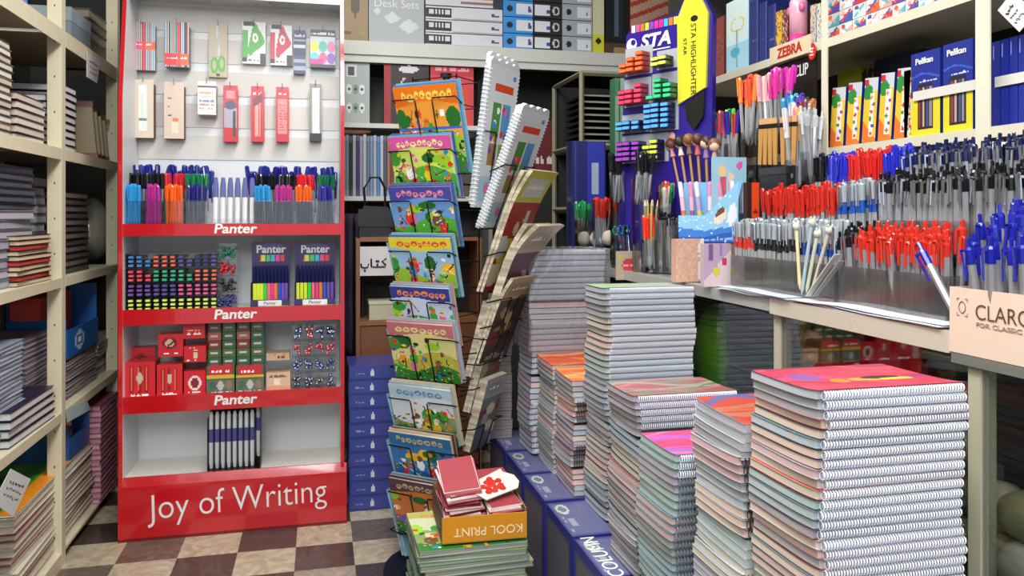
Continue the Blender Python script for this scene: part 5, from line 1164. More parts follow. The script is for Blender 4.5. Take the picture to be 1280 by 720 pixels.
# loose papers on the edge
def sheetpile(label, pxs, n, z, X0, X1, col='#dfe3ea'):
    y0, y1 = at_X(pxs[1], 400, X0).y, at_X(pxs[0], 400, X0).y
    for i in range(n):
        t = thing('paper_sheet', '%s, %s of the pile' % (label, ordw(n-i) if n-i > 1 else 'topmost'), 'paper', ((X0+X1)/2+random.uniform(-.004, .004), (y0+y1)/2+random.uniform(-.01, .01), z+i*.0032), (0, 0, random.uniform(-.04, .04)))
        m = MB(); L = (y1-y0)/2; W_ = (X1-X0)/2; ns = 14
        for k in range(ns+1):
            y = -L+2*L*k/ns; zz = .0025*math.sin(k*.7+i)*(k/ns)+(.004 if k in (0, ns) else 0)*0
            for x in (-W_, W_): m.v += [(x, y, zz+.0025*0), (x, y, zz+.0012)]
        for k in range(ns):
            b = 4*k; m.f += [[b+1, b+3, b+7, b+5], [b, b+4, b+6, b+2], [b, b+1, b+5, b+4], [b+2, b+6, b+7, b+3]]; m.mi += [0]*4
        m.f += [[0, 2, 3, 1], [4*ns, 4*ns+1, 4*ns+3, 4*ns+2]]; m.mi += [0, 0]
        m.build('paper', M(col, .45), t)
sheetpile('white paper sheet on the counter edge below the red pens', (985, 1172), 3, ZC+.004, XC-.006, XC+.07)
sheetpile('pale paper sheet at the far part of the counter edge', (897, 984), 3, ZC+.003, XC-.006, XC+.08, '#ccd3dc')

# ------------------------------------------------------------------ pens
PP = {}
def pen_parts(kind, col):
    k = (kind, col)
    if k in PP: return PP[k]
    P = []
    g = M('#a8aaae', .18, .35, .5); sil = M('#d4d6da', .18, .9); cl = M('#9a9c9e', .2, 0, .5)
    if kind == 'cap':        # capped stick pen, cap up
        P.append(('barrel', MB().lathe([(.0012, 0), (.0036, .01), (.0036, .10)], 6).mesh('barrel', cl)))
        P.append(('cap', MB().lathe([(.0046, .088), (.0050, .142), (.0042, .148), (.002, .150)], 8).mesh('cap', M(col, .22, 0, .5))))
        P.append(('clip', MB().box(-.0014, .0014, -.0085, -.0068, .104, .146).box(-.0014, .0014, -.0085, -.004, .143, .147).mesh('clip', M(col, .22, 0, .5))))
    elif kind == 'clearcap':
        P.append(('barrel', MB().lathe([(.0012, 0), (.0038, .01), (.0038, .085)], 6).mesh('barrel', cl)))
        P.append(('grip', MB().lathe([(.0042, .085), (.0042, .112)], 7).mesh('grip', M(col, .25, 0, .4))))
        P.append(('cap', MB().lathe([(.0048, .112), (.0050, .146), (.0044, .149)], 8).mesh('cap', M('#b4bcc4', .12, .2, .6))))
        P.append(('clip', MB().box(-.0012, .0012, -.0085, -.0068, .10, .147).mesh('clip', sil)))
    elif kind == 'click':
        P.append(('barrel', MB().lathe([(.0012, 0), (.0042, .014), (.0046, .06), (.0044, .118)], 7).mesh('barrel', g)))
        P.append(('collar', MB().lathe([(.0048, .116), (.0052, .136), (.0040, .140)], 8).mesh('collar', M(col, .22, 0, .5))))
        P.append(('clicker', MB().lathe([(.0024, .140), (.0026, .151), (.002, .153)], 6).mesh('clicker', M(col, .2, 0, .5))))
        P.append(('clip', MB().box(-.0018, .0018, -.0098, -.0080, .094, .137).box(-.0018, .0018, -.0098, -.004, .134, .138).mesh('clip', M(col, .2, 0, .5) if col != '#16181c' and col != '#1c2450' else sil)))
    PP[k] = P; return P
KN = {'cap': 'capped_pen', 'clearcap': 'gel_pen', 'click': 'retractable_pen'}
def pen(kind, col, loc, rot, label, group, sc=1.0, name=None, cat='pen'):
    t = thing(name or KN[kind], label, cat, loc, rot, group); t.scale = (sc*1.22, sc*1.22, sc)
    for n_, me in pen_parts(kind, col): link(n_, me, t)
    return t
npen = 0
def row(px0, px1, X, z, kinds, group, labelfn, step=.0115, rows=2, dx=.013, lean=.0, sc=1.0, jit=.06, bulge=0, zj=.004):
    """pens from column px0 (far) to px1 (near) in plane X"""
    global npen
    y1 = at_X(px0, 250, X).y; y0 = at_X(px1, 250, X).y; n = max(2, int((y1-y0)/step))
    for r_ in range(rows):
        for i in range(n):
            f = i/(n-1)
            kind, col, cn_ = kinds(f, r_)
            y = y1+(y0-y1)*f+(step/2 if r_ % 2 else 0)*(-1)
            zz = z+random.uniform(-zj, zj)+bulge*math.sin(f*math.pi*4)+.010*r_
            # clip faces the aisle (-X)
            pen(kind, col, (X+dx*r_+random.uniform(-.002, .002), y, zz), (random.uniform(-jit, jit), random.uniform(-jit, jit)-lean, R(-90)+random.uniform(-.7, .7)), labelfn(cn_), group+', '+cn_, sc); npen += 1
def holder(px0, px1, X, dx, z, h, label, walls=CLEAR, base=0.0, n=1, divs=0):
    y1 = at_X(px0, 250, X).y+.006; y0 = at_X(px1, 250, X).y-.008; L = (y1-y0)/2
    t = thing('pen_holder', label, 'pen holder', (X+dx/2-.012, (y0+y1)/2, z)); q = .0015; w_ = dx/2
    m = MB().box(-w_, w_, -L, L, 0, .003).box(-w_, -w_+q, -L, L, .003, h).box(w_-q, w_, -L, L, .003, h).box(-w_+q, w_-q, -L, -L+q, .003, h).box(-w_+q, w_-q, L-q, L, .003, h)
    for k in range(divs): y = -L+2*L*(k+1)/(divs+1); m.box(-w_+q, w_-q, y-.0007, y+.0007, .003, h)
    m.build('clear_shell', walls, t); return t
SMOKE = clear_mat('smoked_acrylic', (.80, .79, .77), .06, .08, 0, 10, .04)
# stepped riser
y0, y1 = .95, 2.2
rz = thing('pen_riser', 'dark stepped riser carrying the upper rows of pens on the counter', 'riser', (1.25, 1.5, ZC)); DK = M('#2b2b2c', .5)
rel(MB().box(1.118, 1.36, y0, y1, ZC, 1.10), 'step', DK, rz); rel(MB().box(1.205, 1.36, y0, y1, 1.10, 1.185), 'step', DK, rz)
# front left: clear capped
def kA(f, r_): return ('clearcap', '#d83020', 'red') if f < .22 else (('clearcap', '#23282c', 'black') if f < .72 else ('clearcap', '#2a52a8', 'blue'))
holder(920, 1046, 1.03, .045, ZC+.002, .085, 'smoky clear holder of transparent capped pens near the fairy display', SMOKE, divs=2)
row(921, 1046, 1.03, ZC+.020, kA, 'clear capped pens in the front left holder', lambda c: 'clear capped pen with %s band in the front left counter holder' % c, step=.0118, rows=2, sc=1.0, jit=.04)
# front right: red retractables
def kB(f, r_): return ('click', '#16181c', 'black') if f < .18 else ('click', '#cf3526', 'red')
holder(1052, 1186, 1.035, .06, ZC+.002, .085, 'smoky clear holder of red topped retractable pens on the counter front', SMOKE, divs=1)
row(1053, 1186, 1.035, ZC+.006, kB, 'retractable pens in the front right holder', lambda c: '%s topped clear retractable pen in the front right counter holder' % c, step=.0115, rows=3, sc=1.0, jit=.08, dx=.014)
# second tier
def kC(f, r_): return ('cap', '#cf3024', 'red')
holder(957, 1043, 1.135, .045, 1.1015, .06, 'clear holder of red capped pens on the second tier', divs=1)
row(957, 1043, 1.135, 1.1035+.008, kC, 'red capped pens on the second tier', lambda c: 'red capped pen in the second tier holder above the black banded pens', step=.0125, rows=2, jit=.06, zj=.008)
def kD(f, r_): return ('clearcap', '#2458b8', 'blue')
holder(1049, 1097, 1.135, .045, 1.1015, .07, 'clear holder of blue banded clear capped pens on the second tier')
row(1049, 1097, 1.135, 1.115, kD, 'blue banded pens on the second tier', lambda c: 'clear capped pen with blue band, second tier, right of the red caps', step=.0115, rows=2, jit=.05)
def kE(f, r_): return ('click', '#16181c', 'black')
holder(1103, 1290, 1.135, .045, 1.1015, .085, 'clear holder of black retractable pens along the second tier', divs=3)
row(1103, 1290, 1.135, 1.1155, kE, 'black retractable pens on the second tier', lambda c: 'black and silver retractable pen in the long second tier holder', step=.0125, rows=2, jit=.06, sc=1.08)
# third tier
def kF(f, r_): return ('cap', '#16161c', 'black') if f < .14 else (('cap', '#2a30c4', 'blue') if f < .42 or f > .8 else ('cap', '#d82a24', 'red'))
holder(1020, 1133, 1.222, .045, 1.1865, .06, 'clear holder of blue, red and black capped pens on the third tier', divs=3)
row(1022, 1133, 1.222, 1.190, kF, 'capped pens on the third tier', lambda c: '%s capped pen in the top tier holder below the paint boxes' % c, step=.0115, rows=2, jit=.07, zj=.006)
def kG(f, r_): return ('click', '#1c2450', 'navy')
holder(1140, 1290, 1.222, .045, 1.1865, .075, 'clear holder of navy retractable pens along the third tier', divs=2)
row(1140, 1290, 1.222, 1.178, kG, 'navy retractable pens on the third tier', lambda c: 'navy and silver retractable pen in the long top tier holder', step=.0115, rows=2, jit=.07, sc=1.05)
# CLARO box
XK = 0.985
ya = at_X(1187, 400, XK).y; zt = at_X(1187, 358, XK).z; zb2 = .979
Lb = .30; t = thing('pen_box', 'cream cardboard box printed CLARO full of blue pens at the right edge', 'box', (XK+.045, ya-Lb/2, zb2)); CB = M('#e3cdb8', .5, 0, .1)
h = zt-zb2; q = .0015
MB().box(-.045, .045, -Lb/2, Lb/2, 0, q).box(.045-q, .045, -Lb/2, Lb/2, q, h).box(-.045+q, .045-q, Lb/2-q, Lb/2, q, h).box(-.045+q, .045-q, -Lb/2, -Lb/2+q, q, h).build('carton', CB, t)
fr = MB().box(-.045, -.045+q, -Lb/2, Lb/2, q, h).build('front_panel', CB, t)
IN = M('#5c4a3c', .5)
p = at_X(1221, 385, XK); 
text('CLARO', .034, IN, fr, (-.0458, p.y-t.location.y+.003, at_X(1225, 392, XK).z-zb2+.001), (R(90), 0, R(-90)), ax='LEFT', offset=-.0005, sx=.92)
text('FOR CLASSIC', .0095, M('#b09a86', .5), fr, (-.0458, p.y-t.location.y+.001, at_X(1225, 407, XK).z-zb2+.001), (R(90), 0, R(-90)), ax='LEFT', sx=1.5)
m = MB(); cy_, cz_ = at_X(1203, 384, XK).y-t.location.y, at_X(1203, 384, XK).z-zb2
m.tube([(-.0456, cy_+.0065*math.cos(a_), cz_+.009*math.sin(a_)) for a_ in [2*math.pi*i/24 for i in range(24)]], .0007, 4, True)
for sy in (-1, 1):
    for sz in (-1, 1): m.tube([(-.0456, cy_+sy*.006, cz_+sz*.0135), (-.0456, cy_+sy*.0105, cz_+sz*.0135), (-.0456, cy_+sy*.0105, cz_+sz*.009)], .0005, 4)
m.build('ring_logo', IN, fr)
rs = np.random.RandomState(8)
for i in range(34):
    f = (i % 17)/16; y = ya-.012-f*.20; x = XK+.02+.035*(i//17)+rs.uniform(-.008, .008)
    pen('click', '#2228a0', (x, y+rs.uniform(-.004, .004), zb2+.012+.028*(i//17)+rs.uniform(0, .012)), (rs.uniform(-.12, .12)+(.5 if i == 0 else 0), rs.uniform(-.1, .1), R(-90)+rs.uniform(-1.2, 1.2)), 'blue topped retractable pen standing in the cream CLARO box' if i else 'blue topped pen leaning left out of the cream CLARO box', 'blue pens in the CLARO box' if i else None, 1.12)
t = thing('pen_holder', 'tall clear cup of blue pens behind the CLARO box', 'pen holder', (1.105, at_X(1275, 270, 1.105).y, 1.1005-.09)); 
t.location = (1.085, at_X(1272, 270, 1.085).y, ZC+.0)
t.location.z = 1.009
MB().lathe([(.026, 0), (.026, .003)], 14).lathe([(.026, .003), (.028, .12), (.0265, .12), (.0245, .003)], 14, cap=False).build('clear_shell', CLEAR, t)
for i in range(12):
    a_ = i*2.4; r_ = .006*math.sqrt(i); pen('click', '#2228a0', (t.location.x+r_*math.cos(a_), t.location.y+r_*math.sin(a_), 1.045+.004*(i % 4)), (r_*8*math.sin(-a_), r_*8*math.cos(a_), rs.uniform(0, 6)), 'blue topped pen in the tall cup behind the CLARO box', 'blue pens in the tall cup', 1.1)
# animal-topped pencils leaning
for i, (xt, yt, xb, yb_, c) in enumerate([(995, 277, 1000, 362, '#d8c898'), (1016, 272, 1002, 368, '#a8c0c8'), (1023, 286, 1008, 366, '#c8d0b0'), (1038, 282, 1014, 368, '#cfc8b4')]):
    A_ = at_X(xb, yb_, 1.0+.006*i); B_ = at_X(xt, yt, 1.005+.006*i); d_ = B_-A_
    t = thing('novelty_pencil', ['cream pencil with white cat head topper, leftmost of four', 'pale blue pencil with white cat head topper, second from left', 'greenish pencil with white cat head, behind the pale blue one', 'white pencil with cat head leaning far right'][i], 'pencil', A_, tuple(d_.to_track_quat('Z', 'Y').to_euler()))
    L = d_.length
    MB().lathe([(.0008, 0), (.0038, .012), (.0038, L-.02)], 7).build('barrel', M(c, .4, 0, .3, .15), t)
    MB().ball((0, 0, L-.01), .0085, 1, .9, 1).ball((.005, 0, L-.001), .003, 1, .6, 1.3).ball((-.005, 0, L-.001), .003, 1, .6, 1.3).build('cat_head', M('#d8dcc8', .4), t, smooth=True)
for i in range(2):
    A_ = at_X(1010+i*9, 370, 1.0); B_ = at_X(1046+i*6, 318+i*8, 1.015); d_ = B_-A_
    t = thing('ruler', ['pale grey ruler leaning behind the cat pencils', 'darker ruler leaning right beside the pale one'][i], 'ruler', A_, tuple(d_.to_track_quat('Z', 'Y').to_euler())); m = MB().box(-.007, .007, -.001, .001, 0, d_.length); m.build('ruler', M(['#c4c4ba', '#8a8c8c'][i], .3), t)

# ================================================================== STA DISPLAY
P1 = cam2w(.5456*1.15, 2.2*1.15); 
u = Vector((-.488, .873, 0)); WD_ = .37
P2 = P1+u*WD_; mid_ = (P1+P2)/2
nrm = Vector((-.873, -.488, 0))
sta = thing('marker_display', 'purple display stand printed STA with neon markers and yellow marker sign', 'display stand', (mid_.x, mid_.y, ZC+.003), (0, 0, ang(nrm)))
PUR = M('#30208a', .3, 0, .3); H = 1.865-ZC-.003; Zs = ZC+.003
m = MB()
m.prism([(-WD_/2-.015, 0), (WD_/2, 0), (WD_/2+.01, H*.95), (WD_/2-.02, H+.02), (WD_/2-.10, H+.03), (WD_/2-.13, H-.01), (-WD_/2+.06, H-.02), (-WD_/2+.03, H-.05)], 0, .02, 'y')
m.build('board', PUR, sta)
MB().box(-WD_/2, WD_/2, .02, .12, 0, .2).build('base', PUR, sta)
for k, c in enumerate(['#e8e0f0', '#e05a8a', '#e8782c', '#b8d83a', '#8a4ab0', '#e83a9a', '#e03a8a', '#48b8e0', '#e8783a', '#e8d84a']):
    MB().box(-.13+k*.0195, -.13+k*.0195+.015, -.0015, 0, 1.822-Zs, 1.847-Zs).build('colour_stripe', M(c, .3, 0, .3), sta)
text('STA', .062, WHITE, sta, (-.03, -.002, 1.782-Zs), (R(90), 0, 0), offset=.002, shear=.2, sx=1.15)
MB().prism([(-.130+.022*math.cos(a_), 1.782-Zs+.022*math.sin(a_)) for a_ in [2*math.pi*i/20 for i in range(20)]], -.0018, 0, 'y').build('round_logo', WHITE, sta)
MB().prism([(-.122+.010*math.cos(a_), 1.789-Zs+.010*math.sin(a_)) for a_ in [2*math.pi*i/14 for i in range(14)]], -.003, -.0018, 'y').build('logo_dot', PUR, sta)
MB().box(-.07, .03, -.0015, 0, 1.749-Zs, 1.753-Zs).build('small_print_line', WHITE, sta)
YEL = M('#dfd83a', .3, 0, .3)
# giant marker sign at the near edge
YS = MB().prism([(-.056, -.245), (.050, -.20), (.058, .035), (.03, .09), (.026, .30), (-.026, .30), (-.03, .09), (-.058, .035)], -.012, -.002, 'y').build('marker_sign', YEL, sta, (WD_/2-.060, 0, 1.80-Zs))
text('STA HIGHLIGHTER', .028, M('#2a2a1c', .5), YS, (.004, -.0128, -.105), (R(90), R(90), 0), sx=.98)
text('STAR', .018, M('#2a2a1c', .5), YS, (-.028, -.0128, -.06), (R(90), R(90), 0), sx=1.3)
MB().prism([(.014*math.cos(a_)+.008, .025+.010*math.sin(a_)) for a_ in [2*math.pi*i/14 for i in range(14)]], -.0128, -.012, 'y').build('round_mark', BLACK, YS)
MB().prism([(-.03, -.25), (.045, -.21), (.04, -.29), (.01, -.33), (-.02, -.30)], -.012, -.003, 'y').build('marker_tip', M('#1c1a18', .4), YS)
def block(u0, yb, cols, rows, c, nm_, miss=(), cc=None):
    """marker block, lowest row seen at photo row yb"""
    z0 = CAMH+(267-yb)/372-Zs
    rot = sta.rotation_euler.z; Rm = Matrix.Rotation(rot, 3, 'Z'); w_ = cols*.034
    MB().box(u0-.006, u0+w_+.008, -.003, 0, z0-.012, z0+rows*.0165+.018).build('pocket_card', M('#a9b0b8', .3, 0, .3), sta)
    for r_ in range(rows):
        for k in range(cols):
            if (r_, k) in miss: continue
            p = Rm @ Vector((u0+.017+k*.0345, -.048-.006*(k % 2), z0+r_*.0172))
            o = link('highlighter', hl_sta(c), None, (sta.location.x+p.x, sta.location.y+p.y, sta.location.z+p.z), (Matrix.Rotation(rot, 4, 'Z') @ Matrix.Rotation(R(-90), 4, 'X')).to_euler())
            tag(o, '%s highlighter pointing out of the purple stand, in its %s block' % (c, nm_), 'highlighter', '%s block highlighters of the purple stand' % nm_)
HS = {}
HSC = {'orange': '#f2783a', 'yellow': '#e8f06a', 'pink': '#f04a6a', 'green': '#3cd88a', 'blue': '#5ab0f0', 'violet': '#a04ac0', 'lime': '#e0f04a'}
def hl_sta(c):
    if c not in HS:
        m = MB(); m.rbox(-.0155, .0155, -.0078, .0078, .004, .042, .003); m.cur = 1; m.rbox(-.0135, .0135, -.0050, .0050, -.002, .004, .002)
        HS[c] = m.mesh('highlighter', [M({'orange': '#a83420', 'pink': '#8a1c3c', 'green': '#14503c', 'yellow': '#33342c'}.get(c, '#1c1c50'), .3, 0, .3), M(HSC[c], .3, 0, .2)])
    return HS[c]
block(-.150, 86, 3, 4, 'orange', 'top left', ((3, 0), (2, 0), (3, 1)))
block(-.015, 84, 2, 2, 'yellow', 'top right')
block(-.155, 126, 3, 4, 'pink', 'second left', ((3, 0), (3, 1)))
block(-.035, 124, 3, 4, 'green', 'second right', ((3, 0), (2, 0), (1, 0), (3, 2)))
block(-.165, 159, 3, 2, 'blue', 'third left')
block(-.045, 160, 3, 5, 'blue', 'third right')
block(-.165, 198, 3, 4, 'violet', 'lowest left')
block(-.050, 198, 2, 4, 'lime', 'lowest right', ((3, 0),))
# marker cup under the yellow sign
# ================================================================== WIRE-FRAMED SHELF BEHIND
XW = 1.15
fw = thing('frame_shelf', 'cream metal frame shelf at the back right holding dark stock', 'shelving', (1.45, 3.8, 0)); CRF = M('#8e8b72', .5)
def fbar(p, q, r_=.012, name='frame_bar'): rel(MB().tube([p, q], r_, 4), name, CRF, fw)
Pf = at_X(693, 112, XW); Pn = at_X(727, 88, XW)
zf = (Pf.z+Pn.z)/2
for y in (Pf.y, Pn.y): fbar((XW, y, 0), (XW, y, zf), name='post')
for z in (zf, 1.51, 1.22): fbar((XW, Pf.y, z), (XW, Pn.y, z)); fbar((XW, Pn.y, z), (1.75, Pn.y, z)); rel(MB().box(XW, 1.75, Pn.y, Pf.y, z-.02, z-.008), 'shelf_board', M('#3a3b35', .6), fw) if z < zf else None
fbar((1.75, Pn.y, 0), (1.75, Pn.y, zf), name='post'); rel(MB().box(XW+.02, 1.75, Pf.y-.01, Pf.y, 0, zf), 'back_panel', M('#191a18', .7), fw)
for i in range(9):
    y = (Pf.y+Pn.y)/2; book('folder', 'dark folder with pale edge on the frame shelf, %s of the pile' % (ordw(9-i)+(' from top' if i < 8 else '')), 'folder', (XW+.13, y, 1.503+i*.030), (.2, .28, .012), '#1c1d1c', '#a4a490')
for i in range(16):
    book('disc_case', 'pale edged disc case, %s of the slim pile by the green packs' % (ordw(16-i)+(' from top' if i < 15 else '')), 'case', (1.34, Pn.y-.10, 1.50+i*.0155), (.075, .09, .013), '#2c2a30', '#b0b0bc')
book('carton', 'dark carton supporting the slim pile of disc cases', 'box', (1.34, Pn.y-.10, 0), (.09, .1, 1.498), '#20211f', '#262724')
for i in range(5):
    a = at_Y(768+i*7, 200, 3.2); book('hanging_pack', 'green and white glittering pack, %s from the left behind the purple stand' % (ordw(i+1) if i else 'first'), 'pack', (a.x, 3.2, ZC+.003), (.018, .06, .76), ['#3c7a56', '#8aa898', '#4a8a5c', '#a8b8ac', '#2c6a48'][i], '#7aa08a')
t, w_, h = bbox('red_carton', 'dark red carton with white lettering deep in the back shelf', 668, 695, 150, 200, 1.36, M('#5c1a20', .5), lambda A, rs: A.rect(0, 1, 0, 1, '#621c22').words(.1, .9, .3, .14, '#d8c8c8', rs), Y=4.0, dep=.2)
t.name = 'carton'
rel(MB().box(.86, 1.14, 4.0, 4.3, 0, 1.358), 'pedestal', M('#23241f', .7), bs) if False else None
t2 = thing('carton', 'tall dark carton under the red one at the back', 'box', (t.location.x, 4.1, 0)); MB().box(-.09, .09, -.09, .09, 0, 1.33).build('body', M('#1e1f1c', .7), t2); MB().box(-.094, .094, -.094, .094, 1.33, 1.359).build('lid', M('#252621', .7), t2)

# ================================================================== RIGHT UPPER SHELVING
XR = 1.38
us = thing('wall_shelving', 'cream shelving unit above the pen counter on the right', 'shelving', (1.55, 1.9, 0))
CRW = M('#d9d2bd', .4, 0, .1, .05)
zu0, zu1 = 1.665, 1.69
yA, yB_ = .7, 3.02
rel(MB().box(XR, XR+.004, yA, yB_, zu0, zu1+.0).box(XR+.004, 1.75, yA, yB_, zu1-.006, zu1), 'shelf_board', CRW, us)
rel(MB().box(XR+.004, 1.75, yA, yB_, 1.372, 1.384).box(XR+.0, XR+.004, yA, yB_, 1.36, 1.384), 'shelf_board', CRW, us)
for px in (1031, 1229, ):
    y = at_X(px, 100, XR-.002).y; w2 = .013 if px < 1100 else .019
    rel(MB().box(XR-.004, XR+.0, y-w2, y+w2, 1.0 if 0 else .976, 2.4), 'post', M('#e0dcc6', .35, 0, .2), us)
y = at_X(1092, 100, 1.74).y
rel(MB().box(1.74, 1.75, y-.01, y+.01, 1.0, 2.4), 'post', M('#8c8c7c', .5), us)
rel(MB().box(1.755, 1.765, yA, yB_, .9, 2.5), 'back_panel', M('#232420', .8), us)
rel(MB().box(XR, 1.75, yA, yB_, 2.15, 2.17), 'shelf_board', CRW, us)
rel(MB().box(XR, 1.75, yA, yB_, .0, .05).box(1.385, 1.75, yB_, yB_+.012, 0, 2.4), 'side_panel', M('#3a3a34', .7), us)
# signs on shelf edge
s = thing('shelf_sign', 'cream shelf sign reading ZEBRA in red letters', 'sign', (XR-.0075, at_X(990, 72, XR).y, 1.665)); 
L = (at_X(962, 0, XR).y-at_X(1013, 0, XR).y)/2
MB().box(-.0015, .0015, -L, L, 0, .052).build('board', M('#d9c9a8', .4), s); text('ZEBRA', .042, M('#b8281c', .4), s, (-.0022, 0, .025), (R(90), 0, R(-90)), offset=.0012, sx=1.02)
s = thing('shelf_sign', 'round red sticker beside the ZEBRA sign', 'sticker', (XR-.0075, at_X(1018, 65, XR).y, 1.665)); MB().prism([(.018*math.cos(a_), .0+.024*math.sin(a_)) for a_ in [2*math.pi*i/20 for i in range(20)]], -.001, .001, 'x').build('disc', M('#c8301c', .4), s)
MB().box(-.0018, -.001, -.008, .008, -.012, -.008).box(-.0018, -.001, -.008, .008, .006, .010).box(-.0018, -.001, -.006, .006, -.003, .002).build('white_print', WHITE, s)
ya_, yb_ = at_X(1020, 0, XR+.01).y, at_X(945, 0, XR+.01).y
s = thing('shelf_sign', 'black sign reading SARASA CLIP under the ZEBRA sign', 'sign', (XR+.012, (ya_+yb_)/2, 1.43)); L = (yb_-ya_)/2
MB().box(0, .003, -L, L, 0, .233).build('board', M('#15120f', .4), s); text('SARASA CLIP', .05, WHITE, s, (-.001, -.02, .195), (R(90), 0, R(-90)), sx=.72)
# items on the upper shelf
def ubox(name, label, cat, px0, px1, py0, z0, art, bg, X=XR+.05, dep=.12, res=.006, py1=None, tiltY=0, hh=None):
    y1 = at_X(px0, 50, X).y; y0 = at_X(px1, 50, X).y; zt = at_X((px0+px1)/2, py0, X).z; w_ = y1-y0; h = hh or zt-z0
    t = thing(name, label, cat, (X, (y0+y1)/2, z0), (tiltY, 0, R(-90)))
    MB().box(-w_/2, w_/2, .0006, dep, 0, h).build('body', bg, t)
    A = Art(max(8, int(w_/res)), max(8, int(h/res)), '#cccccc'); art(A, np.random.RandomState(int(px0))); link('front_print', A.mesh('front_print', w_, h), t); return t, w_, h
zu = zu1+.001
ubox('board_game_box', 'light blue box with drawn yellow lollipop flower on the upper shelf', 'box', 908, 936, -2, zu, lambda A, rs: A.rect(0, 1, 0, 1, '#9fd0e0').rect(0, 1, .4, 1, '#cfe4e0').oval(.5, .66, .32, .1, '#d8c84a').oval(.5, .66, .26, .08, '#cfe4e0').rect(.46, .52, .1, .58, '#8aa8b0').oval(.4, .3, .2, .07, '#4aa8c8'), M('#3a6ca0', .4), dep=.2)
for i in range(3): ubox('book', ['navy blue hardback standing beside the light blue box', 'navy hardback, middle one of the three upright', 'navy hardback, last of three before the yellow pack'][i], 'book', 938+i*11, 948+i*11, 0+i*3, zu, lambda A, rs: A.rect(0, 1, 0, 1, '#1f2c6c').rect(.8, 1, 0, 1, '#3a4a90').words(.2, .8, .4, .03, '#5a6aa8', rs), M('#1d2a66', .3, 0, .3), dep=.17)
t, w_, h = ubox('folded_fabric', 'dark red woven box left of the light blue box', 'box', 886, 905, 24, zu, lambda A, rs: A.rect(0, 1, 0, 1, '#8a3a30').speck(['#5a2420', '#a85a4a'], .3, rs, (0, 1, .3, .7)), M('#7a2e28', .6), dep=.2)
ubox('toy_pack', 'yellow toy pack beside the navy books', 'pack', 970, 977, 14, zu, lambda A, rs: A.rect(0, 1, 0, 1, '#e0b83a').speck(['#3a2c1c', '#d85a2c'], .3, rs), M('#c8a030', .4))
ubox('toy_pack', 'brown and black patterned toy pack between yellow pack and pink bottle', 'pack', 978, 985, 12, zu, lambda A, rs: A.rect(0, 1, 0, 1, '#8a4a3a').speck(['#2a1c1c', '#d8c8b0', '#b8402c'], .6, rs), M('#5a3028', .4))
b = at_X(998, 50, XR+.045)
t = thing('drink_bottle', 'pink water bottle with bow-like ears on the upper shelf', 'bottle', (XR+.045, b.y, zu))
MB().lathe([(.022, 0), (.026, .01), (.027, .055)], 16).build('base', M('#d83a8a', .3, 0, .4), t, smooth=True); MB().lathe([(.0268, .055), (.0268, .155), (.022, .165)], 16).build('barrel', M('#f0aac0', .3, 0, .4), t, smooth=True)
MB().lathe([(.022, .165), (.024, .17), (.024, .21), (.018, .22)], 16).build('cap', M('#e86aa8', .3, 0, .4), t, smooth=True)
for s_ in (-1, 1): MB().ball((-.01, s_*.032, .135), .012, .7, 1, 1.2).build('handle', M('#e86aa8', .3, 0, .4), t, smooth=True)
for i in range(2): ubox('toy_pack', ['silver grey pack just right of the pink bottle', 'mint and white pack right of the silver grey one'][i], 'pack', 1013+i*8, 1020+i*8, 6-i*2, zu, lambda A, rs: A.rect(0, 1, 0, 1, ['#b8bab8', '#c8d8d0'][i]).speck(['#d85a6a', '#5a6a6a', '#e8d86a'], .3, rs), M('#a8aaa8', .4))
# colourful small boxes: rows of cubes
TRI = ['#e8663a', '#c8d8e8', '#2c5ca8', '#f0a08a', '#d03a3c', '#e8e4dc', '#6a4a9a', '#4ab0c0']
def art_tri(k):
    def f(A, rs):
        A.rect(0, 1, 0, 1, '#d8d4d4')
        A.below(lambda u: .5+.5*(u-.5), TRI[k % 8]); A.line(.2, .2, .8, .8, .09, TRI[(k+2) % 8]).line(.2, .7, .7, .3, .08, TRI[(k+4) % 8]); A.oval(.3, .75, .16, .16, TRI[(k+1) % 8])
    return f
kk = 0
for lev in range(4):
    for i in range(10):
        px = 1033+i*16.5
        z = zu+lev*.0375
        ubox('patterned_box', 'small box with coloured triangle pattern on the upper shelf, %s layer, %s from left' % (['bottom', 'second', 'third', 'fourth'][lev], ordw(i+1) if i else 'first'), 'box', px, px+16, 0, z, art_tri(kk*3+lev), M(['#c8bcb4', '#b86a4a', '#6a7aa8'][kk % 3], .4), X=XR+.03, dep=.06, res=.003, hh=.036)
        kk += 1
# lower shelf: paint boxes and window boxes
zp = 1.385
def art_paint(A, rs):
    A.rect(0, 1, 0, 1, '#e8c23a').rect(0, 1, .78, 1, '#c8ccd4').oval(.3, .78, .35, .12, '#2c8a3c').below(lambda u: .35-.3*u, '#e8782c'); A.rect(.45, .8, .1, .75, '#e8e4e0')
    for k in range(6): A.oval(.62+.12*math.sin(k*2), .15+k*.11, .1, .03, ['#d8302c', '#2c50b0', '#2c8a3c', '#d8302c', '#8a3aa0', '#e8902c'][k])
    A.rect(0, .3, .88, .98, '#c82c34')
for i in range(5):
    ubox('paint_box', ['yellow paint box with green ball picture standing nearest the white post', 'second yellow paint box from the white post', 'third yellow paint box from the white post', 'fourth yellow paint box from the white post', 'fifth yellow paint box, next to the tall blue boxes'][i], 'paint box', 1037+i*20, 1053.5+i*20, 110-6*i, zp+.001, art_paint, M('#1f2c7c', .3, 0, .3), X=XR+.02, dep=.03, res=.004)[0].rotation_euler = (0, R(5), R(-90))
    
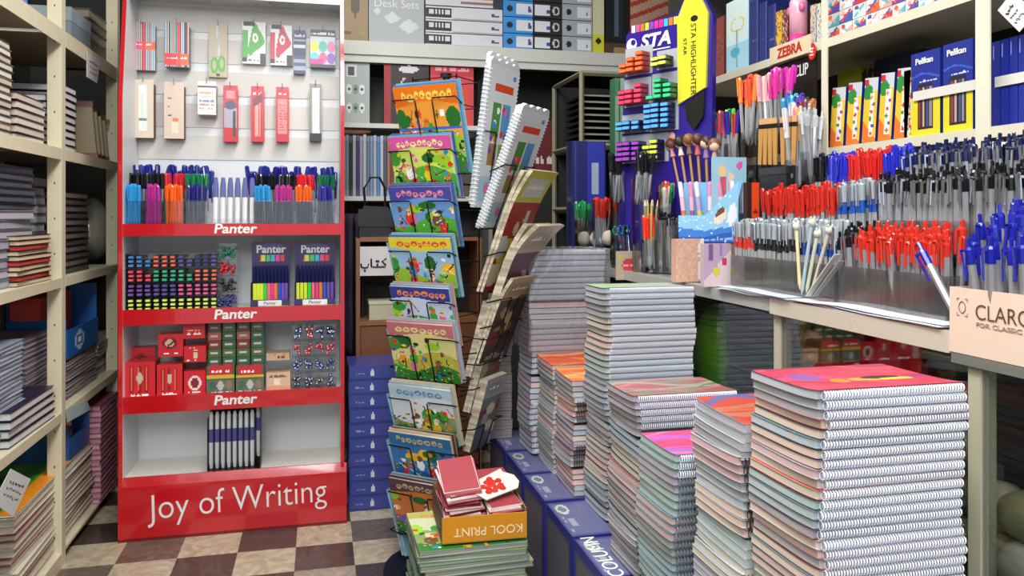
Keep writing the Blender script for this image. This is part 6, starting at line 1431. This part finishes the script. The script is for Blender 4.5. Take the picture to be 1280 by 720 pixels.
ubox('paint_box', 'red and yellow small paint pack squeezed before the tall blue boxes', 'paint box', 1130, 1139, 88, zp, lambda A, rs: A.rect(0, 1, 0, 1, '#d8d0c8').speck(['#c82c34', '#3a8a4c', '#e8c23a', '#2c50b0'], .6, rs), M('#8a3a3a', .4), X=XR+.02, dep=.03)
ubox('carton', 'bright yellow green carton at the back of the lower shelf', 'box', 1047, 1076, 86, zp, lambda A, rs: A.rect(0, 1, 0, 1, '#c8d22c').rect(0, 1, .7, .74, '#8a961c'), M('#b8c224', .4), X=XR+.2, dep=.1)
ubox('carton', 'dark navy long carton behind the paint boxes', 'box', 1093, 1150, 68, zp, lambda A, rs: A.rect(0, 1, 0, 1, '#1a1f3a').words(.1, .9, .6, .03, '#3a4268', rs), M('#181c34', .5), X=XR+.16, dep=.12)
ubox('toy_pack', 'black and silver pack behind the paint boxes', 'pack', 1078, 1092, 86, zp, lambda A, rs: A.rect(0, 1, 0, 1, '#2a2a2c').speck(['#8a8a90', '#c8b83a'], .3, rs), M('#26262a', .5), X=XR+.2, dep=.08)
def art_pel(A, rs):
    A.rect(0, 1, 0, 1, '#20308c').rect(0, 1, 0, .47, '#e0d02c').rect(.22, .78, .08, .62, '#2a2430')
    for k in range(4): A.rect(.26+k*.13, .34+k*.13, .1, .58, ['#7a4038', '#c8a090', '#4a5278', '#8a8a98'][k])
    A.band(lambda u: .7+.04*np.sin(u*4), .012, '#3a58c0').words(.3, .9, .64, .02, '#c8d0f0', rs)
for i, (p0, p1, py) in enumerate(((1139, 1175, 64), (1179, 1216, 52))):
    t, w_, h = ubox('pastel_box', 'tall blue and yellow window box, %s of the two in front' % ['left', 'right'][i], 'box', p0, p1, py, zp-.01*0, art_pel, M('#1e2c84', .3, 0, .3), X=XR-.035 if 0 else XR+.012, dep=.035, res=.003)
    text('Pelikan', .020, WHITE, t, (-.002, -.0015, h-.022), (R(90), 0, 0), offset=.0004)
for i in range(6):
    t, w_, h = ubox('pastel_box', 'tall blue box in the row right of the white post, %s one' % (ordw(i+1) if i else 'first'), 'box', 1240+i*11, 1250+i*11, 52-3*i, zp, lambda A, rs: A.rect(0, 1, 0, 1, '#1c2a8c').rect(.1, .3, .8, .95, '#8a9ad8').rect(0, 1, .45, .47, '#2c3ca0'), M('#1c2a8c', .3, 0, .3), X=XR+.03, dep=.05, res=.004)
s = thing('paper_band', 'white paper band running across the tall blue boxes', 'band', (XR+.008, (at_X(1138, 0, XR).y+at_X(1216, 0, XR).y)/2, zp+.085)); L = (at_X(1138, 0, XR).y-at_X(1216, 0, XR).y)/2; MB().box(-.001, .001, -L, L, 0, .022).build('band', M('#d8d4cc', .5), s)
s = thing('paper_band', 'white paper band around the blue boxes right of the post', 'band', (XR+.026, (at_X(1241, 0, XR+.02).y+at_X(1305, 0, XR+.02).y)/2, zp+.085)); L = (at_X(1241, 0, XR+.02).y-at_X(1305, 0, XR+.02).y)/2; MB().box(-.001, .001, -L, L, 0, .022).build('band', M('#d8d4cc', .5), s)
tg = tagpaper('white price card with handwriting hanging at the top right corner', [(1247, 13), (1262, -6), (1300, 10), (1274, 40)], XR-.02, seed=8)

# ================================================================== COUNTER FAR END AND MIDDLE HANGING PENS
def cupY(label, px, ytop_cup, ybase, X, rad, name='pen_cup', mat=CLEAR, z0=None):
    p = at_X(px, ybase, X); z = ZC+.003 if z0 is None else z0; h = at_X(px, ytop_cup, X).z-z
    t = thing(name, label, 'pen cup', (X, p.y, z)); MB().lathe([(rad*.9, 0), (rad*.9, .003)], 14).lathe([(rad*.9, .003), (rad, h), (rad-.002, h), (rad*.9-.002, .003)], 14, cap=False).build('clear_shell', mat, t); return t, h
def fill(t, n, kind, col, lab, grp, z, rad, sc=1, spread=6, name=None, cat='pen'):
    for i in range(n):
        a_ = i*2.4; r_ = rad*.75*math.sqrt(i/n)
        pen(kind, col, (t.location.x+r_*math.cos(a_), t.location.y+r_*math.sin(a_), z+random.uniform(-.008, .008)), (-r_*spread*math.sin(a_), r_*spread*math.cos(a_), random.uniform(0, 6)), lab, grp, sc, name, cat)
# navy pouch box
zc = ZC+.003
def cbox(name, label, cat, px0, px1, py0, X, art, bg, dep=.06, z0=zc, res=.006, face=0.0, py1=None):
    p = at_X((px0+px1)/2, py0, X); a = at_Y(px0, py0, p.y); b = at_Y(px1, py0, p.y); w_ = b.x-a.x; z0 = z0 if py1 is None else at_Y(px0, py1, p.y).z; h = a.z-z0
    t = thing(name, label, cat, ((a.x+b.x)/2, p.y, z0), (0, 0, face)); MB().box(-w_/2, w_/2, .0006, dep, 0, h).build('body', bg, t)
    A = Art(max(8, int(w_/res)), max(8, int(h/res)), '#cccccc'); art(A, np.random.RandomState(int(px0))); link('front_print', A.mesh('front_print', w_, h), t); return t, w_, h
cbox('pen_box', 'tall navy box with white card at the far end of the counter', 'box', 715, 757, 176, 1.10, lambda A, rs: A.rect(0, 1, 0, 1, '#232766').rect(.45, .95, .1, 1, '#2f38a0').rect(.58, .8, .55, .82, '#9aa8c0').rect(.1, .12, 0, 1, '#3a4080'), M('#1f2258', .3, 0, .4), dep=.08)
t, h = cupY('clear cup of green pens at the far left end of the counter', 728, 262, 320, 1.045, .035); fill(t, 10, 'cap', '#1f8a44', 'green capped pen in the far left counter cup', 'green pens, far cup', 1.075, .035, 1.15)
for i in range(3):
    b = blob('soft_toy', (1.02+.02*i, at_X(724+i*9, 290, 1.0).y, 1.115+.012*i), .026, 1, 1, 1.1, M('#b9ada0', .7, 0, 0, .15), amp=.04, seed=i); tag(b, 'beige plush pompom %s in the far cup beside the green pens' % ['left', 'middle', 'right'][i], 'pompom'); b.name = 'plush_pompom'
    b.location.z = 1.10+.004*i
t, h = cupY('clear cup holding the beige pompoms at the far counter end', 733, 275, 320, 1.03, .05, name='display_cup')
t, h = cupY('clear cup of red pens right of the green ones', 752, 250, 320, 1.05, .038); fill(t, 12, 'cap', '#e03424', 'red capped pen in the cup left of the black mass', 'red pens, far cup', 1.085, .038, 1.18)
t, h = cupY('clear tall cup of red pens beside the navy box', 775, 235, 320, 1.07, .036); fill(t, 12, 'cap', '#e8402c', 'red capped pen in the far tall cup below the black pens', 'red pens, far tall cup', 1.10, .036, 1.15)
t, h = cupY('tall clear cup of black pens before the purple stand', 802, 222, 300, 1.02, .034); fill(t, 13, 'cap', '#1a1b1e', 'black capped pen in the cup in front of the purple stand', 'black pens before the purple stand', 1.235, .036, 1.1)
t, h = cupY('tall clear cup of black pens just right of the navy box', 774, 215, 300, 1.02, .034); fill(t, 13, 'cap', '#1a1b1e', 'black capped pen beside the navy box', 'black pens by the navy box', 1.245, .036, 1.1)
b = blob('black_pouch', (1.06, at_X(822, 250, 1.06).y, 1.16), .04, .8, .8, 2.6, M('#151518', .3, 0, .3), amp=.05); tag(b, 'black pouch standing in front of the purple stand', 'pouch'); b.name = 'pencil_pouch'; b.location.z = 1.12
t, h = cupY('clear cup of scissors with blue and green handles on the counter', 785, 300, 335, 1.02, .032)
for i, c in enumerate(['#1c7c70', '#2448a0', '#15161c', '#1c7c8c']):
    s = thing('scissors', ['teal', 'blue', 'black', 'turquoise'][i]+' handled scissors in the cup left of the orange-red pens', 'scissors', (t.location.x+.008*(i-1.5), t.location.y+.006*(i % 2), 1.02), (R(-5), R(6*(i-1.5)), .4*i))
    m = MB()
    for sx in (-1, 1): m.tube([(sx*.010+.0085*math.cos(a_), 0, .125+.014*math.sin(a_)) for a_ in [2*math.pi*q_/12 for q_ in range(12)]], .003, 5, True)
    m.build('handles', M(c, .3, 0, .3), s); MB().prism([(-.004, 0), (.004, 0), (.005, .11), (-.005, .11)], -.001, .001, 'y').build('blades', STEEL, s)
# red topped tall cup with yellow pencils
t, h = cupY('tall clear cup of orange-red pens in front of the black pens', 802, 300, 350, 1.0, .030)
t.location.x = 1.03; fill(t, 12, 'cap', '#ee3a22', 'orange-red capped pen in the tall cup with yellow pencils above', 'orange-red pens in the tall cup', 1.028, .026, 1.1)
rs = np.random.RandomState(3)
for i in range(9):
    a_ = i*2.4; p = thing('pencil', 'yellow striped pencil sticking out above the orange-red pens', 'pencil', (t.location.x+.006*math.cos(a_)*math.sqrt(i), t.location.y+.006*math.sin(a_)*math.sqrt(i), 1.055), (rs.uniform(-.1, .1), rs.uniform(-.1, .1), 0), 'yellow pencils in the tall cup')
    MB().lathe([(.0035, .02), (.0035, .17)], 6).build('barrel', M('#c8b468' if i % 2 else '#8a8a5a', .4, 0, .3), p); MB().lathe([(.0035, .17), (.001, .19)], 6).build('point', M('#d8c8a0', .5), p); MB().lathe([(.0032, .005), (.0036, .02)], 6).build('eraser', M('#c88a8a', .5), p)
cbox('price_card', 'grey card with red rose-like print in front of the red pen cup', 'card', 770, 801, 314, 1.0, lambda A, rs: A.rect(0, 1, 0, 1, '#b7a890').oval(.5, .5, .26, .22, '#c8404a').words(.3, .7, .45, .1, '#e8b0a0', rs).oval(.5, .2, .06, .06, '#c8404a').oval(.15, .8, .1, .08, '#c8b83a'), M('#a89a84', .5), dep=.004, py1=350)
for px, X_ in ((826, 1.06), (838, 1.08)):
    t, h = cupY('dark smoky cup of grey pens, %s of two by the fairy display' % ('left' if px == 826 else 'right'), px, 275, 350, X_, .026, mat=SMOKE); fill(t, 9, 'click', '#16181c', 'black retractable pen in the %s smoky cup' % ('left' if px == 826 else 'right'), 'pens, %s smoky cup' % ('left' if px == 826 else 'right'), 1.03, .024, 1.1)
t, h = cupY('clear cup of pale, green and red pens below the purple stand', 832, 240, 330, 1.10, .032)
for i_, (c_, n_) in enumerate((('#c8ccc0', 'pale'), ('#2c8a5c', 'green'), ('#e0402c', 'red'))): fill(t, 4, 'cap', c_, n_+' capped pen in the small cup below the purple stand', 'pens below the purple stand, '+n_, 1.12+.01*i_, .018+.008*i_, 1.1)
# character display box (plain generic figures)
Xd = 1.03
def art_blue(A, rs):
    A.rect(0, 1, 0, 1, '#8ac0e0').below(lambda u: .55-.3*u, '#3a78c8').rect(0, 1, 0, .2, '#2858b0').oval(.7, .6, .1, .16, '#e8d0b8').oval(.7, .72, .08, .08, '#6a4030').oval(.9, .5, .08, .2, '#e0e4ec').words(.3, .9, .06, .08, '#8ab0e0', rs).speck(['#c8e0f0'], .06, rs)
def cam_face(px0, px1, py0, py1, X, rotd=-35): pass
p0 = at_X(847, 300, 1.035); 
cd = thing('pencil_display', 'pale blue display box of fairy pencils with slanted front edge', 'display box', (1.05, at_X(885, 290, 1.05).y, 1.12), (0, 0, R(-38)))
wd = .165
SB = M('#7ab4dc', .35, 0, .3)
MB().box(-wd/2, wd/2, 0, .07, 0, .012).box(-wd/2, wd/2, .067, .07, .012, .17).build('shell', SB, cd)
# slanted side wing on the right
MB().prism([(0, .012), (.067, .012), (.067, .17), (0, .12)], wd/2-.002, wd/2, 'x').build('side_wing', SB, cd)
A = Art(40, 20, '#6aa8dc'); art_blue(A, np.random.RandomState(2)); 
me = A.mesh('front_print', wd, .075)
for v in me.vertices:
    k_ = max(0, (v.co.x/wd+.5-.45)/.55); v.co.z *= 1+1.25*k_
link('front_print', me, cd, (0, -.0015, 0)); MB().prism([(-wd/2, .0), (wd/2, 0), (wd/2, .168), (-wd/2+.45*wd, .075), (-wd/2, .075)], -.001, 0, 'y').build('front_panel', WHITE, cd)
cd2 = MB().box(-wd/2+.004, wd/2-.004, .002, .066, -.107, -.001).build('pedestal', M('#7a5c50', .5), cd)
pcs = ['#e8b8cc', '#e0a8c0', '#b8a0d0', '#f0d0dc', '#c8b0d8', '#e8c0d0', '#9ac8e0']
for i in range(7):
    x = -wd/2+.015+i*(wd-.03)/6; pp = Matrix.Rotation(R(-38), 3, 'Z') @ Vector((x, .03, 0))
    t = thing('gel_pen', ['pink', 'rose', 'lilac', 'pale pink', 'mauve', 'blush', 'light blue'][i]+' patterned pen in the pale blue display, %s from left' % (ordw(i+1) if i else 'first'), 'pen', (cd.location.x+pp.x, cd.location.y+pp.y, 1.134), (R(-6), R(rs.uniform(-8, 8)), 0))
    MB().lathe([(.006, 0), (.0065, .13)], 9).build('barrel', M(pcs[i], .3, 0, .3, .15), t); MB().lathe([(.0068, .115), (.0068, .15), (.004, .158)], 9).build('cap', M(['#e8e0ec', '#d88ab0'][i % 2], .3, 0, .3), t); MB().lathe([(.0066, .05), (.0066, .075)], 9).build('print_band', M(['#c87a4a', '#8a5a9a', '#d8c060'][i % 3], .4), t)
# doll topped pencils above
hair = ['#6a3c2c', '#2c2420', '#8a5a30', '#5a3424', '#3a2a24', '#7a4a34']
dcup, hh = cupY('clear tall cup of doll topped pencils above the fairy display', 865, 235, 330, 1.13, .035)
for i in range(6):
    px = 838+i*11; A_ = at_X(px+4+(3-i)*2, 228, 1.13); B_ = at_X(px, 172+abs(i-2.5)*3, 1.125); d_ = B_-A_; L = d_.length
    t = thing('doll_pencil', ['brown', 'black', 'light brown', 'chestnut', 'dark', 'auburn'][i]+' haired doll topped pencil, %s from left in the fan' % (ordw(i+1) if i else 'first'), 'pencil', A_, tuple(d_.to_track_quat('Z', 'Y').to_euler()))
    MB().lathe([(.001, -.05), (.004, -.035), (.004, L-.03)], 7).build('barrel', M('#b98a5a', .4, 0, .3), t)
    MB().lathe([(.010, L-.05), (.005, L-.022)], 9).build('dress', M(['#b87a8a', '#d8c8b8', '#7a5a4a', '#c85a4a', '#8a6a9a', '#c8a890'][i], .5), t)
    MB().ball((0, 0, L-.008), .0165).build('head', M('#e2bfa2', .5), t, smooth=True); MB().ball((0, .004, L-.003), .0190, 1.05, .95, 1.05).build('hair', M(hair[i], .5), t, smooth=True)
b = blob('soft_toy', (1.14, at_X(843, 171, 1.14).y, at_X(843, 171, 1.14).z), .022, 1, .8, .9, M('#eab0a0', .5), amp=.03, seed=2); tag(b, 'pale pink plush ear shape left of the doll pencils', 'toy'); b.name = 'plush_topper'
st2 = MB().tube([(0, 0, -.2), (0, 0, -.01)], .003, 5).build('stick', M('#c8b090', .5), b)
# peach packet and clear pack under the display
cbox('sponge_pack', 'peach coloured pack standing under the pale blue display', 'pack', 845, 880, 299, .995, lambda A, rs: A.rect(0, 1, 0, 1, '#d8ac96').rect(.82, 1, 0, 1, '#e8e0e4').speck(['#cf9f8a', '#e0b8a4'], .4, rs), M('#cfa08c', .5), dep=.03)
p = cbox('card_pack', 'white cone shaped pack with yellow and pink print beside the peach pack', 'pack', 880, 914, 305, 1.0, lambda A, rs: A.rect(0, 1, 0, 1, '#b9a0b8').below(lambda u: .15+.7*u, '#dcc8cc').oval(.45, .35, .13, .12, '#d8c84a').oval(.75, .6, .1, .08, '#c83a6a').rect(.2, .35, .6, 1, '#7a5a8a').rect(.55, .7, .7, 1, '#8a7ac0'), M('#c8b0b8', .4), dep=.02)
# fairy card behind dolls
cbox('sticker_card', 'light blue card with two small dressed figures behind the fairy display', 'card', 890, 933, 196, 1.12, lambda A, rs: A.rect(0, 1, 0, 1, '#9fc8dc').oval(.3, .75, .1, .12, '#e8c890').rect(.22, .4, .3, .65, '#c85a6a').oval(.55, .65, .08, .1, '#e8d0b0').rect(.48, .64, .2, .55, '#d8a0b8').oval(.8, .85, .1, .07, '#e05aa0').below(lambda u: .1+.3*u, '#cfe0ec'), M('#a0c0d4', .4), dep=.004, z0=None if 0 else 1.20)
t, h = cupY('clear tube holding the fairy sticker card up', 912, 240, 340, 1.13, .02, name='card_stand')
# orange book + greenish strip
cbox('book', 'thin orange black booklet upright behind the clear capped pens', 'book', 934, 949, 228, 1.08, lambda A, rs: A.rect(0, 1, 0, 1, '#d8481c').rect(0, .35, 0, 1, '#2a1c18').words(.5, .9, .5, .04, '#e8b84a', rs).words(.5, .9, .7, .04, '#7a1c10', rs).words(.5, .9, .3, .04, '#7a1c10', rs), M('#3a2420', .4), dep=.02)
# big holders in the middle (X ~1.2-1.36), z up to 1.62
Xm = 1.26
def mcup(px, ytop, ytips, cols, lab, grp, kind='cap', n=10, X=Xm, rad=.03, sc=1.2, yb=225):
    t, h = cupY('tall clear cup '+lab, px, ytop, 300, X, rad)
    for i in range(n):
        a_ = i*2.4; r_ = rad*.75*math.sqrt(i/n); c = cols[i % len(cols)]; zt_ = at_X(px, ytips, X).z+random.uniform(-.02, .01)
        pen(kind, c[0], (t.location.x+r_*math.cos(a_), t.location.y+r_*math.sin(a_), zt_-.15*sc), (-r_*5*math.sin(a_), r_*5*math.cos(a_), random.uniform(0, 6)), '%s pen in the tall cup %s' % (c[1], lab), grp+', '+c[1], sc, 'tall_cup_pen')
mcup(902, 190, 140, [('#3aa8d0', 'light blue'), ('#e0485a', 'coral'), ('#2c3c9c', 'blue')], 'right of the yellow sign', 'pens right of the yellow sign')
mcup(917, 180, 138, [('#5ad82c', 'lime'), ('#3a2c9c', 'violet'), ('#d8403c', 'red')], 'with lime clips behind the doll pencils', 'pens with lime clips', X=Xm+.02)
mcup(884, 200, 150, [('#f2642c', 'orange'), ('#e8501c', 'deep orange')], 'just below the yellow sign', 'orange pens below the yellow sign', X=1.22, kind='cap', sc=1.25)
mcup(938, 165, 96, [('#e8543a', 'orange-red'), ('#f08a3c', 'apricot')], 'of orange pens left of the wooden stamps', 'orange pens', X=Xm+.02, sc=1.3)
mcup(958, 160, 92, [('#e0a8b0', 'pale pink'), ('#e8c0c0', 'blush')], 'of pale pink pens behind the wooden handles', 'pale pink pens', X=Xm+.05, sc=1.3)
mcup(975, 150, 86, [('#e83aa0', 'magenta'), ('#d830b0', 'hot pink'), ('#e85ab0', 'rose pink')], 'of magenta pens under the SARASA sign', 'magenta pens', X=Xm+.07, sc=1.2, n=14, rad=.036)
mcup(990, 160, 115, [('#2f9cc8', 'turquoise'), ('#5a3cb0', 'purple'), ('#38b0d8', 'sky')], 'of turquoise pens under the SARASA sign', 'turquoise pens', X=Xm+.04, sc=1.2, n=12)
mcup(1006, 165, 120, [('#232428', 'black'), ('#8a3a4c', 'wine'), ('#b87a3c', 'amber')], 'of mixed dark pens beside the white post', 'dark pens by the post', X=Xm+.06, sc=1.2)
mcup(1013, 190, 135, [('#c8cacc', 'silver'), ('#b0b4b8', 'grey')], 'of silver pens beside the white post', 'silver pens by the post', X=Xm-.01, kind='click', sc=1.3, n=10)
mcup(996, 200, 130, [('#d87a8a', 'pink striped'), ('#d8d0d0', 'pale'), ('#e0a04a', 'amber')], 'of pale pens before the silver ones', 'pale pens', X=Xm-.04, sc=1.3, n=6)
# wooden handled brushes
for i in range(7):
    px = 950+i*6.5+(3 if i > 3 else 0); X_ = 1.20
    A_ = at_X(px, 206, X_); t = thing('wooden_brush', 'flat wooden handled brush with black ferrule, %s from left in the bunch' % (ordw(i+1) if i else 'first'), 'brush', A_, (0, R(random.uniform(-3, 3)), R(-60)))
    t.location.z = at_X(px, 206, X_).z
    MB().prism([(-.005, 0), (.005, 0), (.0068, .10), (-.0068, .10)], -.003, .003, 'y').build('handle', M('#b88a4c', .45, 0, .2, .1), t); MB().box(-.0072, .0072, -.0036, .0036, .10, .112).build('ferrule', BLACK, t); MB().box(-.0068, .0068, -.003, .003, .112, .128).build('bristles', M('#c89a6a', .6), t)
t = thing('brush_holder', 'black holder carrying the wooden handled brushes', 'holder', (1.205, at_X(972, 210, 1.20).y, ZC+.003)); hb = at_X(972, 208, 1.2).z-.002-ZC-.003
MB().box(-.02, .02, -.065, .065, 0, hb).build('body', M('#1b1b1e', .4), t); MB().box(-.022, .022, -.067, .067, hb-.02, hb-.002).build('rim', M('#2a2a2e', .3), t)
print('pens', npen, 'notebooks', nb_count)
